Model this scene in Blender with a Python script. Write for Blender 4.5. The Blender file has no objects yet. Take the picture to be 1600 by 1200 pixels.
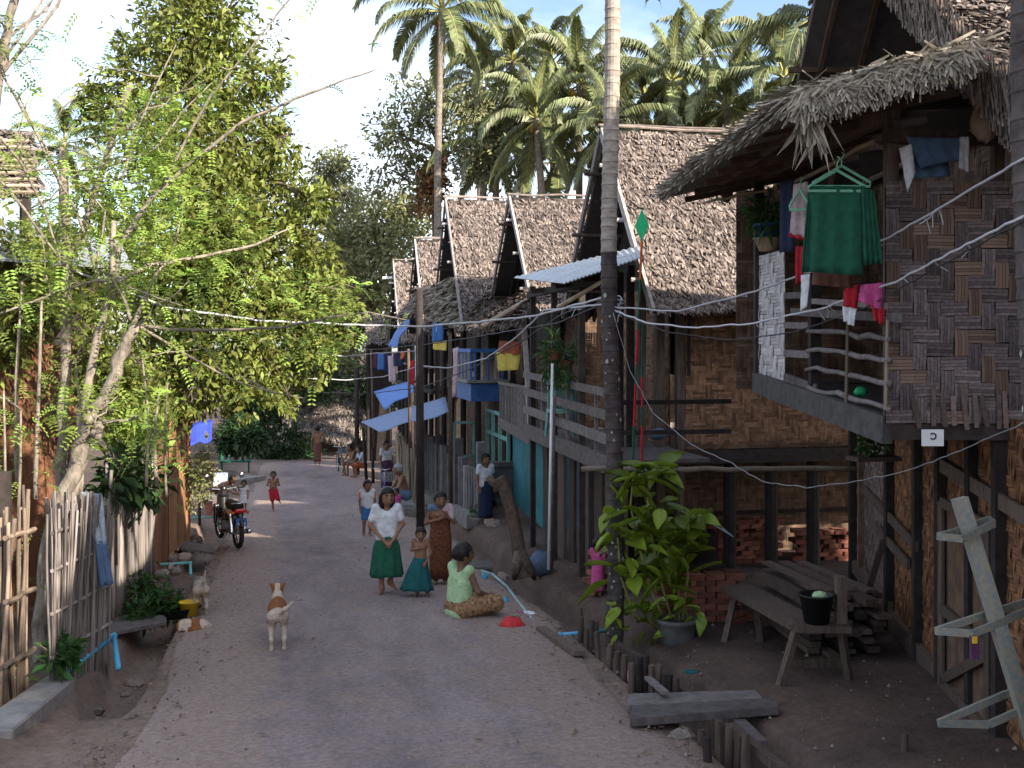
import bpy, bmesh, math, random
import numpy as np
from mathutils import Vector, Matrix, Euler
random.seed(7); np.random.seed(7)
sc = bpy.context.scene
COL = sc.collection
R = math.radians
# ------------------------------------------------------------------ camera, sky, sun, exposure
F = 1700.0; HZ = 540.0; CH = 2.7; YAW = R(11.5); SY, CY = math.sin(YAW), math.cos(YAW); SL = 0.0507
cam = bpy.data.cameras.new('camera'); camo = bpy.data.objects.new('camera', cam); COL.objects.link(camo)
cam.sensor_width = 36; cam.lens = F/1600*36; cam.shift_y = -(600-HZ)/1600; cam.clip_end = 3000; cam.clip_start = 0.1
camo.location = (0, 0, CH); camo.rotation_euler = (R(90), 0, -YAW); sc.camera = camo
SUN_AZ = R(38); SUN_EL = R(28)          # sun to the right of straight behind the street, late afternoon
to_sun = Vector((math.sin(SUN_AZ)*math.cos(SUN_EL), -math.cos(SUN_AZ)*math.cos(SUN_EL), math.sin(SUN_EL)))
w = bpy.data.worlds.new('World'); sc.world = w; w.use_nodes = True
nt = w.node_tree; nt.nodes.clear()
out = nt.nodes.new('ShaderNodeOutputWorld'); bg = nt.nodes.new('ShaderNodeBackground')
sky = nt.nodes.new('ShaderNodeTexSky'); sky.sky_type = 'NISHITA'; sky.sun_disc = False
sky.sun_elevation = SUN_EL; sky.sun_rotation = math.atan2(to_sun.x, to_sun.y); sky.altitude = 50; sky.air_density = 1.0; sky.dust_density = 1.5
bg.inputs['Strength'].default_value = 0.115
tc = nt.nodes.new('ShaderNodeTexCoord'); mp = nt.nodes.new('ShaderNodeMapping'); mp.inputs['Scale'].default_value = (1, 1, 2.6)
ns = nt.nodes.new('ShaderNodeTexNoise'); ns.inputs['Scale'].default_value = 1.7; ns.inputs['Detail'].default_value = 7; ns.inputs['Roughness'].default_value = .55
mp.inputs['Location'].default_value = (.35, .2, 0)
rp = nt.nodes.new('ShaderNodeValToRGB'); rp.color_ramp.elements[0].position = .42; rp.color_ramp.elements[1].position = .68
mx = nt.nodes.new('ShaderNodeMix'); mx.data_type = 'RGBA'; mx.inputs[7].default_value = (7.2, 7.5, 8.2, 1)
L = nt.links.new
L(tc.outputs['Generated'], mp.inputs['Vector']); L(mp.outputs['Vector'], ns.inputs['Vector']); L(ns.outputs['Fac'], rp.inputs['Fac'])
L(rp.outputs['Color'], mx.inputs[0]); L(sky.outputs['Color'], mx.inputs[6]); L(mx.outputs[2], bg.inputs['Color']); L(bg.outputs['Background'], out.inputs['Surface'])
sl = bpy.data.lights.new('sun', 'SUN'); sl.energy = 5.0; sl.angle = R(.55); sl.color = (1, .90, .74)
so = bpy.data.objects.new('sun', sl); COL.objects.link(so); so.rotation_euler = to_sun.to_track_quat('Z', 'Y').to_euler()
vs = sc.view_settings; vs.view_transform = 'Standard'; vs.look = 'None'; vs.gamma = 1; vs.exposure = 1.30; vs.use_curve_mapping = False
sc.render.engine = 'CYCLES'
cy = sc.cycles; cy.max_bounces = 4; cy.diffuse_bounces = 2; cy.glossy_bounces = 2; cy.transmission_bounces = 4; cy.transparent_max_bounces = 4
cy.use_denoising = True; cy.caustics_reflective = False; cy.caustics_refractive = False; cy.sample_clamp_indirect = 6
# ------------------------------------------------------------------ pixel helpers: a ray of the photograph at a chosen depth
def P(px, py, d):
    lat = (px-800)/F*d
    return Vector((SY*d+CY*lat, CY*d-SY*lat, CH+(HZ-py)/F*d))
def G(px, py, dz=0.0):
    k = (px-800)/F
    d = (CH-dz)/((py-HZ)/F-SL*(CY-SY*k))
    return P(px, py, d)
def PX(px, py, X):
    k = (px-800)/F; return P(px, py, X/(SY+CY*k))
def PY(px, py, Y):
    k = (px-800)/F; return P(px, py, Y/(CY-SY*k))
def gz(x, y): return -SL*y
FWD = Vector((SY, CY, 0)); RGT = Vector((CY, -SY, 0)); UP = Vector((0, 0, 1))
def CL(lat, d, z): return Vector((SY*d+CY*lat, CY*d-SY*lat, z))     # lateral / depth / height
# ------------------------------------------------------------------ object helpers
MATS = {}
def tag(o, label=None, cat=None, group=None, kind=None):
    if label: o['label'] = label
    if cat: o['category'] = cat
    if group: o['group'] = group
    if kind: o['kind'] = kind
    return o
def thing(name, label, cat, loc=(0, 0, 0), rz=0, group=None, kind=None):
    o = bpy.data.objects.new(name, None); COL.objects.link(o); o.empty_display_size = .2
    o.location = loc; o.rotation_euler = (0, 0, rz)
    return tag(o, label, cat, group, kind)
WSET = set()
def wthing(name, label, cat, loc, group=None, kind=None):
    """a thing whose parts are meshed in world space"""
    o = thing(name, label, cat, loc, 0, group, kind); WSET.add(o.name); return o
def link(name, me, mat, parent=None):
    o = bpy.data.objects.new(name, me); COL.objects.link(o)
    if mat is not None and not me.materials:
        for m in (mat if isinstance(mat, (list, tuple)) else [mat]): me.materials.append(M(m) if isinstance(m, str) else m)
    if parent is not None:
        o.parent = parent
        if parent.name in WSET: o.matrix_parent_inverse = Matrix.Translation(-parent.location)
    return o
def npmesh(name, v, f, rnd=None, mi=None, smooth=False):
    v = np.asarray(v, dtype=np.float32); f = np.asarray(f, dtype=np.int32)
    me = bpy.data.meshes.new(name); k = f.shape[1]; n = len(f)
    me.vertices.add(len(v)); me.vertices.foreach_set('co', v.ravel())
    me.loops.add(n*k); me.loops.foreach_set('vertex_index', f.ravel())
    me.polygons.add(n); me.polygons.foreach_set('loop_start', np.arange(0, n*k, k, dtype=np.int32))
    try: me.polygons.foreach_set('loop_total', np.full(n, k, dtype=np.int32))
    except Exception: pass
    if smooth: me.polygons.foreach_set('use_smooth', np.ones(n, dtype=bool))
    if mi is not None: me.polygons.foreach_set('material_index', np.asarray(mi, dtype=np.int32))
    if rnd is not None:
        a = me.attributes.new('v', 'FLOAT', 'FACE'); a.data.foreach_set('value', np.asarray(rnd, dtype=np.float32))
    me.update(calc_edges=True); me.validate()
    return me
class MB:
    def __init__(s): s.v = []; s.f = []; s.r = []; s.m = []; s.mi = 0
    def add(s, vs, fs, rnd=None):
        b = len(s.v); s.v.extend([tuple(p) for p in vs]); rr = random.random() if rnd is None else rnd
        for f in fs: s.f.append(tuple(b+i for i in f)); s.r.append(rr); s.m.append(s.mi)
        return s
    def box(s, c, size, rot=None, rnd=None, taper=1.0):
        hx, hy, hz = [a/2 for a in size]; q = []
        for z in (-1, 1):
            t = taper if z > 0 else 1
            for (x, y) in ((-1, -1), (1, -1), (1, 1), (-1, 1)): q.append(Vector((x*hx*t, y*hy*t, z*hz)))
        if rot is not None: q = [rot @ a for a in q]
        c = Vector(c); q = [a+c for a in q]
        return s.add(q, [(0, 3, 2, 1), (4, 5, 6, 7), (0, 1, 5, 4), (1, 2, 6, 5), (2, 3, 7, 6), (3, 0, 4, 7)], rnd)
    def beam(s, a, b, w, h, up=UP, rnd=None, w2=None):
        """rectangular bar from a to b; w across, h along up"""
        a = Vector(a); b = Vector(b); d = (b-a).normalized(); sx = d.cross(up)
        if sx.length < 1e-4: sx = d.cross(Vector((1, 0, 0)))
        sx.normalize(); u = sx.cross(d).normalized(); q = []
        for p, ww in ((a, w), (b, w2 or w)):
            for (i, j) in ((-1, -1), (1, -1), (1, 1), (-1, 1)): q.append(p+sx*(i*ww/2)+u*(j*h/2))
        return s.add(q, [(0, 1, 2, 3), (4, 7, 6, 5), (0, 4, 5, 1), (1, 5, 6, 2), (2, 6, 7, 3), (3, 7, 4, 0)], rnd)
    def tube(s, pts, rads, n=8, cap=True, rnd=None):
        pts = [Vector(p) for p in pts]
        if not hasattr(rads, '__len__'): rads = [rads]*len(pts)
        vs = []; fs = []; ref = None
        for i, p in enumerate(pts):
            d = (pts[min(i+1, len(pts)-1)]-pts[max(i-1, 0)])
            if d.length < 1e-7: d = Vector((0, 0, 1))
            d.normalize()
            if ref is None:
                ref = d.cross(UP)
                if ref.length < 1e-3: ref = d.cross(Vector((1, 0, 0)))
            ref = (ref-d*ref.dot(d)).normalized(); o = d.cross(ref)
            for j in range(n):
                t = 2*math.pi*j/n; vs.append(p+(ref*math.cos(t)+o*math.sin(t))*rads[i])
        for i in range(len(pts)-1):
            for j in range(n):
                fs.append((i*n+j, i*n+(j+1) % n, (i+1)*n+(j+1) % n, (i+1)*n+j))
        if cap: fs.append(tuple(range(n-1, -1, -1))); fs.append(tuple((len(pts)-1)*n+j for j in range(n)))
        return s.add(vs, fs, rnd)
    def lathe(s, prof, c, n=20, axis=None, rnd=None, sq=(1, 1)):
        vs = []; fs = []; c = Vector(c); rot = Matrix.Identity(3)
        if axis is not None: rot = Vector(axis).normalized().to_track_quat('Z', 'Y').to_matrix()
        for (r, z) in prof:
            for j in range(n):
                t = 2*math.pi*j/n; vs.append(c+rot @ Vector((r*math.cos(t)*sq[0], r*math.sin(t)*sq[1], z)))
        for i in range(len(prof)-1):
            for j in range(n): fs.append((i*n+j, i*n+(j+1) % n, (i+1)*n+(j+1) % n, (i+1)*n+j))
        if prof[0][0] > 1e-4: fs.append(tuple(range(n-1, -1, -1)))
        if prof[-1][0] > 1e-4: fs.append(tuple((len(prof)-1)*n+j for j in range(n)))
        return s.add(vs, fs, rnd)
    def ball(s, c, r, n=8, rnd=None):
        if not hasattr(r, '__len__'): r = (r, r, r)
        vs = []; fs = []; m = max(4, n//2)
        for i in range(m+1):
            a = math.pi*i/m
            for j in range(n):
                t = 2*math.pi*j/n; vs.append(Vector((r[0]*math.sin(a)*math.cos(t), r[1]*math.sin(a)*math.sin(t), r[2]*math.cos(a)))+Vector(c))
        for i in range(m):
            for j in range(n): fs.append((i*n+j, (i+1)*n+j, (i+1)*n+(j+1) % n, i*n+(j+1) % n))
        return s.add(vs, fs, rnd)
    def slab(s, pts, thick, nrm=None, rnd=None):
        """a polygon given thickness along its normal (both faces)"""
        pts = [Vector(p) for p in pts]; n = len(pts)
        if nrm is None: nrm = (pts[1]-pts[0]).cross(pts[2]-pts[0]).normalized()
        vs = pts+[p-nrm*thick for p in pts]
        fs = [tuple(range(n)), tuple(range(2*n-1, n-1, -1))]+[(i, n+i, n+(i+1) % n, (i+1) % n) for i in range(n)]
        return s.add(vs, fs, rnd)
    def mesh(s, name='m', smooth=False):
        me = bpy.data.meshes.new(name); me.from_pydata(s.v, [], s.f)
        a = me.attributes.new('v', 'FLOAT', 'FACE'); a.data.foreach_set('value', np.array(s.r, dtype=np.float32))
        if any(s.m): me.polygons.foreach_set('material_index', np.array(s.m, dtype=np.int32))
        if smooth: me.polygons.foreach_set('use_smooth', np.ones(len(s.f), dtype=bool))
        me.update(); return me
    def build(s, name, mat, parent=None, smooth=False):
        return link(name, s.mesh(name, smooth), mat, parent)
def copy_tree(o, parent=None):
    c = o.copy(); COL.objects.link(c)
    if parent is not None: c.parent = parent
    for ch in list(o.children): copy_tree(ch, c)
    return c
def jit(a): return random.uniform(-a, a)
# ------------------------------------------------------------------ materials
def mk(name, col, rough=.8, var=.25, nscale=6, namt=.35, bump=.0, stretch=(1, 1, 1), col2=None, metal=0, transl=0, spec=.3, objvar=.15, huev=0, wave=None):
    m = bpy.data.materials.new(name); m.use_nodes = True; t = m.node_tree; t.nodes.clear(); l = t.links.new
    N = t.nodes.new; o = N('ShaderNodeOutputMaterial'); b = N('ShaderNodeBsdfPrincipled')
    b.inputs['Roughness'].default_value = rough; b.inputs['Metallic'].default_value = metal; b.inputs['Specular IOR Level'].default_value = spec
    tcn = N('ShaderNodeTexCoord'); mpn = N('ShaderNodeMapping'); mpn.inputs['Scale'].default_value = stretch
    l(tcn.outputs['Object'], mpn.inputs['Vector'])
    nz = N('ShaderNodeTexNoise'); nz.inputs['Scale'].default_value = nscale; nz.inputs['Detail'].default_value = 5; nz.inputs['Roughness'].default_value = .65
    l(mpn.outputs['Vector'], nz.inputs['Vector'])
    mixc = N('ShaderNodeMix'); mixc.data_type = 'RGBA'; c2 = col2 or tuple(c*(1-namt) for c in col)
    mixc.inputs[6].default_value = (*c2, 1); mixc.inputs[7].default_value = (*col, 1)
    mr = N('ShaderNodeMapRange'); mr.inputs[1].default_value = .35; mr.inputs[2].default_value = .62
    l(nz.outputs['Fac'], mr.inputs[0]); l(mr.outputs[0], mixc.inputs[0])
    at = N('ShaderNodeAttribute'); at.attribute_name = 'v'; oi = N('ShaderNodeObjectInfo')
    m1 = N('ShaderNodeMath'); m1.operation = 'MULTIPLY_ADD'; m1.inputs[1].default_value = 2*var; m1.inputs[2].default_value = 1-var
    l(at.outputs['Fac'], m1.inputs[0])
    m2 = N('ShaderNodeMath'); m2.operation = 'MULTIPLY_ADD'; m2.inputs[1].default_value = 2*objvar; m2.inputs[2].default_value = 1-objvar
    l(oi.outputs['Random'], m2.inputs[0])
    m3 = N('ShaderNodeMath'); m3.operation = 'MULTIPLY'; l(m1.outputs[0], m3.inputs[0]); l(m2.outputs[0], m3.inputs[1])
    hs = N('ShaderNodeHueSaturation'); l(mixc.outputs[2], hs.inputs['Color']); l(m3.outputs[0], hs.inputs['Value'])
    if huev:
        m4 = N('ShaderNodeMath'); m4.operation = 'MULTIPLY_ADD'; m4.inputs[1].default_value = huev; m4.inputs[2].default_value = .5-huev/2
        l(at.outputs['Fac'], m4.inputs[0]); l(m4.outputs[0], hs.inputs['Hue'])
    colout = hs.outputs['Color']
    l(colout, b.inputs['Base Color'])
    if bump:
        bp = N('ShaderNodeBump'); bp.inputs['Strength'].default_value = bump; bp.inputs['Distance'].default_value = .02
        l(nz.outputs['Fac'], bp.inputs['Height']); l(bp.outputs['Normal'], b.inputs['Normal'])
    if transl:
        tr = N('ShaderNodeBsdfTranslucent'); ms = N('ShaderNodeMixShader'); ms.inputs[0].default_value = transl
        l(colout, tr.inputs['Color']); l(b.outputs[0], ms.inputs[1]); l(tr.outputs[0], ms.inputs[2]); l(ms.outputs[0], o.inputs['Surface'])
    else: l(b.outputs[0], o.inputs['Surface'])
    MATS[name] = m
    return m
def M(n): return MATS[n]
mk('thatch', (.235, .188, .168), .95, .55, 9, .45, .3, objvar=.05)
mk('thatch_grey', (.23, .19, .17), .95, .5, 9, .4, .3, objvar=.05)
mk('thatch_pale', (.42, .37, .30), .9, .5, 9, .4, .3, objvar=.05)
mk('weave', (.30, .17, .105), .8, .45, 14, .5, .2, objvar=.3, stretch=(1, 1, 1))
mk('weave_grey', (.21, .15, .135), .8, .35, 20, .45, .25, objvar=.42)
mk('weave_brown', (.32, .15, .075), .75, .4, 7, .65, .2, objvar=.1)
mk('weave_white', (.62, .58, .60), .8, .3, 18, .4, .2, objvar=.15)
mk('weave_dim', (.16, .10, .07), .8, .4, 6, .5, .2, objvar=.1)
mk('bamboo', (.33, .26, .19), .6, .35, 5, .4, .1, stretch=(1, 1, .25), objvar=.3)
mk('bamboo_grey', (.27, .23, .215), .7, .35, 8, .4, .15, stretch=(1, 1, .2), objvar=.35)
mk('bamboo_dark', (.13, .085, .06), .7, .35, 6, .4, .1, objvar=.25)
mk('wood', (.12, .085, .07), .8, .25, 9, .5, .25, stretch=(3, 3, .3), objvar=.3)
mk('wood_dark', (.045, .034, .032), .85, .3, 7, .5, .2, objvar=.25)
mk('wood_grey', (.18, .155, .155), .8, .25, 12, .45, .25, stretch=(1, 1, 1), objvar=.25)
mk('wood_red', (.26, .115, .065), .8, .2, 8, .4, .15, stretch=(2, 2, .2), objvar=.25)
mk('wood_orange', (.40, .20, .105), .75, .2, 8, .35, .12, stretch=(3, 3, .25), objvar=.22)
mk('barge', (.40, .365, .36), .7, .2, 12, .4, .1)
mk('bark', (.29, .245, .205), .9, .1, 16, .6, .7, stretch=(1, 1, .5))
mk('bark_dark', (.15, .11, .085), .9, .15, 14, .5, .5)
mk('bark_red', (.20, .12, .08), .9, .2, 10, .5, .4)
mk('leaf_mango', (.185, .21, .045), .55, .65, 3, .35, huev=.06, transl=.28, spec=.35)
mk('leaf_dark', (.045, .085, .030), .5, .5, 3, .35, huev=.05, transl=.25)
mk('leaf_moringa', (.30, .41, .085), .6, .45, 3, .25, huev=.06, transl=.4)
mk('leaf_olive', (.28, .29, .14), .6, .5, 3, .3, huev=.06, transl=.3)
mk('leaf_pale', (.31, .32, .17), .6, .5, 3, .3, huev=.06, transl=.3)
mk('leaf_far', (.31, .33, .17), .7, .5, 3, .3, huev=.06, transl=.3)
mk('leaf_pot', (.21, .29, .03), .4, .2, 8, .3, huev=.05, transl=.35, objvar=.45, spec=.5)
mk('leaf_weed', (.05, .12, .03), .5, .45, 4, .3, huev=.05, transl=.3)
mk('palm_leaf', (.175, .20, .085), .45, .5, 2, .35, huev=.07, transl=.25, objvar=.35, spec=.5)
mk('palm_stem', (.30, .29, .09), .6, .2, 4, .3)
mk('palm_dead', (.32, .17, .08), .8, .4, 4, .3)
mk('coconut', (.45, .26, .05), .6, .4, 4, .3)
mk('concrete', (.25, .235, .225), .9, .2, 5, .35, .3)
mk('concrete_dark', (.15, .145, .15), .9, .2, 4, .5, .3)
mk('brick', (.22, .085, .06), .9, .45, 9, .4, .3, objvar=.4)
mk('stone', (.27, .215, .19), .9, .4, 6, .4, .4, objvar=.3)
mk('tin', (.46, .49, .54), .45, .2, 3, .3, .05, metal=.35, spec=.5)
mk('tin_rust', (.30, .25, .23), .6, .2, 5, .5, .05, metal=.2)
mk('teal', (.06, .25, .29), .8, .1, 2.5, .35, .1)
mk('teal_frame', (.22, .45, .42), .6, .1, 5, .25)
mk('blue_paint', (.045, .13, .36), .6, .15, 4, .3)
mk('pvc_blue', (.09, .42, .68), .35, .1, 8, .2, spec=.5)
mk('pvc_teal', (.16, .52, .52), .35, .1, 8, .2, spec=.5)
mk('white', (.75, .75, .77), .7, .1, 10, .12)
mk('wire_white', (.48, .48, .52), .5, .1, 20, .2)
mk('wire_dark', (.05, .05, .06), .6, .1, 20, .2)
mk('black', (.012, .012, .014), .45, .1, 6, .3)
mk('rubber', (.02, .02, .022), .8, .1, 10, .3)
mk('chrome', (.6, .6, .62), .18, .05, 10, .1, metal=1)
mk('metal_grey', (.28, .29, .31), .45, .1, 10, .3, metal=.6)
def two_tone(name, c1, c2, thr=.68):
    m = mk(name, c1, .8, .35, 20, .45, .25, objvar=.35); t = m.node_tree; oi = t.nodes.new('ShaderNodeObjectInfo'); gt = t.nodes.new('ShaderNodeMath'); gt.operation = 'GREATER_THAN'; gt.inputs[1].default_value = thr
    fr = t.nodes.new('ShaderNodeMath'); fr.operation = 'FRACT'; ml = t.nodes.new('ShaderNodeMath'); ml.operation = 'MULTIPLY'; ml.inputs[1].default_value = 17.3
    mx_ = t.nodes.new('ShaderNodeMix'); mx_.data_type = 'RGBA'; hs = [n for n in t.nodes if n.bl_idname == 'ShaderNodeHueSaturation'][0]; src = hs.inputs['Color'].links[0].from_socket
    t.links.new(oi.outputs['Random'], ml.inputs[0]); t.links.new(ml.outputs[0], fr.inputs[0]); t.links.new(fr.outputs[0], gt.inputs[0]); t.links.new(gt.outputs[0], mx_.inputs[0]); t.links.new(src, mx_.inputs[6]); mx_.inputs[7].default_value = (*c2, 1); t.links.new(mx_.outputs[2], hs.inputs['Color'])
two_tone('weave_mixed', (.20, .155, .155), (.195, .13, .10), .72)
mk('skin', (.25, .125, .075), .55, .04, 6, .14, spec=.4, objvar=.12)
mk('hair', (.012, .009, .008), .5, .1, 40, .4)
mk('plastic_yellow', (.75, .48, .03), .4, .1, 5, .15, spec=.5)
mk('pink', (.62, .08, .26), .8, .1, 12, .25)
mk('red', (.50, .03, .035), .6, .15, 10, .3)
# ------------------------------------------------------------------ ground, road
def smooth(a, b, x):
    t = np.clip((x-a)/(b-a), 0, 1); return t*t*(3-2*t)
def vnoise(x, y, s=1.0, seed=0):
    x = np.asarray(x)/s; y = np.asarray(y)/s
    def h(i, j): 
        n = np.sin(i*127.1+j*311.7+seed*74.7)*43758.5453; return n-np.floor(n)
    xi = np.floor(x); yi = np.floor(y); fx = x-xi; fy = y-yi; fx = fx*fx*(3-2*fx); fy = fy*fy*(3-2*fy)
    return (h(xi, yi)*(1-fx)+h(xi+1, yi)*fx)*(1-fy)+(h(xi, yi+1)*(1-fx)+h(xi+1, yi+1)*fx)*fy-.5
def redge(y): return 3.02+.25*vnoise(y, y*0, 3.1, 3)+.10*vnoise(y, y*0, .7, 4)-.012*np.clip(y-20, 0, 40)
def ledge(y): return -1.22+.22*vnoise(y, y*0, 2.7, 5)+.10*vnoise(y, y*0, .6, 6)
def height(x, y):
    x = np.asarray(x, dtype=float); y = np.asarray(y, dtype=float)
    z = -SL*np.clip(y, -40, 70)
    side = 1-smooth(-1.3, -1.0, x)*(1-smooth(2.9, 3.2, x))
    z = z+side*(.05*vnoise(x, y, .9, 1)+.03*vnoise(x, y, .3, 2)+.02*vnoise(x, y, .12, 9))
    z = z+.012*vnoise(x, y, .5, 7)+.02*vnoise(x, y, 2, 8)
    wob = .10*vnoise(y, y*0, 1.7, 11)
    tr = smooth(3.12+wob, 3.24+wob, x)*(1-smooth(3.66+wob, 3.80+wob, x))*(1-smooth(22, 24, y))
    tl = smooth(-2.0+wob, -1.86+wob, x)*(1-smooth(-1.52+wob, -1.36+wob, x))*(1-smooth(24, 26, y))*smooth(9.6, 11.2, y)
    z = z-.42*tr-.34*tl
    z = z+.10*smooth(3.75, 4.3, x)+.06*smooth(-2.0, -2.3, x)
    z = z+.35*smooth(20, 26, y)*smooth(3.6, 5.0, x)*(1-smooth(50, 60, y))        # raised plots further down on the right
    far = smooth(52, 75, y); z = z+far*(.6+.8*vnoise(x, y, 9, 12))
    z = z+smooth(60, 140, np.hypot(x, y))*2.0*vnoise(x, y, 25, 13)
    return z
def hz_(x, y): return float(height(np.array([x]), np.array([y]))[0])
def grid_mesh(name, xs, ys, fn, dz=0):
    X, Y = np.meshgrid(xs, ys); Z = fn(X, Y)+dz
    v = np.stack([X, Y, Z], -1).reshape(-1, 3); nx, ny = len(xs), len(ys)
    i, j = np.meshgrid(np.arange(nx-1), np.arange(ny-1)); a = (j*nx+i).ravel()
    return npmesh(name, v, np.stack([a, a+1, a+nx+1, a+nx], 1), smooth=True)
xs = np.concatenate([np.linspace(-600, -60, 14), np.linspace(-50, -6, 30), np.arange(-5, -1, .075), np.arange(-1, 2.9, .3), np.arange(2.9, 4.6, .07), np.arange(4.65, 12, .2), np.linspace(12.5, 60, 40), np.linspace(75, 600, 14)])
ys = np.concatenate([np.linspace(-300, -20, 10), np.arange(-18, 5, .8), np.arange(5, 20, .1), np.arange(20, 34, .2), np.arange(34, 80, .7), np.linspace(82, 160, 30), np.linspace(180, 900, 14)])
def ground_mat():
    m = bpy.data.materials.new('dirt'); m.use_nodes = True; t = m.node_tree; l = t.links.new; b = t.nodes['Principled BSDF']; N = t.nodes.new
    tcn = N('ShaderNodeTexCoord')
    def noise(s, d=6, r=.6):
        n = N('ShaderNodeTexNoise'); n.inputs['Scale'].default_value = s; n.inputs['Detail'].default_value = d; n.inputs['Roughness'].default_value = r; l(tcn.outputs['Object'], n.inputs['Vector']); return n
    n1, n2, n3, n4 = noise(.9), noise(14), noise(60, 3), noise(2.3)
    r1 = N('ShaderNodeValToRGB'); e = r1.color_ramp.elements; e[0].color = (.062, .044, .04, 1); e[1].color = (.14, .097, .08, 1); e[0].position = .3; e[1].position = .7
    l(n1.outputs['Fac'], r1.inputs[0])
    mx = N('ShaderNodeMix'); mx.data_type = 'RGBA'; mx.blend_type = 'OVERLAY'; mx.inputs[0].default_value = .75; l(r1.outputs[0], mx.inputs[6]); l(n2.outputs['Color'], mx.inputs[7])
    bw = N('ShaderNodeRGBToBW'); l(n2.outputs['Color'], bw.inputs[0]); l(bw.outputs[0], mx.inputs[7])
    r3 = N('ShaderNodeValToRGB'); e = r3.color_ramp.elements; e[0].position = .70; e[1].position = .78; e[0].color = (0, 0, 0, 1); e[1].color = (1, 1, 1, 1); l(n3.outputs['Fac'], r3.inputs[0])
    sx = N('ShaderNodeSeparateXYZ'); l(tcn.outputs['Object'], sx.inputs[0])            # dusty verge next to the road, darker trodden soil in the yards
    ma = N('ShaderNodeMapRange'); ma.inputs[1].default_value = 4.0; ma.inputs[2].default_value = 3.1; l(sx.outputs[0], ma.inputs[0])
    mb = N('ShaderNodeMapRange'); mb.inputs[1].default_value = -2.8; mb.inputs[2].default_value = -1.8; l(sx.outputs[0], mb.inputs[0])
    mm_ = N('ShaderNodeMath'); mm_.operation = 'MULTIPLY'; l(ma.outputs[0], mm_.inputs[0]); l(mb.outputs[0], mm_.inputs[1])
    m5 = N('ShaderNodeMath'); m5.operation = 'MULTIPLY'; l(mm_.outputs[0], m5.inputs[0]); l(n4.outputs['Fac'], m5.inputs[1])
    m6 = N('ShaderNodeMath'); m6.operation = 'MULTIPLY'; m6.use_clamp = True; m6.inputs[1].default_value = 1.7; l(m5.outputs[0], m6.inputs[0])
    vg = N('ShaderNodeMix'); vg.data_type = 'RGBA'; vg.inputs[7].default_value = (.25, .182, .15, 1); l(m6.outputs[0], vg.inputs[0]); l(r1.outputs[0], vg.inputs[6]); l(vg.outputs[2], mx.inputs[6])
    m2 = N('ShaderNodeMix'); m2.data_type = 'RGBA'; m2.inputs[7].default_value = (.36, .31, .27, 1); l(r3.outputs[0], m2.inputs[0]); l(mx.outputs[2], m2.inputs[6])
    l(m2.outputs[2], b.inputs['Base Color']); b.inputs['Roughness'].default_value = .95; b.inputs['Specular IOR Level'].default_value = .15
    bp = N('ShaderNodeBump'); bp.inputs['Strength'].default_value = .6; bp.inputs['Distance'].default_value = .03; ad = N('ShaderNodeMath'); l(n2.outputs['Fac'], ad.inputs[0]); l(n3.outputs['Fac'], ad.inputs[1]); l(ad.outputs[0], bp.inputs['Height']); l(bp.outputs[0], b.inputs['Normal'])
    MATS['dirt'] = m
def road_mat():
    m = bpy.data.materials.new('road'); m.use_nodes = True; t = m.node_tree; l = t.links.new; b = t.nodes['Principled BSDF']; N = t.nodes.new
    tcn = N('ShaderNodeTexCoord'); at = N('ShaderNodeAttribute'); at.attribute_name = 'edge'
    def noise(s, d=6, r=.6, st=(1, 1, 1)):
        mp_ = N('ShaderNodeMapping'); mp_.inputs['Scale'].default_value = st; l(tcn.outputs['Object'], mp_.inputs[0])
        n = N('ShaderNodeTexNoise'); n.inputs['Scale'].default_value = s; n.inputs['Detail'].default_value = d; n.inputs['Roughness'].default_value = r; l(mp_.outputs[0], n.inputs['Vector']); return n
    n1, n2, n3, n4 = noise(.8, 7, .68, (1, .3, 1)), noise(20), noise(46, 2), noise(1.9, 6, .7)
    r1 = N('ShaderNodeValToRGB'); e = r1.color_ramp.elements; e[0].color = (.160, .126, .130, 1); e[1].color = (.315, .250, .245, 1); e[0].position = .34; e[1].position = .66; l(n1.outputs['Fac'], r1.inputs[0])
    s1 = N('ShaderNodeMath'); s1.operation = 'MULTIPLY_ADD'; s1.inputs[1].default_value = 1.5; l(n4.outputs['Fac'], s1.inputs[0]); l(at.outputs['Fac'], s1.inputs[2])
    r2 = N('ShaderNodeValToRGB'); e = r2.color_ramp.elements; e[0].position = .75; e[1].position = 1.75; l(s1.outputs[0], r2.inputs[0])
    dm = N('ShaderNodeMix'); dm.data_type = 'RGBA'; dm.inputs[7].default_value = (.28, .21, .185, 1); l(r2.outputs[0], dm.inputs[0]); l(r1.outputs[0], dm.inputs[6])
    ov = N('ShaderNodeMix'); ov.data_type = 'RGBA'; ov.blend_type = 'OVERLAY'; ov.inputs[0].default_value = .62; l(dm.outputs[2], ov.inputs[6]); l(n2.outputs['Fac'], ov.inputs[7])
    r3 = N('ShaderNodeValToRGB'); e = r3.color_ramp.elements; e[0].position = .655; e[1].position = .72; e[0].color = (0, 0, 0, 1); l(n3.outputs['Fac'], r3.inputs[0])
    pm = N('ShaderNodeMix'); pm.data_type = 'RGBA'; pm.inputs[7].default_value = (.40, .37, .34, 1); l(r3.outputs[0], pm.inputs[0]); l(ov.outputs[2], pm.inputs[6])
    l(pm.outputs[2], b.inputs['Base Color']); b.inputs['Roughness'].default_value = .95; b.inputs['Specular IOR Level'].default_value = .15
    bp = N('ShaderNodeBump'); bp.inputs['Strength'].default_value = .5; bp.inputs['Distance'].default_value = .012; ad = N('ShaderNodeMath'); l(n2.outputs['Fac'], ad.inputs[0]); l(n3.outputs['Fac'], ad.inputs[1]); l(ad.outputs[0], bp.inputs['Height']); l(bp.outputs[0], b.inputs['Normal'])
    MATS['road'] = m
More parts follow.
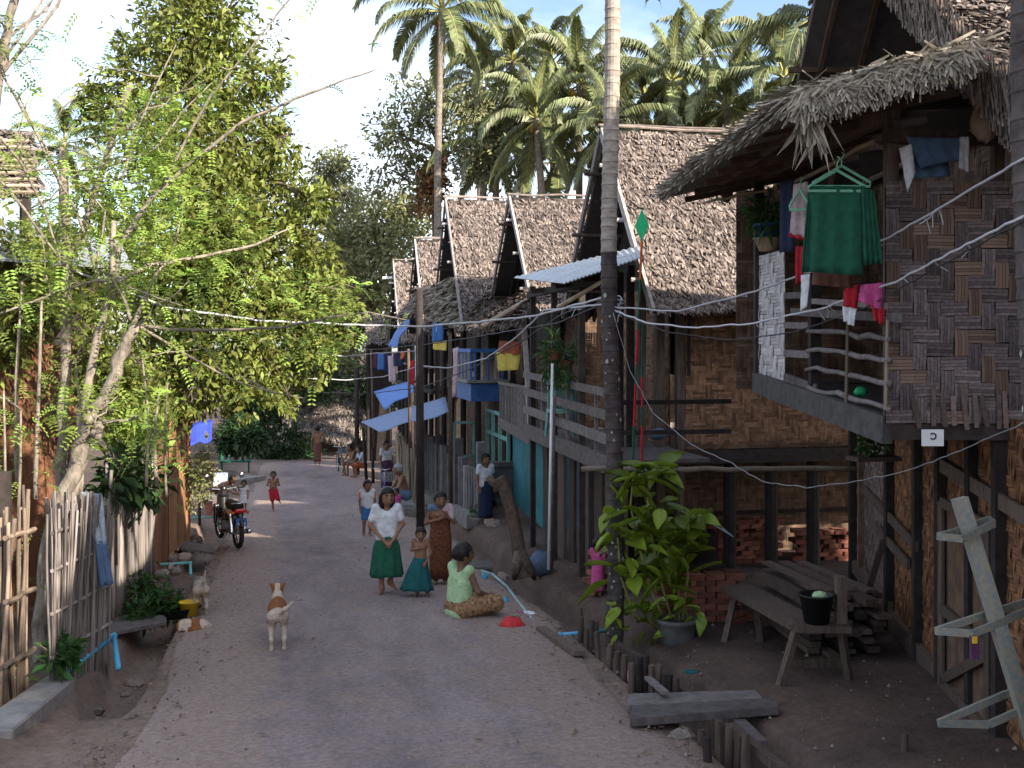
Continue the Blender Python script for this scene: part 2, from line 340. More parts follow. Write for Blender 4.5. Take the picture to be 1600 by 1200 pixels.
ground_mat(); road_mat()
tag(link('ground', grid_mesh('ground', xs, ys, height), 'dirt'), kind='structure')
def road():
    ys_ = np.concatenate([np.arange(-14, 5, .5), np.arange(5, 30, .12), np.arange(30, 49.5, .3)])
    us = np.concatenate([[0, .012, .03], np.linspace(.06, .94, 26), [.97, .988, 1]])
    Y, U = np.meshgrid(ys_, us, indexing='ij'); l_, r_ = ledge(Y)-.45*smooth(36, 48, Y)*0, redge(Y)
    X = l_+(r_-l_)*U; E = np.minimum(U, 1-U)
    Z = height(X, Y)+.006+.05*smooth(0, .10, E)-.05*(E < .005)
    v = np.stack([X, Y, Z], -1).reshape(-1, 3); nx, ny = len(us), len(ys_)
    i, j = np.meshgrid(np.arange(nx-1), np.arange(ny-1)); a = (j*nx+i).ravel()
    me = npmesh('road', v, np.stack([a, a+1, a+nx+1, a+nx], 1), smooth=True)
    at = me.attributes.new('edge', 'FLOAT', 'POINT'); at.data.foreach_set('value', (1-smooth(0, .30, E)).ravel().astype(np.float32)*1.0)
    tag(link('road', me, 'road'), kind='structure')
road()
# ------------------------------------------------------------------ thatch, weave
def flakes(n, p00, p10, p11, p01, length, width, lift=.27, yaw=.42, seed=0, vlo=0, base=0.0, sag=0.0, hang=0.0):
    """leaf chips on a bilinear patch; v runs from eave (0) up to ridge (1)"""
    rng = np.random.RandomState(seed); p00, p10, p11, p01 = [np.array(p, dtype=float) for p in (p00, p10, p11, p01)]
    u = rng.rand(n); v = vlo+(1-vlo)*rng.rand(n)
    rows = max(6, int(np.linalg.norm(p01-p00)/.14)); v = np.where(rng.rand(n) < .75, (np.floor(v*rows)+.35*rng.rand(n))/rows, v)      # laid in courses
    if hang:
        k = int(n*hang); v[:k] = rng.rand(k)*.03
    def S(u, v): return p00*((1-u)*(1-v))[:, None]+p10*(u*(1-v))[:, None]+p11*(u*v)[:, None]+p01*((1-u)*v)[:, None]
    p = S(u, v); dn = -(S(u, v+.01)-p); dn /= np.linalg.norm(dn, axis=1)[:, None]; du = S(u+.01, v)-p; du /= np.linalg.norm(du, axis=1)[:, None]
    nn = np.cross(du, -dn); nn /= np.linalg.norm(nn, axis=1)[:, None]; 
    nn *= np.sign(nn[:, 2:3]+1e-9)
    if sag: p[:, 2] -= sag*(np.sin(u*9+seed)+np.sin(u*23+v*7)*.5)*.5
    a = rng.randn(n)*yaw; L_ = length*(.6+.8*rng.rand(n)); W = width*(.6+.8*rng.rand(n)); li = lift*(rng.rand(n)*1.2-.15)
    d = dn*np.cos(a)[:, None]+du*np.sin(a)[:, None]; s_ = np.cross(nn, d)
    tip = d*np.cos(li)[:, None]+nn*np.sin(li)[:, None]
    roll = rng.randn(n)*.5; s_ = s_*np.cos(roll)[:, None]+nn*np.sin(roll)[:, None]
    if hang: tip[:k] = tip[:k]*.5; tip[:k, 2] -= .6*rng.rand(k); tip[:k] /= np.linalg.norm(tip[:k], axis=1)[:, None]
    p = p+nn*(base+.02*rng.rand(n))[:, None]
    h = (W/2)[:, None]*s_
    q = np.stack([p-h, p+h, p+tip*L_[:, None]+h*.45, p+tip*L_[:, None]-h*.45], 1).reshape(-1, 3)
    f = np.arange(4*n).reshape(-1, 4); return q, f, rng.rand(n)
def thatch_patch(name, quad, n, parent, mat='thatch', length=.2, width=.055, thick=.09, under='thatch_grey', **kw):
    """quad: eave a, eave b, ridge b, ridge a"""
    q, f, r = flakes(n, *quad, length, width, **kw)
    a, b, c, d = [Vector(p) for p in quad]
    nv = (b-a).cross(d-a).normalized()
    if nv.z < 0: nv = -nv
    bs = [a, b, c, d]; lo = [p-nv*thick for p in bs]
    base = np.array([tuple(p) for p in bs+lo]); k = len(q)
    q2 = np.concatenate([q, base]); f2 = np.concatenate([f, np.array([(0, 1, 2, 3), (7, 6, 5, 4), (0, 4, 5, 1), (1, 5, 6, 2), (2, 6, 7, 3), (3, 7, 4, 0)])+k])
    r2 = np.concatenate([r, np.array([.1, -.3, .1, .1, .1, .1])])     # underside coloured near black in place of the shade under the roof
    o = link(name, npmesh(name, q2, f2, r2), mat, parent); o['kind'] = 'stuff'; return o
def weave_floats(w, h, cell):
    ni, nj = max(2, int(round(w/cell))), max(2, int(round(h/cell))); res = []
    for j in range(nj):
        for i in range(-1, ni):
            if (i+j) % 4 == 0:
                a, b = max(i, 0), min(i+2, ni)
                if b > a: res.append((a, j, b-a, 1, 0))
    for i in range(ni):
        for j in range(-1, nj):
            if (i+j) % 4 == 2:
                a, b = max(j, 0), min(j+2, nj)
                if b > a: res.append((i, a, 1, b-a, 1))
    return res, w/ni, h/nj
def strip_mesh(L_, W, n=4):
    """a flat float of n narrow split-bamboo slats, bowed outwards; lies in XZ, faces -Y"""
    m = MB()
    for s in range(n):
        x0 = (-.5+(s+.06)/n)*W; x1 = (-.5+(s+.94)/n)*W; e0 = L_/2*(1-.05*random.random()); e1 = L_/2*(1-.05*random.random())
        m.add([(-e0, 0, x0), (-e0, 0, x1), (0, -.010, x1), (0, -.010, x0), (e1, 0, x1), (e1, 0, x0)], [(0, 3, 2, 1), (3, 5, 4, 2)])
    return m
def weave_joined(name, o, ax, ay, w, h, cell, parent, mat, nsl=3, out=.01):
    """woven panel as one joined part"""
    o = Vector(o); ax = Vector(ax).normalized(); ay = Vector(ay).normalized(); n = ax.cross(ay).normalized(); m = MB()
    fl, cw, ch = weave_floats(w, h, cell)
    for (i, j, a, b, d) in fl:
        for s in range(nsl):
            if d == 0: x0, x1, y0, y1 = i*cw, (i+a)*cw, (j+(s+.05)/nsl)*ch, (j+(s+.95)/nsl)*ch
            else: x0, x1, y0, y1 = (i+(s+.05)/nsl)*cw, (i+(s+.95)/nsl)*cw, j*ch, (j+b)*ch
            e = jit(.004)
            c = [o+ax*x+ay*y for (x, y) in ((x0, y0), (x1, y0), (x1, y1), (x0, y1))]
            if d == 0: md = [o+ax*((x0+x1)/2)+ay*y+n*(out+e) for y in (y0, y1)]; m.add([c[0], md[0], md[1], c[3], c[1], c[2]], [(0, 1, 2, 3), (1, 4, 5, 2)])
            else: md = [o+ax*x+ay*((y0+y1)/2)+n*(out+e) for x in (x0, x1)]; m.add([c[0], c[1], md[1], md[0], c[3], c[2]], [(0, 1, 2, 3), (3, 2, 5, 4)])
    m.slab([o-n*.012, o+ax*w-n*.012, o+ax*w+ay*h-n*.012, o+ay*h-n*.012], .012, rnd=.15)
    ob = m.build(name, mat, parent); ob['kind'] = 'stuff'; return ob
# ------------------------------------------------------------------ houses
def floats_individual(o, ax, ay, w, h, cell, parent, mat, name='bamboo_strip', ragged=.02, nsl=4):
    o = Vector(o); ax = Vector(ax).normalized(); ay = Vector(ay).normalized(); n = ax.cross(ay).normalized()
    fl, cw, ch = weave_floats(w, h, cell); meshes = {}
    for (i, j, a, b, d) in fl:
        key = (a, b, d, random.randrange(3))
        if key not in meshes:
            me = strip_mesh((a*cw if d == 0 else b*ch)*1.0, (ch if d == 0 else cw), nsl).mesh('bamboo_strip'); meshes[key] = me
        ob = link(name, meshes[key], mat, parent)
        X = ax if d == 0 else ay; Z = ay if d == 0 else -ax
        c = o+ax*((i+a/2)*cw)+ay*((j+b/2)*ch)+n*jit(.003)+ax*jit(.004)+ay*jit(.004)
        mt = Matrix(((X.x, -n.x, Z.x, c.x), (X.y, -n.y, Z.y, c.y), (X.z, -n.z, Z.z, c.z), (0, 0, 0, 1)))
        mt = mt @ Matrix.Rotation(jit(ragged), 4, 'Y')
        ob.matrix_basis = mt
def poles(m, pts_r, n=7):
    for a, b, r in pts_r: m.tube([a, b], [r, r*.9], n)
def wavy(a, b, amp, k=7):
    a = Vector(a); b = Vector(b); res = []
    for i in range(k):
        t = i/(k-1); e = 0 if i in (0, k-1) else 1
        res.append(a.lerp(b, t)+Vector((jit(amp), jit(amp), jit(amp)))*e)
    return res
def part(name, mat, parent, fn, smooth=False):
    m = MB(); fn(m); return m.build(name, mat, parent, smooth)
def one(name, mat, parent, kind, *a, smooth=False, **k):
    m = MB(); getattr(m, kind)(*a, **k); return m.build(name, mat, parent, smooth)
def gable_house(name, label, Xg, Xb, Yn, Yr, Yf, zr, zn, zf, n, fl=.2, fw=.055, seed=1, thm='thatch', group='thatched houses along the street', wallmat='weave', zfloor=None, gable_back=.7):
    t = wthing(name, label, 'house', (Xg+1, Yr, gz(Xg, Yr)), group=group)
    e0 = .0
    near = [(Xg, Yn, zn), (Xb, Yn, zn), (Xb, Yr, zr), (Xg, Yr, zr)]
    far = [(Xb, Yf, zf), (Xg, Yf, zf), (Xg, Yr, zr), (Xb, Yr, zr)]
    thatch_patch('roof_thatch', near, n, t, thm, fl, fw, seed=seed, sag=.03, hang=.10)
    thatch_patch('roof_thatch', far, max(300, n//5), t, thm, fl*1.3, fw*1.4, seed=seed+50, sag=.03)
    # ridge poles and bargeboards
    for k, dz in ((-.05, .06), (.04, .08)):
        one('ridge_pole', 'thatch', t, 'tube', wavy((Xg-.1, Yr+k, zr+dz), (Xb, Yr+k, zr+dz), .03, 10), .024, 6)
    one('bargeboard', 'barge', t, 'beam', (Xg-.06, Yr, zr-.02), (Xg-.06, Yn-.05, zn-.06), .05, .13)
    one('bargeboard', 'wood_grey', t, 'beam', (Xg-.06, Yr, zr-.02), (Xg-.06, Yf+.05, zf-.06), .05, .12)
    for s in (.18, .5, .82):
        for (ya, za) in ((Yn, zn), (Yf, zf)):
            y, z = Yr+(ya-Yr)*s, zr+(za-zr)*s
            one('purlin', 'barge' if ya == Yn else 'wood', t, 'tube', [(Xg-.22, y, z-.13), (Xg+1.6, y, z-.13)], .035, 7)
    # dark poles lashed to the underside of the far slope
    for s in (.3, .6):
        one('rafter', 'wood_dark', t, 'tube', [(Xg+.25+s*.5, Yr+.05, zr-.18), (Xg+.25+s*.5, Yf, zf-.14)], .03, 6)
    xw = Xg+gable_back; zb = min(zn, zf)-.1
    def y_at(z, ya, za): return Yr+(ya-Yr)*min(1, (zr-.15-z)/(zr-.15-za))
    m = MB(); nb = 7; yA, yB = Yn+.5, Yf-.5            # gable wall, boarded
    for i in range(nb):
        y0, y1 = yA+(yB-yA)*i/nb+.006, yA+(yB-yA)*(i+1)/nb-.006
        def zt(y): return (zr-.16)-(zr-zn)*abs(y-Yr)/abs(Yn-Yr) if y < Yr else (zr-.16)-(zr-zf)*abs(y-Yr)/abs(Yf-Yr)
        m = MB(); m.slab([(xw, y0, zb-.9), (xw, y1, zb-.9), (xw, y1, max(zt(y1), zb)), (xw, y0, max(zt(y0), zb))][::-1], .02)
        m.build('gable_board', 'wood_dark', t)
    return t
HB = gable_house('thatched_house', 'thatched stilt house behind the ringed pole, tin awning over its porch', 5.1, 11.5, 14.8, 17.36, 19.95, 6.28, 3.25, 3.3, 24000, .125, .043, 3)
HC = gable_house('thatched_house', 'thatched house with turquoise ground floor and a fenced wooden balcony', 5.1, 11, 22.7, 25.1, 27.8, 6.2, 3.6, 3.6, 13000, .15, .05, 13)
HD = gable_house('thatched_house', 'tall thatched house with a bright blue balcony below its eave', 4.25, 10, 26.9, 29.8, 32.6, 6.75, 3.3, 3.3, 12000, .17, .058, 23)
HE = gable_house('thatched_house', 'smaller thatched house with clothes hanging from poles in front', 4.2, 9, 34.4, 36.9, 39.4, 6.3, 3.2, 3.2, 6500, .2, .07, 33)
HF = gable_house('thatched_house', 'farthest thatched gable of the row, white eave board at its ridge', 4.1, 8, 41.4, 43.8, 46.2, 6.1, 3.0, 3.0, 4000, .22, .08, 43)
# ---- house B: walls, porch, awning
def house_B():
    t = HB; zf = 1.2
    weave_joined('woven_wall', (5.78, 15.4, zf-.05), (1, 0, 0), (0, 0, 1), 5.2, 2.35, .105, t, 'weave')
    one('floor_beam', 'wood_dark', t, 'beam', (4.2, 15.36, zf-.16), (11, 15.36, zf-.16), .16, .2)
    one('floor', 'wood', t, 'box', (7.6, 17.3, zf-.05), (6.8, 3.7, .06))
    one('wall_plate', 'wood', t, 'beam', (5.2, 15.42, 3.25), (11, 15.42, 3.25), .1, .14)
    # plank ends bristling under the wall
    for i in range(16): one('loose_slat', 'weave_dim', t, 'beam', (5.9+i*.29, 15.33, zf-.02+jit(.03)), (6.15+i*.29, 15.33, zf+.03+jit(.05)), .012, .05)
    # posts of porch and doorway
    for (px, y, zt, mt, wd) in ((1003, 15.5, 3.9, 'wood', .1), (1030, 15.5, 3.4, 'wood', .13), (1062, 15.45, 3.3, 'wood', .12), (985, 15.6, 3.9, 'wood_dark', .1), (968, 15.7, 3.8, 'wood_dark', .1)):
        p = PY(px, 600, y); one('post', mt, t, 'beam', (p.x, y, -.9), (p.x, y, zt), wd, wd, up=Vector((0, 1, 0)))
    for (y, x) in ((13.9, 4.2), (15.5, 4.2), (17.2, 4.2), (18.8, 4.2)):
        one('post', 'wood_dark', t, 'beam', (x, y, -1.0), (x, y, 3.75), .09, .09, up=Vector((0, 1, 0)))
    one('porch_floor', 'wood_grey', t, 'box', (4.85, 16.4, zf-.04), (1.35, 5.2, .05))
    one('porch_beam', 'wood_grey', t, 'beam', (4.14, 13.6, zf-.10), (4.14, 19.2, zf-.02), .06, .24)
    for zz, w_ in ((.30, .14), (.62, .13), (.92, .11)):
        one('porch_rail', 'wood_grey', t, 'beam', (4.13, 13.55, zf+zz-.06), (4.13, 19.2, zf+zz+.06), .035, w_)
    for y in (14.6, 16.2, 17.9): one('baluster', 'wood_grey', t, 'beam', (4.17, y, zf-.1), (4.17, y, zf+.95), .05, .05, up=Vector((0, 1, 0)))
    # low crossbars of the near porch side
    for zz in (.35, .75): one('porch_rail', 'wood_dark', t, 'beam', (4.2, 13.75, zf+zz), (5.8, 13.75, zf+zz), .05, .06)
    # front wall of the room behind the porch
    weave_joined('woven_wall', (5.55, 19.4, zf), (0, -1, 0), (0, 0, 1), 3.9, 2.4, .12, t, 'weave')
    # pale woven door leaf catching the light
    p = P(905, 560, 16.6); floats_individual((p.x, p.y, 1.45), (1, -.15, 0), (0, 0, 1), .42, 1.45, .105, t, 'weave', nsl=3)
    # tin awning
    aw = MB(); nn = 40; A0, B0, C0, D0 = P(803, 434, 17.6), P(882, 443, 14.3), P(1004, 402, 14.0), P(1000, 385, 16.2)
    for i in range(nn):        # corrugated sheet
        u0, u1 = i/nn, (i+1)/nn; z0 = UP*(.022*(i % 2)); z1 = UP*(.022*((i+1) % 2))
        aw.add([B0.lerp(C0, u0)+z0, B0.lerp(C0, u1)+z1, A0.lerp(D0, u1)+z1, A0.lerp(D0, u0)+z0], [(0, 1, 2, 3)], .5)
    a = aw.build('tin_awning', 'tin', t); sm = a.modifiers.new('s', 'SOLIDIFY'); sm.thickness = .012
    for y in (14.3, 15.9, 17.6): one('awning_rafter', 'wood_dark', t, 'beam', (3.9, y, 3.60), (4.4, y, 3.66), .06, .08)
    one('awning_beam', 'wood_dark', t, 'beam', (4.15, 13.95, 3.6), (4.15, 18.9, 3.6), .08, .1)
    one('awning_pole', 'bamboo', t, 'tube', [P(872, 480, 15), P(950, 435, 14.3)], .03, 6)
    # understorey: recessed woven wall, dark posts
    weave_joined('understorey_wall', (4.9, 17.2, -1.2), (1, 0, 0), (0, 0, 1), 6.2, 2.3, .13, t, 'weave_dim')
    for px in (1205, 1270, 1140, 1010, 930):
        p = PY(px, 800, 15.5); one('stilt', 'wood_dark', t, 'tube', [(p.x, 15.5, -1.1), (p.x, 15.5, zf-.1)], .1, 9)
    for i in range(9):        # boards closing the road side below the porch
        y = 14.1+i*.55; one('board', random.choice(['wood', 'weave_dim', 'wood']), t, 'beam', (4.4+jit(.03), y, -1.05), (4.4+jit(.05), y+jit(.05), zf-.15), random.uniform(.03, .05), random.uniform(.3, .5), up=Vector((0, 1, 0)))
    one('wall_bar', 'wood_dark', t, 'beam', (4.9, 17.14, -.1), (11, 17.14, -.1), .05, .06)
house_B()
mk('beam_grey', (.085, .078, .078), .85, .2, 9, .4, .2)
# ---- house A (nearest, seen along its veranda)
HA = wthing('veranda_house', 'nearest woven bamboo house with raised veranda and shaggy thatch eave', 'house', CL(5, 10, gz(5, 9)), group='thatched houses along the street')
def house_A():
    t = HA; V = Vector
    def shelf(name, mat, *a, **k): return one(name, mat, t, 'beam', *a, **k)
    # veranda floor frame
    a, b = P(1387, 672, 8.25), P(1181, 597, 11.6)
    shelf('floor_beam', 'beam_grey', a, b, .08, .21)
    c = P(1700, 676, 8.25); shelf('floor_beam', 'wood_dark', a+V((.03, 0, -.01)), c, .08, .12)
    m = MB(); e = CL(7.0, 11.8, 2.2); m.slab([a+V((0, 0, .1)), c+V((0, 0, .1)), CL(4.6, 11.9, 2.3), b+V((0, 0, .05))], .05); m.build('veranda_floor', 'wood_dark', t)
    for i in range(5):
        s = (i+.5)/5; p = a.lerp(b, s); shelf('joist', 'wood_dark', p+V((0, 0, -.02)), p+RGT*1.6+V((0, 0, -.02)), .07, .1)
    # posts
    fw = FWD
    shelf('post', 'wood', P(1392, 665, 8.28), P(1392, 172, 8.28), .09, .09, up=fw)
    shelf('post', 'wood_dark', P(1273, 628, 10.0), P(1273, 235, 10.0), .10, .09, up=fw)
    shelf('post', 'wood_dark', P(1186, 595, 11.55), P(1186, 262, 11.55), .1, .09, up=fw)
    shelf('post', 'wood', P(1558, 660, 8.32), P(1558, 170, 8.32), .08, .08, up=fw)
    # wall plates and eave rafters
    shelf('wall_plate', 'wood', P(1183, 272, 11.55), P(1400, 168, 8.2), .07, .17)
    shelf('wall_plate', 'wood', P(1380, 212, 8.22), P(1700, 222, 8.22), .06, .10)
    shelf('wall_plate', 'wood_dark', P(1390, 160, 8.3), P(1700, 150, 8.3), .06, .12)
    shelf('eave_pole', 'bamboo_dark', CL(2.15, 12.1, 4.40), CL(2.2, 7.35, 4.36), .06, .07)
    for i in range(8):
        d = 7.6+i*.62; shelf('eave_rafter', 'bamboo_dark', CL(1.9, d, 4.30), CL(3.6, d, 4.66), .05, .06)
    # wavy branch rails and boards of the balustrade
    for (y0, y1, x0) in ((518, 528, 1262), (545, 563, 1262), (574, 600, 1260), (604, 640, 1262)):
        pts = [P(x0+(1390-x0)*s, y0+(y1-y0)*s+random.uniform(-4, 4), 10.05+(8.12-10.05)*s) for s in [i/8 for i in range(9)]]
        one('branch_rail', 'wood_grey', t, 'tube', pts, [.024+jit(.005) for _ in pts], 7, smooth=True)
    for (x0, y0, x1, y1, d0, d1, h) in ((1237, 487, 1412, 497, 10.4, 7.95, .07), (1262, 470, 1385, 478, 10.1, 8.2, .05), (1226, 462, 1264, 461, 10.7, 10.0, .06), (1226, 508, 1264, 509, 10.7, 10.0, .06), (1226, 552, 1266, 554, 10.7, 10.0, .07), (1226, 590, 1276, 608, 10.7, 9.9, .09)):
        shelf('rail_board', 'wood_grey', P(x0, y0, d0), P(x1, y1, d1), .025, h)
    for (x, y0, y1, d) in ((1322, 500, 632, 9.05), (1384, 500, 640, 8.15)):
        one('rail_stick', 'bamboo', t, 'tube', [P(x, y1, d), P(x+3, y0, d)], .014, 6)
    # white woven screen at the far end, ragged
    o = P(1183, 600, 11.58); q = P(1226, 606, 10.75); ax = (q-o); ax.z = 0
    floats_individual(o, ax, (0, 0, 1), ax.length, 1.36, .105, t, 'weave_white', nsl=3, ragged=.03)
    m = MB(); ww = ax.normalized(); nn_ = RGT*.02; m.slab([o+nn_, o+nn_+ax*.93, o+nn_+ax*.93+UP*1.33, o+nn_+UP*1.33], .006); m.build('screen_backing', 'weave_white', t)
    # large woven front panel of grey split bamboo
    o = P(1384, 662, 8.2); q = P(1640, 662, 8.2)
    floats_individual(o, RGT, (0, 0, 1), (q-o).length, (662-283)/F*8.2, .10, t, 'weave_mixed', nsl=4, ragged=.04)
    m = MB(); o2 = o+FWD*.025; m.slab([o2, o2+RGT*1.22, o2+RGT*1.22+UP*1.78, o2+UP*1.78][::-1], .01); m.build('panel_backing', 'wood_dark', t)
    for i in range(9):        # loose slats at the lower edge
        x = 1440+i*17+jit(5); shelf('loose_slat', 'weave_grey', P(x, 668+jit(4), 8.17), P(x+jit(14), 610+jit(12), 8.165), .035, .006, up=FWD)
    # inner walls of the room behind the veranda
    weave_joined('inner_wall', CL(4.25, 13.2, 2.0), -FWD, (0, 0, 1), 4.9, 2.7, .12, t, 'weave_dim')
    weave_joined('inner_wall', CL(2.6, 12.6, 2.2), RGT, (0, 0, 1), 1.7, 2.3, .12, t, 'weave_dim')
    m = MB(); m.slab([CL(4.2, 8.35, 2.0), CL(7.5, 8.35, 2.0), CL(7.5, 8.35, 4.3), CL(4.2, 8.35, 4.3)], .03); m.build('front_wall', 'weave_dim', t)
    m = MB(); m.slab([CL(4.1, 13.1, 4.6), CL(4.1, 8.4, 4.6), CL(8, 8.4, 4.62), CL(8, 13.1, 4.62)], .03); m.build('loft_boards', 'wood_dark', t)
    # lower storey wall: pale panel at the back, reddish woven panels, posts, door, boards
    def LW(d, z): 
        lat = 3.82+(d-8.75)*.115; return CL(lat, d, z)
    dirv = (LW(8, 0)-LW(14, 0)).normalized()
    weave_joined('lower_wall_pale', LW(13.9, -.15), dirv, (0, 0, 1), 2.0, 2.15, .09, t, 'weave_white' if False else 'weave_grey')
    weave_joined('lower_wall', LW(11.88, -.25), dirv, (0, 0, 1), 5.6, 2.4, .085, t, 'weave_brown')
    for d, w_ in ((13.95, .09), (11.95, .09), (10.75, .08), (9.9, .1), (9.0, .09), (8.3, .1)):
        shelf('post', 'wood_dark', LW(d, -.75)-RGT*.05, LW(d, 2.0)-RGT*.05, w_, .08, up=FWD)
    shelf('sill_beam', 'wood', LW(13.9, -.12)-RGT*.04, LW(11.9, -.18)-RGT*.04, .06, .16)
    shelf('sill_beam', 'wood', LW(11.9, -.30)-RGT*.04, LW(6.8, -.42)-RGT*.04, .06, .2)
    shelf('bottom_board', 'wood_dark', LW(12.2, -.52)-RGT*.02, LW(6.8, -.45)-RGT*.02, .04, .34)
    shelf('wall_board', 'wood', LW(13.3, .95)-RGT*.06, LW(10.7, .72)-RGT*.06, .03, .10)
    shelf('wall_board', 'wood', LW(12.6, .62)-RGT*.07, LW(11.0, .48)-RGT*.07, .03, .10)
    shelf('wall_board', 'wood', LW(9.9, 1.62)-RGT*.06, LW(7.6, 1.48)-RGT*.06, .03, .12)
    shelf('prop', 'wood', LW(12.2, -.45)-RGT*.35, LW(12.0, .55)-RGT*.1, .07, .05, up=FWD)
    dm = MB(); z0, z1 = -.36, 1.3
    dm.slab([LW(9.75, z0)-RGT*.05, LW(8.45, z0)-RGT*.05, LW(8.45, z1)-RGT*.05, LW(9.75, z1)-RGT*.05], .03); dr = dm.build('door', 'weave_dim', t)
    for (d0, za, d1, zb) in ((9.75, z0, 9.75, z1), (8.45, z0, 8.45, z1), (9.75, z1, 8.45, z1), (9.75, .35, 8.45, .35), (9.75, z0+.05, 8.45, z0+.05), (9.75, -.3, 8.45, .3)):
        one('door_rail', 'wood', dr, 'beam', LW(d0, za)-RGT*.09, LW(d1, zb)-RGT*.09, .03, .09, up=(FWD if d0 == d1 else UP))
    # closed back and far side of the house
    m = MB(); m.slab([CL(4.3, 13.5, -.8), CL(9.5, 13.5, -.9), CL(9.5, 13.5, 4.5), CL(4.3, 13.5, 4.5)], .04); m.build('rear_wall', 'weave_dim', t)
    m = MB(); m.slab([CL(9.5, 13.5, -.8), CL(9.5, 7.6, -.6), CL(9.5, 7.6, 4.4), CL(9.5, 13.5, 4.4)], .04); m.build('side_wall', 'weave_dim', t)
    # main roof, gable to the street
    lg = 3.3; dn, zn, da, za, df, zf = 7.0, 4.16, 11.2, 7.2, 14.2, 4.2
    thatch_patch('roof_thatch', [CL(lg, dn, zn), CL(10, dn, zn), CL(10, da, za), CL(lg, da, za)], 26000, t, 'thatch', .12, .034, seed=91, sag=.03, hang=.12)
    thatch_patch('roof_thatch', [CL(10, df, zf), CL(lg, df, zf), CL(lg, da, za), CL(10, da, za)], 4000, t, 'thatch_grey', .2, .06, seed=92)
    for s in (.15, .4, .65, .9):
        d_, z_ = da+(df-da)*s, za+(zf-za)*s; shelf('purlin', 'bamboo_dark', CL(lg-.15, d_, z_-.16), CL(lg+2, d_, z_-.16), .06, .06)
    for l_ in (3.5, 3.95): shelf('rafter', 'bamboo_dark', CL(l_, da, za-.2), CL(l_, df, zf-.2), .05, .05)
    # loose straw along the gable edge of the near slope
    q, f, r = flakes(3600, CL(lg-.06, dn, zn), CL(lg-.06, da, za), CL(lg-.02, da, za-.34), CL(lg-.02, dn, zn-.34), .26, .022, lift=.2, yaw=.3, seed=93)
    o = link('rake_straw', npmesh('rake_straw', q, f, r), 'thatch', t); o['kind'] = 'stuff'
    # lean-to over the veranda, shaggy
    A_, B_, C_, D_ = CL(1.76, 12.2, 4.45), CL(1.9, 7.25, 4.37), CL(3.08, 7.25, 4.70), CL(3.45, 12.2, 4.86)
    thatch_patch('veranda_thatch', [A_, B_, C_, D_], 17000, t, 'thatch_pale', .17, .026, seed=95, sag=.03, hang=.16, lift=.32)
    q, f, r = flakes(2600, B_-UP*.05, C_-UP*.05, C_+UP*.06, B_+UP*.06, .17, .022, lift=.5, yaw=.7, seed=96)
    o = link('rake_straw', npmesh('rake_straw', q, f, r), 'thatch_pale', t); o['kind'] = 'stuff'
    m = MB()
    for i in range(26):       # bundle of long leaves hanging below the eave
        p = P(1262+jit(26), 178+jit(8), 7.3); dx = jit(22)
        m.add([p, p+RGT*.03, p+RGT*(.02+dx*.005)-UP*(.18+jit(.08)), p+RGT*(dx*.009-.02)-UP*(.30+jit(.1))-FWD*.05], [(0, 1, 2, 3)])
    m.build('hanging_leaves', 'thatch_pale', t)['kind'] = 'stuff'
house_A()
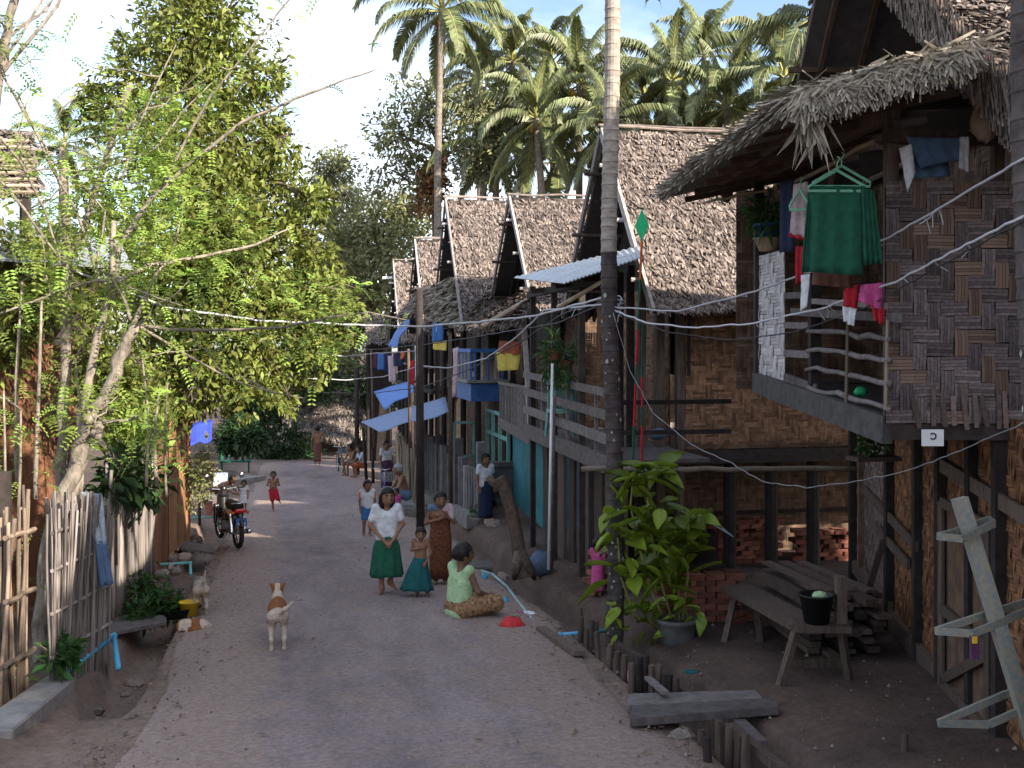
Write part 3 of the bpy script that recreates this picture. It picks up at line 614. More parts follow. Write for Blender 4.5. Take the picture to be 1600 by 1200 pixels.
# ---- houses C to F: lower storeys
def house_C():
    t = HC
    one('ground_wall', 'teal', t, 'box', (5.0, 22.7, -.15), (.12, 3.0, 2.2)); one('ground_wall', 'teal', t, 'box', (5.9, 21.26, -.15), (1.7, .12, 2.2))
    one('balcony_floor', 'wood_grey', t, 'box', (5.15, 22.5, .93), (1.0, 3.1, .16))
    one('balcony_floor_beam', 'wood_grey', t, 'beam', (4.62, 20.9, .86), (4.62, 24.1, .98), .06, .22); one('balcony_floor_beam', 'wood_grey', t, 'beam', (4.66, 20.93, .87), (5.7, 20.93, .87), .05, .22)
    for i in range(24): one('baluster', 'wood_grey', t, 'beam', (4.62, 21.0+i*.13, .98), (4.62, 21.0+i*.13, 1.84), .04, .06, up=Vector((0, 1, 0)))
    for i in range(8): one('baluster', random.choice(['wood_grey', 'blue_paint', 'wood']), t, 'beam', (4.7+i*.13, 20.93, .98), (4.7+i*.13, 20.93, 1.84), .09, .03, up=Vector((0, 1, 0)))
    one('handrail', 'wood_grey', t, 'beam', (4.62, 20.9, 1.86), (4.62, 24.1, 1.86), .07, .06); one('handrail', 'wood_grey', t, 'beam', (4.66, 20.93, 1.86), (5.7, 20.93, 1.86), .07, .06)
    one('corner_post', 'barge', t, 'beam', (4.66, 21.05, .9), (4.5, 21.05, 3.6), .09, .09, up=Vector((0, 1, 0)))
    weave_joined('woven_wall', (5.9, 27.4, 1.0), (0, -1, 0), (0, 0, 1), 5.4, 2.7, .16, t, 'weave_dim'); weave_joined('woven_wall', (5.9, 22.9, 1.0), (1, 0, 0), (0, 0, 1), 4, 2.6, .16, t, 'weave_dim')
    # tall turquoise window frame beside the wall
    for y in (24.3, 25.3, 26.2, 27.0): one('frame_post', 'teal_frame', t, 'beam', (4.86, y, -1.1), (4.86, y, 1.1), .08, .07, up=Vector((0, 1, 0)))
    for z in (-.35, .55, 1.08): one('frame_rail', 'teal_frame', t, 'beam', (4.86, 24.3, z), (4.86, 27.0, z), .06, .08)
    one('frame_back', 'wood_dark', t, 'box', (5.6, 25.6, 0), (.05, 3.4, 2.3))
    g = MB(); g.beam((4.55, 27.25, -.9), (4.55, 27.25, .75), .05, .05, up=Vector((0, 1, 0))); g.beam((4.05, 27.25, -.9), (4.05, 27.25, .75), .05, .05, up=Vector((0, 1, 0)))
    for z in (-.85, -.1, .75): g.beam((4.05, 27.25, z), (4.55, 27.25, z), .05, .06)
    g.build('door_frame', 'teal_frame', t)
    # lean-to porch roof of grey thatch with a split bamboo edge
    a, b, c, d = P(742, 512, 24.5), P(820, 492, 20.2), P(835, 452, 22.4), P(835, 440, 26.2)
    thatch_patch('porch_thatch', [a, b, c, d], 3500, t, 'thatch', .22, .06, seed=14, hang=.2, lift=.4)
    one('porch_edge', 'bamboo', t, 'tube', [P(752, 511, 20.6), P(836, 462, 21.6)], .05, 7)
    q, f, r = flakes(900, P(838, 470, 21.2), P(950, 470, 21.2), P(950, 455, 21.6), P(838, 452, 21.6), .2, .06, seed=15); o = link('eave_fringe', npmesh('eave_fringe', q, f, r), 'thatch', t); o['kind'] = 'stuff'
def house_D():
    t = HD; V = Vector
    one('balcony_skirt', 'blue_paint', t, 'box', (4.75, 27.6, 1.55), (.9, 2.9, .42)); one('balcony_ledge', 'concrete', t, 'box', (4.72, 27.6, 1.82), (1.05, 3.0, .07))
    for i in range(14): one('baluster', 'barge' if i % 3 else 'blue_paint', t, 'beam', (4.32, 26.25+i*.2, 1.86), (4.32, 26.25+i*.2, 2.55), .05, .05, up=V((0, 1, 0)))
    for i in range(6): one('baluster', 'barge' if i % 2 else 'blue_paint', t, 'beam', (4.4+i*.17, 26.15, 1.86), (4.4+i*.17, 26.15, 2.55), .05, .05, up=V((0, 1, 0)))
    one('handrail', 'blue_paint', t, 'beam', (4.32, 26.1, 2.58), (4.32, 29.1, 2.58), .08, .09); one('handrail', 'blue_paint', t, 'beam', (4.35, 26.15, 2.58), (5.3, 26.15, 2.58), .08, .09)
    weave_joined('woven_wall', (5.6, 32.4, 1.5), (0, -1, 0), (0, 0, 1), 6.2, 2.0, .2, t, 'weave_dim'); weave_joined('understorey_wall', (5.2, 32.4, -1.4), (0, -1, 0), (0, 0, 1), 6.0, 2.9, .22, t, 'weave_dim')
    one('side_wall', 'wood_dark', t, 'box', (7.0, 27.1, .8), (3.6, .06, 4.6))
    for y in (26.3, 28.6, 30.8, 32.3): one('stilt', 'wood_dark', t, 'tube', [(4.5, y, -1.5), (4.5, y, 3.2)], .08, 8)
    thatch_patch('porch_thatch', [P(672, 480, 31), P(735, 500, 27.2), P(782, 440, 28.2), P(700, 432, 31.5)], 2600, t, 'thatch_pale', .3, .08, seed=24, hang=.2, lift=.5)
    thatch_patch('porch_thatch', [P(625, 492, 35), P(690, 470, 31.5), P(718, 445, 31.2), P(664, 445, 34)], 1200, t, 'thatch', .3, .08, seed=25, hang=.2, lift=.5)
def house_EF():
    for t, y0, y1, x in ((HE, 34.6, 39.2, 4.6), (HF, 41.6, 46, 4.5)):
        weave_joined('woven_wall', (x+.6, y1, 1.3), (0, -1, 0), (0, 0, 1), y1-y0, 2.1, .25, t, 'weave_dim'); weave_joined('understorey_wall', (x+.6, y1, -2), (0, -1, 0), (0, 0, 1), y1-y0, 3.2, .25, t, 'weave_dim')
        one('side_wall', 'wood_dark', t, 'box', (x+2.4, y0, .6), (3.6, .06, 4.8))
        for k in range(4): one('stilt', 'wood_dark', t, 'tube', [(x, y0+(y1-y0)*k/3, -2.4), (x, y0+(y1-y0)*k/3, 3.1)], .08, 8)
        one('upper_floor', 'wood_dark', t, 'box', (x+.5, (y0+y1)/2, 1.2), (1.4, y1-y0, .12))
        one('upper_rail', 'wood_grey', t, 'beam', (x-.15, y0, 2.0), (x-.15, y1, 2.0), .05, .07)
    one('ridge_board', 'white', HF, 'beam', P(598, 434, 43.6), P(626, 434, 43.6), .06, .1); one('ridge_board', 'white', HF, 'beam', P(607, 442, 43.4), P(624, 442, 43.4), .05, .06); one('gable_post', 'white', HF, 'beam', P(618, 440, 43.3), P(618, 478, 43.3), .06, .06, up=FWD)
    t = wthing('thatched_hut', 'low thatched lean-to at the far end of the house row', 'house', P(585, 640, 49), group='thatched houses along the street')
    thatch_patch('roof_thatch', [P(572, 532, 48), P(612, 534, 47.6), P(612, 490, 49.5), P(574, 490, 49.5)], 900, t, 'thatch_grey', .3, .1, seed=61)
    for px in (575, 608): one('post', 'wood_dark', t, 'tube', [P(px, 720, 48.6), P(px, 500, 49)], .07, 7)
    one('wall', 'wood_dark', t, 'slab', [P(572, 720, 49.3), P(612, 720, 49.3), P(612, 500, 49.3), P(572, 500, 49.3)], .05)
    t = wthing('thatched_hut', 'brown thatched hut hidden in bushes at the street end', 'house', P(520, 715, 56))
    thatch_patch('roof_thatch', [P(455, 668, 55), P(545, 690, 53), P(560, 605, 57), P(480, 612, 58)], 1800, t, 'thatch_grey', .35, .11, seed=62, hang=.15)
    thatch_patch('roof_thatch', [P(545, 690, 53), P(600, 670, 57), P(585, 606, 60), P(560, 605, 57)], 900, t, 'thatch_grey', .35, .11, seed=63)
    for px in (470, 500, 540, 575): one('post', 'wood_dark', t, 'tube', [P(px, 730, 55.5), P(px, 650, 56)], .08, 7)
    one('wall', 'weave_dim', t, 'slab', [P(470, 728, 57), P(580, 728, 57), P(580, 655, 57), P(470, 655, 57)], .05)
house_C(); house_D(); house_EF()
# ------------------------------------------------------------------ unseen houses behind the camera, added and shaped to shade the street
HZ1 = gable_house('thatched_house', 'unseen thatched house beside the viewpoint, added to shade the street', 5.7, 12.5, -2.0, 1.9, 5.4, 7.7, 3.6, 3.7, 3000, .3, .1, 71)
HZ2 = gable_house('thatched_house', 'unseen thatched house farther back behind the viewpoint, added for its shade', 5.7, 12.5, -10, -6.4, -2.9, 7.8, 3.6, 3.7, 3000, .3, .1, 81)
for t, y0, y1 in ((HZ1, -1.7, 5.0), (HZ2, -9.5, -3.4)):
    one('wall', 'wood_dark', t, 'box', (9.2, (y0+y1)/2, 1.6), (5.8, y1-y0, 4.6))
    for k in range(4): one('stilt', 'wood_dark', t, 'tube', [(6.0, y0+(y1-y0)*k/3, -.4), (6.0, y0+(y1-y0)*k/3, 3.6)], .09, 8)
# ------------------------------------------------------------------ foliage
def leafcloud(blobs, n, size, seed, asp=.38, clump=10, shell=.55, droop=.35, crad=.16, ur=.7):
    """leaf-sized rhombs in clumps through the volume of the blobs: (center, radii)"""
    rng = np.random.RandomState(seed); vol = np.array([np.prod(np.array(b[1])**.75) for b in blobs]); vol /= vol.sum()
    nc = n//clump; bi = rng.choice(len(blobs), nc, p=vol)
    C = np.array([tuple(b[0]) for b in blobs])[bi]; Rr = np.array([b[1] if hasattr(b[1], '__len__') else (b[1],)*3 for b in blobs])[bi]
    d = rng.randn(nc, 3); d /= np.linalg.norm(d, axis=1)[:, None]; rad = (shell+(1-shell)*rng.rand(nc))*(1+.12*rng.randn(nc))
    cc = C+d*Rr*rad[:, None]
    cr = (Rr.mean(1)*crad)[:, None]
    k = clump; c = np.repeat(cc, k, 0)+rng.randn(nc*k, 3)*np.repeat(cr, k, 0); o = np.repeat(d, k, 0)
    dr = o*.7+rng.randn(nc*k, 3)*.75; dr[:, 2] -= droop; dr /= np.linalg.norm(dr, axis=1)[:, None]
    up = rng.randn(nc*k, 3)*ur; up[:, 2] += 1; s_ = np.cross(dr, up); s_ /= np.linalg.norm(s_, axis=1)[:, None]
    L_ = size*(.6+.8*rng.rand(nc*k)); W = L_*asp*.5; nn = np.cross(s_, dr)
    m = c+dr*(L_*.5)[:, None]+nn*(L_*.06)[:, None]
    q = np.stack([c, m+s_*W[:, None], c+dr*L_[:, None]-nn*(L_*.08)[:, None], m-s_*W[:, None]], 1).reshape(-1, 3)
    cv = np.repeat(rng.rand(nc), k)*.5+rng.rand(nc*k)*.5
    return q, np.arange(len(q)).reshape(-1, 4), cv
def limb(m, a, b, r0, r1, wob=.12, k=6):
    a = Vector(a); b = Vector(b); pts = wavy(a, b, wob*(b-a).length*.25, k); m.tube(pts, [r0+(r1-r0)*i/(k-1) for i in range(k)], 7)
def tree(name, label, base, forks, blobs, n, size, leafm, bark, r0, seed, group=None, cat='tree', **kw):
    """forks: list of points the trunk passes; limbs run from the last ones to the blobs"""
    t = wthing(name, label, cat, Vector(base), group=group)
    pts = [Vector(base)]+[Vector(p) for p in forks]; k = len(pts)
    m = MB(); m.tube(pts, [r0*(1-.6*i/max(1, k-1)) for i in range(k)], 10); m.build('trunk', bark, t, True)
    for i, (c, r) in enumerate(blobs):
        st = min(pts[max(1, k//2):], key=lambda p: (p-Vector(c)).length); mm = MB(); e = Vector(c)+Vector((jit(.2), jit(.2), .2))
        limb(mm, st, e, r0*.30, r0*.08)
        for q_ in range(3):
            rr = r if hasattr(r, '__len__') else (r, r, r); s_ = st.lerp(e, random.uniform(.5, .95)); limb(mm, s_, Vector(c)+Vector((jit(rr[0]), jit(rr[1]), jit(rr[2])))*.8, r0*.10, r0*.03, .2, 5)
        mm.build('limb', bark, t, True)
    q, f, r = leafcloud(blobs, n, size, seed, **kw); link('crown', npmesh('crown', q, f, r), leafm, t)
    return t
FARK = dict(ur=2.5)
def B(px, py, d, rpx, f=1.0):
    r = rpx/F*d; return (P(px, py, d), (r, r*f, r))
def gpt(x, y): return Vector((x, y, hz_(x, y)))
# big mango tree on the left
bl = [(300,55,21,100),(230,150,21,80),(360,120,21.5,85),(285,30,22,70),(385,215,21,85),(290,230,20.5,120),(415,300,21,85),(335,335,20,110),(440,395,20.5,80),(380,430,19.5,100),(295,420,19.5,105),(475,470,20,70),(425,515,19.5,80),(340,540,19,95),(250,500,19.5,85),(460,575,20,50),(390,600,19,60),(300,600,19,70),(215,420,20,85),(170,180,21.5,50),(180,330,20.5,70),(240,590,19,60),(300,-10,21.5,45),(345,30,21,40),(140,150,21.5,25),(420,120,21,40),(455,230,20.5,35),(485,320,20.5,38),(500,410,20,40),(530,470,19.5,35),(545,510,20,28),(500,545,19.5,40),(440,630,19.5,30),(205,75,21.5,30)]
BL = [B(x, y, d, r, .9) for (x, y, d, r) in bl]
gb = G(262, 800); tree('mango_tree', 'big leafy green tree overhanging the left of the street', (P(250, 790, 21).x-.4, P(250, 790, 21).y, -1.2), [P(262, 690, 21), P(280, 560, 21), P(295, 400, 21), P(300, 250, 21), P(300, 120, 21.3)], BL, 40000, .15, 'leaf_mango', 'bark_dark', .22, 5, shell=.35, asp=.42, crad=.13, clump=16)
tree('mango_tree', 'unseen leafy tree behind the veranda house, added to block the sun', gpt(14.0, 12.5), [(14, 12.5, 3), (14.2, 12.4, 6)], [(Vector((14, 12.5, 6.5)), (2.6, 2.6, 2.2)), (Vector((13.5, 10, 5.2)), (2, 2, 1.8)), (Vector((14.5, 15, 5.5)), (2.2, 2.2, 2))], 5000, .3, 'leaf_mango', 'bark_dark', .25, 6)  # unseen, added to keep sun off the stilt house wall
tree('mango_tree', 'unseen leafy tree between the two houses behind the viewpoint, added for shade', gpt(8.0, -2.5), [(8, -2.5, 3), (7.6, -2.5, 6)], [(Vector((7.2, -2.5, 7.2)), (2.3, 2.0, 1.9)), (Vector((8.6, -3, 6.6)), (2, 2, 1.8)), (Vector((6.2, -2.3, 5.6)), (1.5, 1.6, 1.3))], 6000, .28, 'leaf_mango', 'bark_dark', .25, 8, shell=.2)  # added out of view to block sun coming between those two houses
# middle distance trees
tree('broadleaf_tree', 'airy small-leaved tree with brown withered leaves on its trunk', P(690, 640, 54), [P(685, 420, 54), P(680, 300, 54), P(690, 240, 54)], [B(640, 225, 54, 60), B(690, 175, 54, 55), B(610, 210, 54, 40), B(735, 240, 54, 45), B(650, 160, 54, 45), B(600, 270, 54, 35), B(660, 280, 54, 45)], 4200, .30, 'leaf_olive', 'bark_dark', .35, 11, group='broadleaf trees beyond the roofs', ur=2.5, shell=.3)
tree('broadleaf_tree', 'pale upright tree just right of the withered trunk', P(760, 640, 50), [P(755, 400, 50), P(755, 300, 50), P(765, 230, 50)], [B(760, 190, 50, 60), B(790, 240, 50, 55), B(740, 150, 50, 40), B(800, 180, 50, 40), B(750, 260, 50, 40)], 4800, .28, 'leaf_pale', 'bark', .28, 12, group='broadleaf trees beyond the roofs', ur=2.5, shell=.25)
tree('broadleaf_tree', 'thin hazy tree nearest the big green tree in the gap', P(515, 640, 66), [P(515, 450, 66), P(520, 330, 66)], [B(522, 265, 66, 38), B(545, 310, 66, 35), B(500, 300, 66, 30), B(530, 345, 66, 40)], 3500, .34, 'leaf_far', 'bark', .25, 13, group='broadleaf trees beyond the roofs', ur=2.5, shell=.2)
tree('broadleaf_tree', 'dense spreading tree low between the street end and roofs', P(590, 650, 60), [P(590, 500, 60), P(600, 400, 60)], [B(590, 350, 60, 60), B(640, 340, 60, 50), B(560, 390, 60, 50), B(620, 410, 58, 60), B(560, 440, 58, 55), B(600, 470, 58, 50), B(530, 400, 62, 40)], 11000, .34, 'leaf_olive', 'bark', .3, 14, group='broadleaf trees beyond the roofs', ur=2.5, shell=.3)
tree('broadleaf_tree', 'light green tree above the far end of the street', P(540, 690, 62), [P(535, 560, 62), P(530, 480, 62)], [B(520, 450, 62, 50), B(500, 510, 62, 45), B(550, 500, 60, 45), B(470, 480, 62, 45), B(530, 560, 60, 50), B(480, 560, 60, 40)], 9000, .34, 'leaf_far', 'bark', .3, 15, group='broadleaf trees beyond the roofs', ur=2.5, shell=.3)
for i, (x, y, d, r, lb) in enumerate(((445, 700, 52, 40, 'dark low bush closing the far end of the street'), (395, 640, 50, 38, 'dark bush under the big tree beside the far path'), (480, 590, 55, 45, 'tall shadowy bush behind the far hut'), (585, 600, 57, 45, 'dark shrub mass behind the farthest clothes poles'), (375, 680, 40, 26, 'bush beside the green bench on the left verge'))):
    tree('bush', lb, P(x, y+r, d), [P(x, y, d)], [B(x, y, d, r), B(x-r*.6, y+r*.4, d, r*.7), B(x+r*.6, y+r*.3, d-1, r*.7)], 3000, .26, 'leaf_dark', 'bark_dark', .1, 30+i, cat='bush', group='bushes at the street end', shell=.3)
# withered leaves clinging to the trunk
q, f, r = leafcloud([B(675, 280, 53.6, 22), B(672, 310, 53.6, 24), B(680, 255, 53.6, 18)], 700, .4, 77, clump=6); tag(link('withered_creeper', npmesh('withered_creeper', q, f, r), 'palm_dead'), 'rust-brown withered creeper around the airy tree trunk', 'creeper')
# ------------------------------------------------------------------ palms
def frond_mesh(seed, L_=4.0, rise=.5, droop=1.6, nl=74, width=.9):
    rng = random.Random(seed); m = MB(); pts = []; k = 14; x = y = 0.0; a = rise
    p = Vector((0, 0, 0)); pts.append(p.copy())
    for i in range(k):
        p = p+Vector((math.cos(a), 0, math.sin(a)))*(L_/k); a -= droop/k*(.5+1.2*i/k); pts.append(p.copy())
    m.mi = 1; m.tube(pts, [.045*(1-i/(k+.5))+.008 for i in range(k+1)], 5, rnd=.5); m.mi = 0
    for i in range(nl):
        t = .13+.86*i/nl; s = t*k; j = min(int(s), k-1); q = pts[j].lerp(pts[j+1], s-j); dr = (pts[j+1]-pts[j]).normalized()
        ll = width*(math.sin(min(1, (t+.08))*math.pi*.92)**.6)*(.85+.3*rng.random())
        for sd in (-1, 1):
            o = Vector((0, sd, 0)); d0 = (o*.75+dr*.65+Vector((0, 0, .12+rng.uniform(-.12, .12)))).normalized(); d1 = (o*.28+dr*.45+Vector((0, 0, -.95+rng.uniform(-.25, .25)))).normalized()
            a1 = q+d0*ll*.45; a2 = a1+d1*ll*.6; w_ = dr*.036; 
            m.add([q-w_, q+w_, a1+w_, a1-w_, a2], [(0, 1, 2, 3)], rng.random()); b = len(m.v)
            m.f.append((b-2, b-3, b-1)); m.r.append(m.r[-1]); m.m.append(0)
    me = m.mesh('frond'); me.materials.append(M('palm_leaf')); me.materials.append(M('palm_stem')); return me
FR = [frond_mesh(1, 4.0, 1.15, 1.7), frond_mesh(2, 4.2, .75, 1.9), frond_mesh(3, 4.2, .35, 1.8), frond_mesh(4, 4.0, -.1, 1.5), frond_mesh(5, 3.8, -.75, .7), frond_mesh(6, 3.2, 1.4, .7)]
def trunk_pts(base, top, bend, k=9):
    base = Vector(base); top = Vector(top); return [base.lerp(top, i/(k-1))+bend*math.sin(math.pi*i/(k-1)) for i in range(k)]
def palm(label, base, top, nf=18, scale=1.0, seed=0, r=.16, nuts=True, bend=Vector((0, 0, 0)), hang=5, name='coconut_palm', group='coconut palms behind the houses'):
    rng = random.Random(seed); t = wthing(name, label, 'palm tree', Vector(base), group=group)
    one('trunk', 'bark', t, 'tube', trunk_pts(base, top, bend), [r*(1.25-.05*i) for i in range(9)], 9, smooth=True)
    for i in range(nf):
        u = i/nf; k = 5 if u < .12 else 0 if u < .28 else 1 if u < .5 else 2 if u < .68 else 3 if u < .85 else 4
        o = link('frond', FR[k], None, t)
        s = scale*rng.uniform(.85, 1.1)
        o.matrix_basis = Matrix.Translation(Vector(top)+Vector((0, 0, .1-.25*u))) @ Euler((rng.uniform(-.15, .15), rng.uniform(-.12, .12), i*2.399+rng.uniform(-.3, .3))).to_matrix().to_4x4() @ Matrix.Scale(s, 4)
    m = MB()
    for i in range(10): m.ball(Vector(top)+Vector((jit(.35), jit(.35), -.3-random.random()*.35))*scale, .15*scale, 7)
    if nuts: m.build('coconuts', 'coconut', t, True)
    return t
pl = [(690, 15, 47, 22, 1.1, 'tallest coconut palm, its crown cut by the top edge'), (838, 185, 44, 20, .9, 'coconut palm with orange nuts above the second thatched roof'), (800, 95, 50, 16, 1.0, 'coconut palm between the tallest palm and the orange-nut palm'), (905, 130, 48, 18, 1.05, 'coconut palm just left of the ringed pole'), (860, 100, 54, 16, 1.0, 'coconut palm farther back above the orange-nut palm'), (1050, 125, 46, 20, 1.05, 'feathery coconut palm right of the ringed pole'), (1005, 150, 50, 16, .95, 'dark-fronded coconut palm close to the ringed pole'), (1135, 165, 44, 18, 1.0, 'low coconut palm over the right end of the roof ridge'), (1225, 120, 42, 18, 1.0, 'coconut palm beside the dark gable of the veranda house'), (1285, 30, 36, 16, .9, 'coconut palm half hidden by the dark gable'), (955, 190, 42, 14, .9, 'coconut palm hidden low behind the ringed pole'), (775, 225, 50, 16, .95, 'low palm crown behind the pale upright tree'), (872, 250, 47, 16, .95, 'low palm crown between the orange-nut palm and the ringed pole'), (925, 215, 52, 16, 1.0, 'palm crown immediately left of the nearest thatched ridge'), (1020, 225, 50, 16, 1.0, 'palm crown rising just behind the left end of the big ridge'), (1085, 205, 52, 16, 1.0, 'palm crown behind the middle of the big ridge'), (1165, 225, 48, 16, 1.0, 'palm crown behind the right end of the big ridge'), (1240, 220, 46, 14, .95, 'palm crown squeezed against the veranda house eave'), (745, 125, 60, 16, 1.1, 'distant palm right of the tallest trunk'), (1100, 85, 58, 16, 1.1, 'distant high palm above the big thatched ridge')]
for i, (x, y, d, nf, s, lb) in enumerate(pl):
    tp = P(x, y, d); b = P(x+jit(12), y, d+jit(1)); palm(lb, gpt(b.x, b.y), tp, nf, s*.92, 100+i, bend=Vector((jit(.4), 0, 0)), nuts=i in (0, 1, 3, 5))
palm('small palm crown in the gap above the street end', gpt(*P(460, 360, 58)[:2]), P(462, 352, 58), 14, .8, 130, nuts=False)
palm('palm crown peeping above the left house roof', gpt(*P(95, 200, 34)[:2]), P(100, 222, 34), 12, .5, 131, nuts=False)
# ------------------------------------------------------------------ left verge: fences, left house, moringa trees
def cloth_mat(name, c, **k):
    if name not in MATS: mk(name, c, .9, .05, 14, .3, .1, objvar=.05, **k)
    return name
for nm, c in (('c_green', (.018, .115, .07)), ('c_teal', (.016, .115, .125)), ('c_white', (.70, .71, .76)), ('c_lime', (.42, .60, .34)), ('c_navy', (.02, .028, .075)), ('c_blue', (.06, .17, .42)), ('c_jeans', (.10, .17, .30)), ('c_jeanslight', (.42, .48, .58)), ('c_tarp', (.13, .25, .60)), ('c_tarpblue', (.04, .07, .60)), ('c_tarppale', (.20, .27, .44)), ('c_pink', (.60, .10, .30)), ('c_palepink', (.55, .42, .45)), ('c_red', (.48, .02, .04)), ('c_rust', (.34, .09, .05)), ('c_brown', (.15, .07, .05)), ('c_maroon', (.07, .02, .04)), ('c_yellow', (.70, .55, .12)), ('c_grey', (.3, .3, .32)), ('c_orange', (.65, .16, .04)), ('c_purple', (.10, .04, .09)), ('c_bluegrey', (.13, .19, .30))): cloth_mat(nm, c)
def patch(m, q, nu=10, nv=10, amp=.02, waves=3, flare=1.0, ph=0):
    """q: TL, TR, BR, BL in space; folds run downwards"""
    a, b, c, d = [Vector(p) for p in q]; n = (b-a).cross(d-a).normalized(); vs = []; fs = []
    for j in range(nv+1):
        v = j/nv
        for i in range(nu+1):
            u = i/nu; p = a.lerp(b, u).lerp(d.lerp(c, u), v); p = p+n*amp*(.35+.65*v*flare)*math.sin(u*waves*6.283+ph+v*1.3+.6*math.sin(v*5))
            vs.append(p+Vector((jit(1), jit(1), jit(1)))*amp*.12)
    for j in range(nv):
        for i in range(nu): k = j*(nu+1)+i; fs.append((k, k+1, k+nu+2, k+nu+1))
    m.add(vs, fs, .5)
def cloth(name, label, cat, quads, mat, amp=.02, waves=3, group=None, thick=.008, parent=None):
    o = None
    m = MB(); root = None
    for i, (q, mt) in enumerate([(q, mat) if not (isinstance(q, tuple) and isinstance(q[1], str)) else q for q in quads]):
        if isinstance(mat, (list, tuple)): m.mi = list(mat).index(mt)
        patch(m, [P(*p) for p in q], amp=amp, waves=waves, ph=i*1.7)
    ob = m.build(name, mat, parent, True); sd = ob.modifiers.new('s', 'SOLIDIFY'); sd.thickness = thick; sd.offset = 0
    return tag(ob, label, cat, group) if parent is None else ob
def stakes(t, a, b, n, h0, h1, mat, r=(.012, .019), lean=.05, name='bamboo_stake', jz=.12):
    a = Vector(a); b = Vector(b); ms = []
    for k in range(5):
        m = MB(); pts = [(0, 0, 0)]+[(jit(.012), jit(.012), z) for z in (.25, .5, .75)]+[(jit(.02), jit(.02), 1)]; m.tube(pts, [1*.016]*5, 6); ms.append(m.mesh('bamboo_stake', True))
    for i in range(n):
        p = a.lerp(b, (i+.5)/n)+Vector((jit(.02), jit(.02), 0)); p.z = hz_(p.x, p.y)-.05
        o = link(name, random.choice(ms), mat if not isinstance(mat, (list, tuple)) else None, t)
        if isinstance(mat, (list, tuple)) and not o.data.materials: o.data.materials.append(M(mat[0]))
        s = random.uniform(*r)/.016; h = h0+(h1-h0)*(i+.5)/n+jit(jz)
        o.matrix_basis = Matrix.Translation(p) @ Euler((jit(lean), jit(lean), random.uniform(0, 6))).to_matrix().to_4x4() @ Matrix.Diagonal((s, s, h, 1))
mk('bamboo_brown', (.21, .155, .12), .7, .35, 6, .4, .1, objvar=.35)
def fence_left():
    a, b = G(70, 1090), G(168, 1030)
    t = wthing('bamboo_fence', 'pale bamboo stake fence panel with the blue cloth over it', 'fence', G(120, 1060), group='fence panels on the left verge')
    stakes(t, G(78, 1086), b, 84, 1.80, 1.74, 'bamboo_grey', r=(.008, .0135))
    for z in (.35, .75, 1.15, 1.5): one('fence_batten', 'bamboo_grey', t, 'tube', wavy(G(75, 1086)+UP*z+Vector((.035, 0, 0)), b+UP*(z+.04)+Vector((.035, 0, 0)), .01), .02, 6)
    t = wthing('bamboo_fence', 'grey weathered stake fence between blue cloth and brown boards', 'fence', G(200, 945), group='fence panels on the left verge')
    stakes(t, G(170, 990), G(240, 902), 62, 1.95, 2.1, 'bamboo_grey', r=(.018, .032), lean=.025)
    for z in (.5, 1.2): one('fence_batten', 'bamboo_grey', t, 'tube', wavy(G(170, 990)+UP*z-Vector((.05, 0, 0)), G(240, 902)+UP*z-Vector((.05, 0, 0)), .01), .025, 6)
    t = wthing('bamboo_fence', 'sparse stake fence by the dark post at the picture edge', 'fence', G(30, 1110), group='fence panels on the left verge')
    stakes(t, G(10, 1120)+Vector((-.1, 0, 0)), G(70, 1088)+Vector((-.15, 0, 0)), 13, 1.6, 1.9, 'bamboo_brown', r=(.014, .022), lean=.06)
    for z in (.45, 1.0, 1.55): one('fence_batten', 'bamboo_brown', t, 'tube', wavy(G(8, 1122)+UP*z, G(72, 1088)+UP*z-Vector((.1, 0, 0)), .015), .024, 6)
    t = wthing('plank_fence', 'dull brown vertical board fence beside the grey stakes', 'fence', G(250, 890), group='fence panels on the left verge')
    a, b = G(240, 900), G(263, 878)
    for i in range(9):
        p = a.lerp(b, (i+.5)/9); one('plank', 'wood_red', t, 'box', (p.x, p.y, p.z+1.05), (.025, (b-a).length/9*.95, 2.15+jit(.1)))
    t = wthing('plank_fence', 'tall orange-brown sunlit plank fence behind the motorcycle', 'fence', G(278, 862), group='fence panels on the left verge')
    a, b = G(262, 880)+Vector((.04, 0, 0)), G(293, 846)
    for i in range(10):
        p = a.lerp(b, (i+.5)/10); one('plank', 'wood_orange', t, 'box', (p.x+jit(.01), p.y, p.z+1.35), (.03, (b-a).length/10*.97, 2.5+jit(.12)))
    p = b; one('end_post', 'wood_orange', t, 'box', (p.x, p.y+.05, p.z+1.3), (.1, .1, 2.6))
    tag(one('gate_post', 'wood_dark', None, 'tube', [G(2, 1105)-UP*.2, G(2, 1105)+UP*2.1], [.09, .085], 10), 'thick dark weathered post at the left picture edge', 'post')
    tag(one('verge_board', 'wood_orange', None, 'box', (P(258, 640, 19).x, P(258, 640, 19).y, P(258, 700, 19).z), (.06, .28, 1.5)), 'short orange board standing behind the plank fence', 'board')
    # low concrete footing under the plank fences
    t = wthing('fence_footing', 'rough stones set along the foot of the plank fence', 'footing', G(270, 875))
    for i in range(23): one('stone', 'stone', t, 'ball', G(245, 905).lerp(G(300, 842), i/22)+Vector((.12+jit(.08), 0, .02+jit(.06))), (.075+jit(.03), .11+jit(.05), .07+jit(.03)), 6)
fence_left()
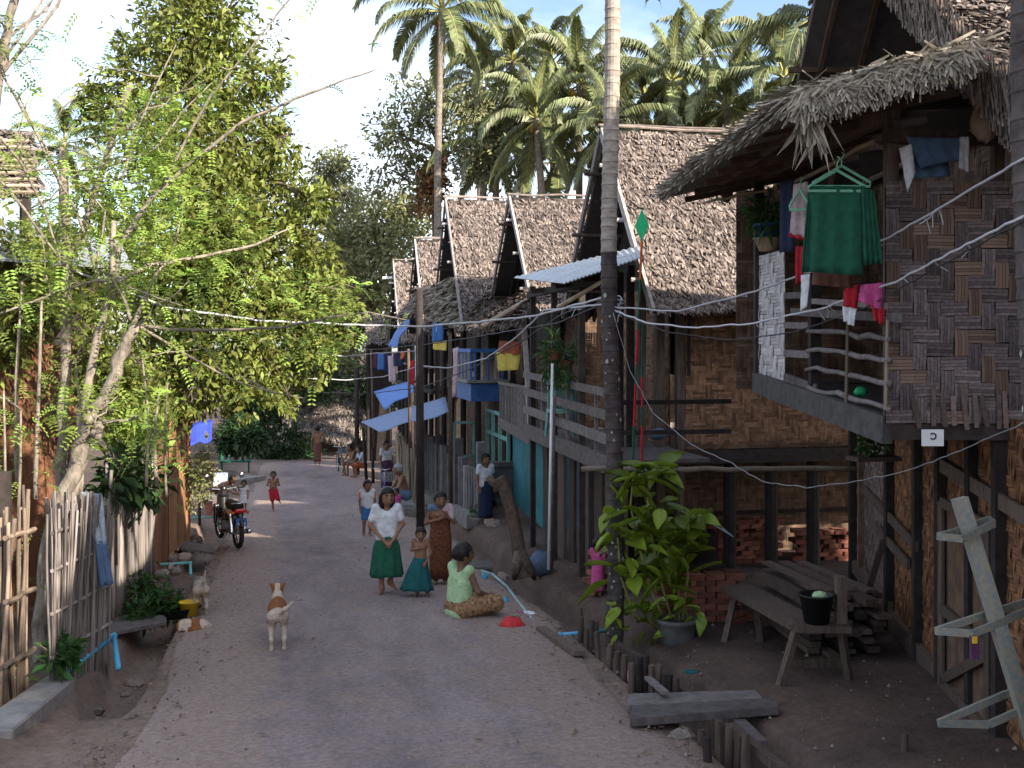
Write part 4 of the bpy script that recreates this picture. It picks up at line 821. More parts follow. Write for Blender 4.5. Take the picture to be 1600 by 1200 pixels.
def left_house():
    t = wthing('plank_house', 'red-brown plank house behind the left trees under a rusty roof', 'house', (-4.5, 13, gz(-4.5, 13)))
    a, b = P(-90, 700, 12.3), P(118, 700, 15.5)
    for i in range(14):
        p = a.lerp(b, (i+.5)/14); q = (b-a).normalized(); w_ = (b-a).length/14
        one('plank', 'wood_red', t, 'beam', Vector((p.x, p.y, -.8)), Vector((p.x, p.y, 2.75+jit(.05))), w_*.97, .03, up=q.cross(UP))
    m = MB(); m.slab([P(-120, 396, 12), P(208, 418, 14.8), P(185, 372, 17.5), P(-120, 330, 17)], .03); m.build('tin_roof', 'tin', t)
    m = MB(); m.slab([P(-120, 600, 16.5), P(150, 600, 17.2), P(150, 380, 17.2), P(-120, 380, 16.5)], .05); m.build('back_wall', 'wood_dark', t)
    t2 = wthing('thatched_house', 'thatched roof end peeping out at the upper left', 'house', P(-60, 700, 15), group='thatched houses along the street')
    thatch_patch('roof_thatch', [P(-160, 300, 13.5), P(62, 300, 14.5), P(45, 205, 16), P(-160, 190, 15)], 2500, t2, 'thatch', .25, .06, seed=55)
    for i in range(9): one('eave_batten', 'bamboo', t2, 'tube', [P(-100, 300-i*10, 13.3+i*.1), P(60-i*2, 300-i*10, 14.2+i*.1)], .02, 5)
    for px in (-40, 40): one('post', 'wood_dark', t2, 'tube', [P(px, 800, 15.4), P(px, 250, 15.4)], .08, 7)
left_house()
# feathery moringa trees
def sprays(m, pts, n, size, rng, off=.35, lift=.1):
    """pinnate leaves: pairs of small leaflets along short stalks"""
    for _ in range(n):
        k = rng.randrange(len(pts)-1); p = pts[k].lerp(pts[k+1], rng.random())+Vector((rng.uniform(-off, off), rng.uniform(-off, off), rng.uniform(-off, off)))
        d = Vector((rng.uniform(-1, 1), rng.uniform(-1, 1), rng.uniform(-.7, .5))).normalized(); s = d.cross(UP).normalized(); u = s.cross(d); L_ = size*rng.uniform(.7, 1.3); rv = rng.random()
        s = (s*math.cos(.5)+u*rng.uniform(-.6, .6)).normalized()
        for j in range(6):
            c = p+d*(L_*j/6)-UP*(.02*j*j*L_)
            for sd in (-1, 1):
                e = c+(s*sd+d*.35)*L_*.30; w_ = d*L_*.075; m.add([c, (c+e)/2+w_, e, (c+e)/2-w_], [(0, 1, 2, 3)], .6*rv+.4*rng.random())
def moringa():
    rng = random.Random(5)
    t1 = wthing('moringa_tree', 'gnarled grey tree leaning out from behind the bamboo fence', 'tree', G(66, 1050), group='feathery trees on the left verge')
    D = 10.9
    def poly(t, name, pts, r0, r1, d0=D, d1=None, bark='bark', n=9):
        d1 = d1 or d0; k = len(pts); v = [P(x, y, d0+(d1-d0)*i/(k-1)) for i, (x, y) in enumerate(pts)]
        vv = []
        for i in range(k-1):
            for s in (0, .33, .66): vv.append(v[i].lerp(v[i+1], s)+Vector((jit(.25*r0), jit(.25*r0), jit(.25*r0)))*(0 if s == 0 and i == 0 else 1))
        vv.append(v[-1]); K = len(vv); one(name, bark, t, 'tube', vv, [max(.004, r0+(r1-r0)*i/(K-1)+jit(r0*.07)) for i in range(K)], n, smooth=True); return v
    p0 = [(64, 1060), (70, 930), (80, 840), (102, 765), (128, 700), (146, 655), (175, 605), (193, 545), (210, 508)]
    poly(t1, 'trunk', p0, .105, .055)
    m = MB()
    for i in range(8): m.ball(P(140+jit(16), 668+jit(22), D-.06), .055+jit(.02), 8)
    m.build('burl', 'bark', t1, True)
    allp = []
    def br(t, pts, r0, r1, d0, d1, nsp, size=.16, bark='bark', off=.3):
        v = poly(t, 'branch', pts, r0, r1, d0, d1, bark, 7); allp.append((t, v, nsp, size, off))
    br(t1, [(210, 508), (265, 515), (340, 515), (440, 512), (520, 495), (575, 488), (635, 500)], .022, .006, D, 13, 60, .14)
    br(t1, [(210, 505), (250, 530), (300, 560), (360, 592), (420, 612), (475, 622)], .018, .006, D, 12, 60, .13)
    br(t1, [(208, 508), (225, 470), (245, 425), (268, 400), (285, 330)], .025, .008, D, 11.5, 60)
    br(t1, [(205, 500), (195, 470), (175, 430), (150, 420), (165, 330), (130, 290)], .02, .008, D, 11, 60)
    br(t1, [(185, 440), (230, 415), (320, 400), (400, 382), (455, 356)], .028, .008, D, 12.5, 60)
    br(t1, [(150, 650), (165, 660), (205, 655), (212, 650)], .02, .01, D, 10.6, 10)
    t2 = wthing('moringa_tree', 'straight slim grey tree rising through the feathery leaves', 'tree', G(90, 1075), group='feathery trees on the left verge')
    poly(t2, 'trunk', [(82, 1070), (88, 900), (96, 720), (100, 600), (103, 480), (103, 400), (100, 260)], .07, .045, 11.4)
    br(t2, [(100, 420), (130, 360), (155, 280), (180, 200), (205, 130)], .04, .025, 11.4, 11.4, 40)
    br(t2, [(98, 300), (70, 230), (40, 180), (0, 110), (-20, 70)], .018, .012, 11.4, 11, 40)
    br(t2, [(160, 470), (150, 420), (120, 330), (80, 260), (30, 150)], .022, .01, 11.2, 11, 50)
    br(t2, [(190, 440), (150, 438), (90, 456), (0, 490), (-40, 500)], .016, .01, 11, 10.6, 40)
    br(t2, [(-10, 270), (40, 330), (75, 380), (120, 440), (135, 470)], .016, .01, 10.8, 11, 30)
    br(t2, [(-10, 205), (30, 250), (70, 330), (100, 420)], .014, .01, 10.4, 11, 40)
    t3 = wthing('moringa_tree', 'slender tree with one very long thin branch reaching over the street', 'tree', G(100, 1060), group='feathery trees on the left verge')
    poly(t3, 'trunk', [(95, 1060), (105, 850), (120, 740), (132, 640), (155, 520), (172, 450), (178, 345)], .055, .03, 11.1)
    br(t3, [(178, 470), (185, 385), (240, 305), (300, 252), (380, 190), (460, 155), (540, 125), (598, 104)], .032, .007, 11.1, 11.6, 70, .15, 'bark')
    br(t3, [(255, 290), (300, 200), (330, 150), (370, 100), (400, 65), (455, -5), (475, -20)], .018, .006, 11.2, 11.6, 60, .15)
    br(t3, [(185, 300), (215, 200), (250, 120), (275, 70)], .014, .005, 11.2, 11.4, 45)
    br(t3, [(170, 260), (240, 235), (290, 170), (330, 130)], .012, .005, 11.2, 11.4, 45)
    t4 = wthing('moringa_tree', 'bare-branched tree crossing the top left corner', 'tree', G(-40, 1130), group='feathery trees on the left verge')
    poly(t4, 'trunk', [(-60, 1130), (-50, 700), (-30, 300), (0, 110), (12, 50), (28, -15)], .07, .035, 10.5)
    br(t4, [(-5, 125), (40, 70), (85, 15), (100, -10)], .02, .012, 10.5, 10.7, 14)
    br(t4, [(0, 100), (30, 60), (60, 10), (75, -15)], .014, .01, 10.5, 10.7, 14)
    br(t4, [(12, 60), (30, 45), (60, 25), (90, -10)], .012, .008, 10.5, 10.7, 14)
    for (x, y0, y1, d) in ((12, 1080, 610, 10.2), (32, 1090, 640, 10.4), (55, 780, 470, 10.6), (28, 760, 440, 10.9), (125, 800, 560, 11.3), (228, 760, 560, 13), (245, 760, 600, 13.5), (260, 780, 600, 14)):
        br(t4 if x < 100 else t3, [(x, y0), (x+jit(6), (y0+y1)/2), (x+jit(10), y1)], random.uniform(.016, .03), .01, d, d, 26)
    # twigs
    for i in range(46):
        t, v, _, _, _ = random.choice(allp); a = random.choice(v); e = a+RGT*jit(.9)+UP*random.uniform(-.3, .8)+FWD*jit(.4)
        one('twig', 'bark', t, 'tube', wavy(a, e, .04, 6), [.010, .009, .008, .007, .005, .003], 5, smooth=True); allp.append((t, [a, e], 14, .14, .2))
    # free sprays between the branches
    for t, cl in ((t1, [(300, 330, 12, 90), (250, 400, 11.5, 90), (330, 450, 12, 80), (420, 470, 12.5, 70), (500, 500, 13, 60), (540, 470, 13, 40), (210, 650, 11, 50)]), (t2, [(110, 330, 11.5, 90), (160, 400, 11.2, 80), (40, 420, 10.8, 60), (90, 640, 10.6, 50)]), (t3, [(190, 230, 11.3, 90), (230, 320, 11.3, 80), (240, 210, 11.4, 70)]), (t4, [(10, 60, 10.5, 40), (0, 230, 10.5, 40)])):
        m = MB()
        for (x, y, d, r) in cl:
            c = P(x, y, d); sprays(m, [c, c+UP*.01], int(r*1.0 if t is not t4 else r*.4), .17, rng, off=r/F*d)
        for (tt, v, nsp, size, off) in allp:
            if tt is t: sprays(m, v, int(nsp*.62), size, rng, off)
        m.build('crown', 'leaf_moringa', t)
moringa()
# dark broad-leaved creepers on the left house and plants behind the fence
for i, (lb, bl_, n, sz, mt) in enumerate((('dark leafy creeper smothering the left plank house', [(20, 400, 13.5, 60), (60, 460, 13.5, 55), (10, 520, 13.5, 50), (80, 380, 14, 40), (140, 470, 14.5, 45), (150, 560, 14, 55), (200, 610, 14.5, 55)], 5000, .13, 'leaf_mango'), ('broad-leaved shrub hanging over the grey stake fence', [(180, 752, 13, 30), (215, 762, 14, 30), (195, 735, 13.5, 30), (235, 750, 14.5, 25)], 420, .22, 'leaf_dark'), ('leafy bush at the end of the plank fence', [(312, 740, 21, 22), (308, 770, 21, 20), (318, 715, 21.5, 18)], 1400, .09, 'leaf_olive'), ('weedy plant growing over the left drain edge', [(225, 925, 14, 26), (245, 945, 13.6, 28), (270, 950, 13.8, 20), (215, 960, 13.2, 18)], 900, .11, 'leaf_weed'), ('small weed at the foot of the pale bamboo fence', [(90, 1030, 10.2, 24), (105, 1010, 10.3, 16)], 180, .13, 'leaf_weed'), ('upright strap-leaved plants behind the grey stakes', [(205, 700, 14.5, 35), (225, 690, 14.8, 35)], 300, .4, 'leaf_moringa'))):
    bb = [B(*b) for b in bl_]; x, y, d, r = bl_[0]
    tree('creeper_bush' if i == 0 else 'leafy_shrub', lb, bb[0][0]-UP*(.5 if i > 2 else 1.0), [bb[0][0]], bb, n, sz, mt, 'bark_dark', .03, 200+i, cat='shrub', shell=.2, clump=6, crad=.3, **({'asp': .14, 'droop': -1.2} if i == 5 else {}))
# cloth on the fence
cloth('hanging_cloth', 'faded blue cloth hung over the bamboo stake fence', 'cloth', [((( 126, 768, 11.05), (160, 772, 11.05), (166, 850, 11.0), (148, 850, 10.95)), 'c_jeanslight'), (((148, 845, 10.95), (166, 845, 11.0), (178, 912, 11.0), (156, 918, 10.95)), 'c_jeans')], ['c_jeanslight', 'c_jeans'], .02, 2)
# kerb slab, pipes, plank bridges
mk('pvc_pale', (.28, .42, .46), .4, .1, 8, .25)
def pipe(label, pts, r, mat, group='water pipes along the drains'):
    t = wthing('water_pipe', label, 'pipe', Vector(pts[0]), group=group); v = [Vector(p) for p in pts]
    for i in range(len(v)-1): one('pipe_length', mat, t, 'tube', [v[i], v[i+1]], r, 9, smooth=True)
    for p in v[1:-1]: one('elbow', mat, t, 'ball', p, r*1.45, 8, smooth=True)
pipe('bright blue water pipe bending down beside the bamboo fence', [G(100, 1072)+UP*.12, G(178, 1026)+UP*.22, G(185, 1048)+UP*.02], .028, 'pvc_blue')
pipe('short blue pipe end behind the concrete kerb slab', [G(-20, 1093)+UP*.05, G(28, 1105)+UP*.02], .026, 'pvc_blue')
pipe('thin turquoise pipe crossing the left drain by the plank fence', [G(226, 893)+UP*.1, G(297, 889)+UP*.1, G(298, 898)+UP*.0], .024, 'pvc_teal')
pipe('turquoise pipe running under the parked motorcycle', [G(282, 820)+UP*.15, G(345, 818)+UP*.15], .02, 'pvc_teal')
pipe('pale blue pipe lying along the right drain behind the seated person', [G(752, 902)+UP*.1, G(770, 906)+UP*.08, G(792, 922)+UP*.05, G(846, 988)+UP*.0], .02, 'pvc_pale')
pipe('blue pipe elbow standing beside the ringed pole', [G(876, 1010)-UP*.05, G(875, 995)+UP*.02, G(952, 989)+UP*.03], .024, 'pvc_blue')
m = MB(); a, b, c, d = G(-30, 1165), G(0, 1160), G(118, 1078), G(70, 1072)
m.slab([G(-60, 1170)+UP*.13, G(20, 1165)+UP*.13, G(118, 1080)+UP*.13, G(78, 1073)+UP*.13][::1], .32); o = m.build('kerb_slab', 'concrete', None); bv = o.modifiers.new('b', 'BEVEL'); bv.width = .015
tag(o, 'grey concrete slab bridging the drain at the lower left', 'slab')
def bridge(label, corners, n, mat, thick=.05, extra=None):
    """plank bridge: corners near-left, near-right, far-right, far-left"""
    t = wthing('plank_bridge', label, 'bridge', Vector(corners[0]), group='plank bridges over the drains'); a, b, c, d = [Vector(p) for p in corners]
    for i in range(n):
        s0, s1 = i/n+.01, (i+1)/n-.01; j1, j2 = jit(.04), jit(.04); m = MB()
        q = [a.lerp(d, s0).lerp(b.lerp(c, s0), j1), a.lerp(d, s0).lerp(b.lerp(c, s0), 1+j2), a.lerp(d, s1).lerp(b.lerp(c, s1), 1+j2), a.lerp(d, s1).lerp(b.lerp(c, s1), j1)]
        nr = (q[1]-q[0]).cross(q[3]-q[0]).normalized()
        m.slab(q, thick*(1 if nr.z > 0 else -1), nrm=nr); o = m.build('plank', mat, t); bv = o.modifiers.new('b', 'BEVEL'); bv.width = .006
    if extra: extra(t)
bridge('two grey planks crossing the left drain below the weeds', [G(172, 1002)+UP*.1, G(258, 982)+UP*.08, G(256, 966)+UP*.08, G(172, 980)+UP*.12], 2, 'wood_grey')
bridge('short plank step crossing the drain by the motorcycle', [G(262, 862)+UP*.12, G(338, 868)+UP*.05, G(336, 858)+UP*.05, G(266, 850)+UP*.12], 2, 'wood_grey')
def ex(t): one('cross_batten', 'wood_grey', t, 'beam', G(1012, 1092)+UP*.19, G(1040, 1118)+UP*.19, .06, .03)
bridge('thick worn plank bridge over the right drain in the foreground', [G(978, 1150)+UP*.14, G(1212, 1130)+UP*.14, G(1188, 1102)+UP*.14, G(988, 1108)+UP*.14], 2, 'wood_grey', .075, ex)
bridge('small dark plank step behind the standing woman', [G(722, 892)+UP*.05, G(768, 894)+UP*.08, G(765, 882)+UP*.08, G(728, 882)+UP*.05], 1, 'wood_grey', .05)
tag(one('loose_plank', 'wood_grey', None, 'beam', G(1155, 1135)+UP*.04, G(1190, 1170)+UP*.04, .10, .04), 'short plank lying beside the foreground bridge', 'plank', 'loose planks by the right drain')
tag(one('loose_plank', 'wood', None, 'beam', G(845, 990)+UP*.06, G(905, 1030)+UP*.06, .12, .05), 'split plank lying on the drain edge by the blue elbow', 'plank', 'loose planks by the right drain')
# drain revetment stakes (right)
t = wthing('drain_revetment', 'rotting wooden stakes shoring up the right drain', 'revetment', G(1010, 1060))
def rst(px, py, h, mt='wood'):
    p = G(px, py); one('stake', mt, t, 'tube', [p-UP*.4, p+UP*h+Vector((jit(.04), jit(.04), 0))], [.035+jit(.01), .03], 7)
for (px, py, h) in ((985, 1085, .28), (993, 1080, .26), (1001, 1074, .30), (1010, 1068, .26), (1018, 1075, .22), (1027, 1080, .25), (1036, 1085, .2), (1045, 1090, .2), (1055, 1096, .2), (975, 1060, .22), (962, 1048, .2), (950, 1040, .22), (938, 1030, .28), (925, 1020, .34), (930, 1015, .3), (1140, 1178, .2), (1150, 1185, .18), (1162, 1192, .2), (1125, 1170, .22), (1092, 1165, .12), (1110, 1190, .18), (1412, 1195, .22), (948, 1035, .15), (915, 1012, .2), (905, 1005, .3), (912, 1000, .36)): rst(px, py, h, random.choice(['wood', 'wood_dark', 'wood']))
for a, b in (((1005, 1048), (1090, 1108)), ((1140, 1150), (1230, 1225)), ((955, 1012), (1005, 1045))): one('revetment_rail', 'wood', t, 'beam', G(*a)+UP*.07, G(*b)+UP*.07, .07, .07)
# stones: the larger ones singly, the fine rubble as one mass
smesh = []
for k in range(5):
    m = MB(); m.ball((0, 0, 0), (1, .8, .6), 8)
    m.v = [tuple(Vector(v)*(1+.22*math.sin(i*1.7+k*3)) + Vector((jit(.1), jit(.1), jit(.08)))) for i, v in enumerate(m.v)]
    smesh.append(m.mesh('stone'))
def stone(px, py, r, mat, label):
    p = G(px, py); o = link('stone', smesh[random.randrange(5)] if mat == 'stone' else smesh[0].copy(), mat); o.location = (p.x, p.y, hz_(p.x, p.y)+r*.25); o.scale = (r, r, r*.8); o.rotation_euler = (jit(.3), jit(.3), jit(3)); tag(o, label, 'stone', 'stones along the verges')
for (px, py, r, lb) in ((150, 1065, .11, 'rock at the foot of the bent blue pipe'), (208, 1022, .10, 'grey rock just past the blue pipe bend'), (195, 1035, .06, 'small stone beside the blue pipe'), (282, 918, .2, 'flat pale boulder above the feeding dogs'), (265, 905, .12, 'boulder at the weeds by the turquoise pipe'), (770, 830, .2, 'boulder on the raised yard behind the woman'), (815, 800, .16, 'boulder beside the white pots'), (765, 872, .2, 'kerb boulder behind the seated person, lower one'), (785, 868, .16, 'kerb boulder behind the seated person, higher one'), (1065, 1152, .1, 'brick-like stone under the foreground bridge'), (795, 985, .07, 'stone by the red basin')): stone(px, py, r, 'stone', lb)
rng = np.random.RandomState(4); m = MB()
for i in range(4200):
    u = rng.rand()
    if u < .36: y = 6+rng.rand()**1.4*22; x = float(ledge(np.array([y]))[0])+rng.randn()*.28
    elif u < .75: y = 6+rng.rand()**1.4*22; x = float(redge(np.array([y]))[0])+rng.randn()*.30
    elif u < .83: y = 6+rng.rand()*14; x = 3.6+rng.rand()*2.6
    else: y = 5+rng.rand()**1.5*30; x = -1+rng.rand()*3.8
    r = .008+.026*rng.rand()**3.5; z = hz_(x, y)+.01
    if -1.1 < x < 2.9: z += .05; r *= .6
    a = rng.rand()*6; ca, sa = math.cos(a)*r, math.sin(a)*r
    m.add([(x+ca, y+sa, z-.004), (x-sa*.8, y+ca*.8, z-.004), (x-ca, y-sa, z-.004), (x+sa*.8, y-ca*.8, z-.004), (x+sa*.2, y+ca*.2, z+r*.8)], [(0, 1, 4), (1, 2, 4), (2, 3, 4), (3, 0, 4)], rng.rand())
tag(m.build('gravel', 'stone', None), 'loose pebbles and rubble strewn along the street edges', 'gravel', kind='stuff')
mk('litter_leaf', (.16, .10, .06), .9, .6, 5, .3)
m = MB()
for i in range(520):
    u = rng.rand(); y = 6+rng.rand()**1.4*24
    x = float(ledge(np.array([y]))[0])+rng.randn()*.3 if u < .4 else float(redge(np.array([y]))[0])+rng.randn()*.35 if u < .8 else rng.uniform(-1, 6)
    z = hz_(x, y)+(.075 if -1.2 < x < 3 else .02); a = rng.rand()*6; L_ = .02+.035*rng.rand(); d = Vector((math.cos(a), math.sin(a), .1))*L_; s = Vector((-math.sin(a), math.cos(a), .15))*L_*.3; c = Vector((x, y, z))
    m.add([c-d, c+s, c+d, c-s], [(0, 1, 2, 3)], rng.rand())
tag(m.build('leaf_litter', 'litter_leaf', None), 'dry leaves and twigs scattered on the ground', 'litter', kind='stuff')
# ------------------------------------------------------------------ ringed palm poles, wires
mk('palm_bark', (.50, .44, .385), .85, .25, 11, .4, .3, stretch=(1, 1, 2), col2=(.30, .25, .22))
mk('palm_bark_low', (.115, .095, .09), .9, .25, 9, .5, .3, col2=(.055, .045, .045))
mk('lichen', (.38, .39, .34), .9, .3, 20, .3)
def ringed(label, a, b, r, step, name='ringed_palm', crown=True, seed=3, dark=-9):
    t = wthing(name, label, 'palm tree', Vector(a), group='ringed palm trunks used as wire poles'); a = Vector(a); b = Vector(b); L_ = (b-a).length; m = MB(); pts = []; rr = []; z = 0; rng = random.Random(seed)
    nx = step
    while z < L_:
        s = step*rng.uniform(.75, 1.25)
        for (dz, k) in ((0, 1.0), (.012, 1.07), (.028, 1.03), (s*.55, .97)):
            if z+dz < L_: pts.append(a.lerp(b, (z+dz)/L_)+RGT*.03*math.sin((z+dz)*1.1)); rr.append(r*k*(1.12-.16*(z+dz)/L_))
        z += s
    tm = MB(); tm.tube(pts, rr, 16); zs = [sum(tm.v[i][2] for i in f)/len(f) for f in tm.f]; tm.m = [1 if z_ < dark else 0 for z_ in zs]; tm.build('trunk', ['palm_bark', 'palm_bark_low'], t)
    m = MB()
    for i in range(60):        # lichen spots on the lower trunk
        k = rng.random()**1.2*.45; c = a.lerp(b, k)+RGT*.03*math.sin(k*L_*1.1); an = rng.uniform(2.6, 5.6); d = Vector((math.cos(an), math.sin(an), 0)); s = rng.uniform(.008, .026); p = c+d*r*(1.13-.16*k); q = Vector((-d.y, d.x, 0))
        m.add([p+q*s+d*.004, p+UP*s*1.4+d*.004, p-q*s+d*.004, p-UP*s*1.2+d*.004], [(0, 1, 2, 3)])
    m.build('lichen', 'lichen', t)['kind'] = 'stuff'
    if crown:
        for i in range(11):
            o = link('frond', FR[i % 4], None, t); o.matrix_basis = Matrix.Translation(b) @ Euler((0, 0, i*2.4)).to_matrix().to_4x4() @ Matrix.Scale(.55, 4)
    return t
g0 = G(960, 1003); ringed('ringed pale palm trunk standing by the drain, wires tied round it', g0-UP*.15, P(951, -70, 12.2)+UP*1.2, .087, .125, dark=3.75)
g1 = Vector((P(1648, 900, 6.4).x, P(1648, 900, 6.4).y, 0)); ringed('ringed palm trunk cut by the right picture edge', (g1.x, g1.y, -.45), P(1602, -60, 6.4)+UP*1.5, .105, .14, seed=9, dark=30)
def wire(label, pts, r=.011, mat='wire_white', sag=0, kn=0, group='electric wires across the street'):
    v = [P(*p) for p in pts]; out = []
    for i in range(len(v)-1):
        for s in [k/8 for k in range(8)]:
            p = v[i].lerp(v[i+1], s); p.z -= sag*4*s*(1-s); out.append(p+Vector((jit(.006), jit(.006), jit(.006))))
    out.append(v[-1])
    if mat == 'wire_dark' or not kn:
        tag(one('electric_wire', mat, None, 'tube', out, r, 6, smooth=True), label, 'wire', group); return
    t = wthing('electric_wire', label, 'wire', out[0], group=group); one('cable', mat, t, 'tube', out, r, 6, smooth=True)
    for i in range(kn):        # loose tie ends
        p = random.choice(out[2:-2]); one('tie', mat, t, 'tube', [p, p+Vector((jit(.04), jit(.04), -.03)), p+Vector((jit(.07), jit(.07), -.07+jit(.05)))], .004, 5)
wire('thick white wire from the ringed pole rising to the right trunk, upper one', [(958, 480, 12.1), (1060, 487, 11), (1180, 455, 10), (1280, 420, 9), (1390, 370, 8), (1480, 318, 7.2), (1600, 248, 6.3)], .0095, kn=9)
wire('thick white wire from the ringed pole to the right trunk, second one', [(958, 484, 12.1), (1010, 505, 11.5), (1090, 512, 10.8), (1180, 505, 10), (1290, 480, 9), (1400, 440, 8), (1500, 388, 7.1), (1600, 338, 6.3)], .0095, kn=8)
wire('dark wire sagging just below the white ones on the right', [(960, 488, 12.1), (1040, 518, 11.2), (1140, 532, 10.4), (1240, 520, 9.5), (1350, 482, 8.4), (1460, 420, 7.4), (1600, 344, 6.3)], .006, 'wire_dark')
wire('white wire from the ringed pole straight across to the left trees', [(955, 462, 12.1), (905, 475, 12.4), (840, 493, 13), (760, 502, 13.6), (660, 510, 14), (560, 508, 14), (400, 500, 13.5), (260, 480, 12.5), (110, 420, 11.6)], .013, kn=8)
wire('twisted grey wire from the ringed pole toward the far balcony', [(955, 475, 12.2), (900, 480, 13), (850, 485, 14), (810, 525, 16), (760, 560, 18), (700, 575, 20), (655, 572, 21.5)], .012, kn=3)
wire('white wire from the far wooden pole to the big tree', [(655, 572, 21.5), (600, 588, 21.5), (540, 594, 21), (450, 590, 20), (380, 570, 19)], .011, 'wire_white')
wire('thin white wire above the far end of the street', [(655, 548, 21.5), (590, 552, 21.8), (540, 557, 22), (470, 552, 21), (400, 540, 19)], .011, 'wire_white')
wire('dark wire running parallel over the middle houses', [(955, 470, 12.2), (870, 505, 14), (780, 520, 17), (690, 535, 20), (600, 545, 23), (540, 548, 24), (420, 535, 22)], .010, 'wire_dark')
wire('dark drooping wire across the turquoise house', [(950, 470, 12.2), (880, 490, 14), (820, 530, 16), (740, 575, 19), (660, 605, 22), (580, 615, 24), (510, 614, 24), (430, 605, 22)], .010, 'wire_dark')
wire('thin kinked wire hanging from the ringed pole past the porch', [(958, 490, 12), (985, 580, 12), (1020, 645, 11.8), (1080, 695, 11.4), (1140, 722, 10.8), (1190, 752, 10.2), (1260, 762, 9.4), (1340, 752, 8.7), (1420, 735, 8), (1500, 705, 7.3), (1600, 660, 6.5)], .0045, 'metal_grey')
t = wthing('wire_coil', 'loose white coil of wire wound round the ringed pole', 'wire', P(958, 480, 12.1))
for k in range(5):
    c = P(958, 466+k*6, 12.2); one('wire_loop', 'wire_white', t, 'tube', [c+Vector((math.cos(a)*(.10+jit(.02)), math.sin(a)*.10, .03*math.sin(a*2+k))) for a in [i*.4 for i in range(17)]], .009, 5, smooth=True)
# utility and clothes poles farther down
def pole(label, pts, r, mat='wood_dark', name='wooden_pole', group='poles in front of the far houses'): 
    v = [P(*p) for p in pts]; tag(one(name, mat, None, 'tube', v, [r, r*.85], 9, smooth=True), label, 'pole', group)
b = G(657, 836); db = 20.2
pole('dark wooden pole in front of the concrete fence', [(657, 840, 20), (655, 455, 20)], .08)
pole('thin reddish bamboo pole right of the dark wooden pole', [(705, 800, 20.5), (703, 520, 20.5)], .04, 'bamboo_dark', 'bamboo_pole')
pole('thin bamboo pole holding the far clothes line', [(641, 700, 26), (638, 545, 26)], .04, 'bamboo_dark', 'bamboo_pole')
pole('bamboo pole at the outer end of the far clothes line', [(585, 720, 38), (580, 545, 38)], .05, 'bamboo_dark', 'bamboo_pole')
pole('dark leaning pole beside the parked far bicycle', [(558, 742, 38), (557, 575, 38)], .09)
pole('dark thin post under the blue tarp awning, outer one', [(573, 755, 32), (567, 668, 32)], .05)
pole('dark thin post under the blue tarp awning, inner one', [(583, 755, 31), (582, 700, 31)], .05)
pole('slim white pole leaning beside the porch rails', [(857, 890, 15.6), (863, 568, 15.6)], .022, 'white', 'white_pole')
pole('grey weathered pole paired with the slim white one', [(861, 892, 15.8), (866, 620, 15.8)], .03, 'wood_grey', 'white_pole')
tag(one('bamboo_rail', 'bamboo', None, 'tube', wavy(P(908, 733, 13.6), P(1338, 733, 13.4), .012, 14), [.034+jit(.003) for _ in range(14)], 8, smooth=True), 'long horizontal bamboo pole in front of the stilts', 'pole')
# red and green festival poles with the green diamond
t = wthing('festival_pole', 'thin red and green striped pole topped by a green diamond', 'pole', P(988, 720, 13.3), group='striped festival poles')
a, b = P(988, 730, 13.3), P(1003, 372, 13.3)
for i, (s0, s1, mt) in enumerate(((0, .18, 'c_green'), (.18, .36, 'c_red'), (.36, .45, 'c_green'), (.45, .60, 'c_red'), (.60, .82, 'c_green'), (.82, 1, 'c_orange'))): one('pole_band', mt, t, 'tube', [a.lerp(b, s0), a.lerp(b, s1)], .016, 7)
mk('diamond_green', (.03, .50, .20), .6, .05, 5, .1)
m = MB(); c = P(1003, 352, 13.27); w_, h_ = .085, .2
m.slab([c-RGT*w_, c-UP*h_, c+RGT*w_, c+UP*h_], .012); dd = m.build('diamond', 'diamond_green', t); 
t = wthing('festival_pole', 'shorter red and green striped pole without a diamond', 'pole', P(1003, 730, 13.35), group='striped festival poles')
a, b = P(1003, 735, 13.35), P(1004, 500, 13.35)
for i, (s0, s1, mt) in enumerate(((0, .3, 'c_red'), (.3, .42, 'c_green'), (.42, .62, 'c_red'), (.62, 1, 'c_green'))): one('pole_band', mt, t, 'tube', [a.lerp(b, s0), a.lerp(b, s1)], .015, 7)
# ------------------------------------------------------------------ potted climbing plant with big leaves
def bigleaf(L_=.3, W=.17):
    m = MB(); prof = [(0, .1), (.12, .75), (.3, 1), (.55, .82), (.8, .4), (1, .02)]; vs = []; fs = []
    for (t_, w_) in prof:
        z = -.25*L_*t_*t_; 
        for sd in (-1, 0, 1): vs.append((t_*L_, sd*w_*W/2, z+(.035 if sd else 0)))
    for i in range(len(prof)-1):
        for j in range(2): k = i*3+j; fs.append((k, k+1, k+4, k+3))
    m.add(vs, fs, .5); return m.mesh('leaf', True)
LEAFS = [bigleaf(), bigleaf(.24, .15), bigleaf(.34, .19)]
t = wthing('potted_plant', 'tall bushy pot plant with big glossy yellow-green leaves', 'plant', G(1058, 1012))
pc = G(1058, 1010); one('pot', 'concrete_dark', t, 'lathe', [(.17, 0), (.19, .1), (.215, .26), (.235, .27), (.235, .31), (.20, .31), (.19, .24), (0, .24)], pc, 22, smooth=True)
for (pts) in ([(1050, 990), (1020, 930), (1000, 860), (985, 790), (990, 740)], [(1062, 990), (1060, 920), (1050, 850), (1040, 800)], [(1065, 985), (1075, 900), (1070, 840)], [(1040, 990), (990, 960), (970, 900), (965, 840)], [(1055, 985), (1030, 900), (1015, 820), (1010, 745)]):
    one('stem', 'palm_stem', t, 'tube', [P(x, y, 12.0) for x, y in pts], .014, 6, smooth=True)
rl = random.Random(8)
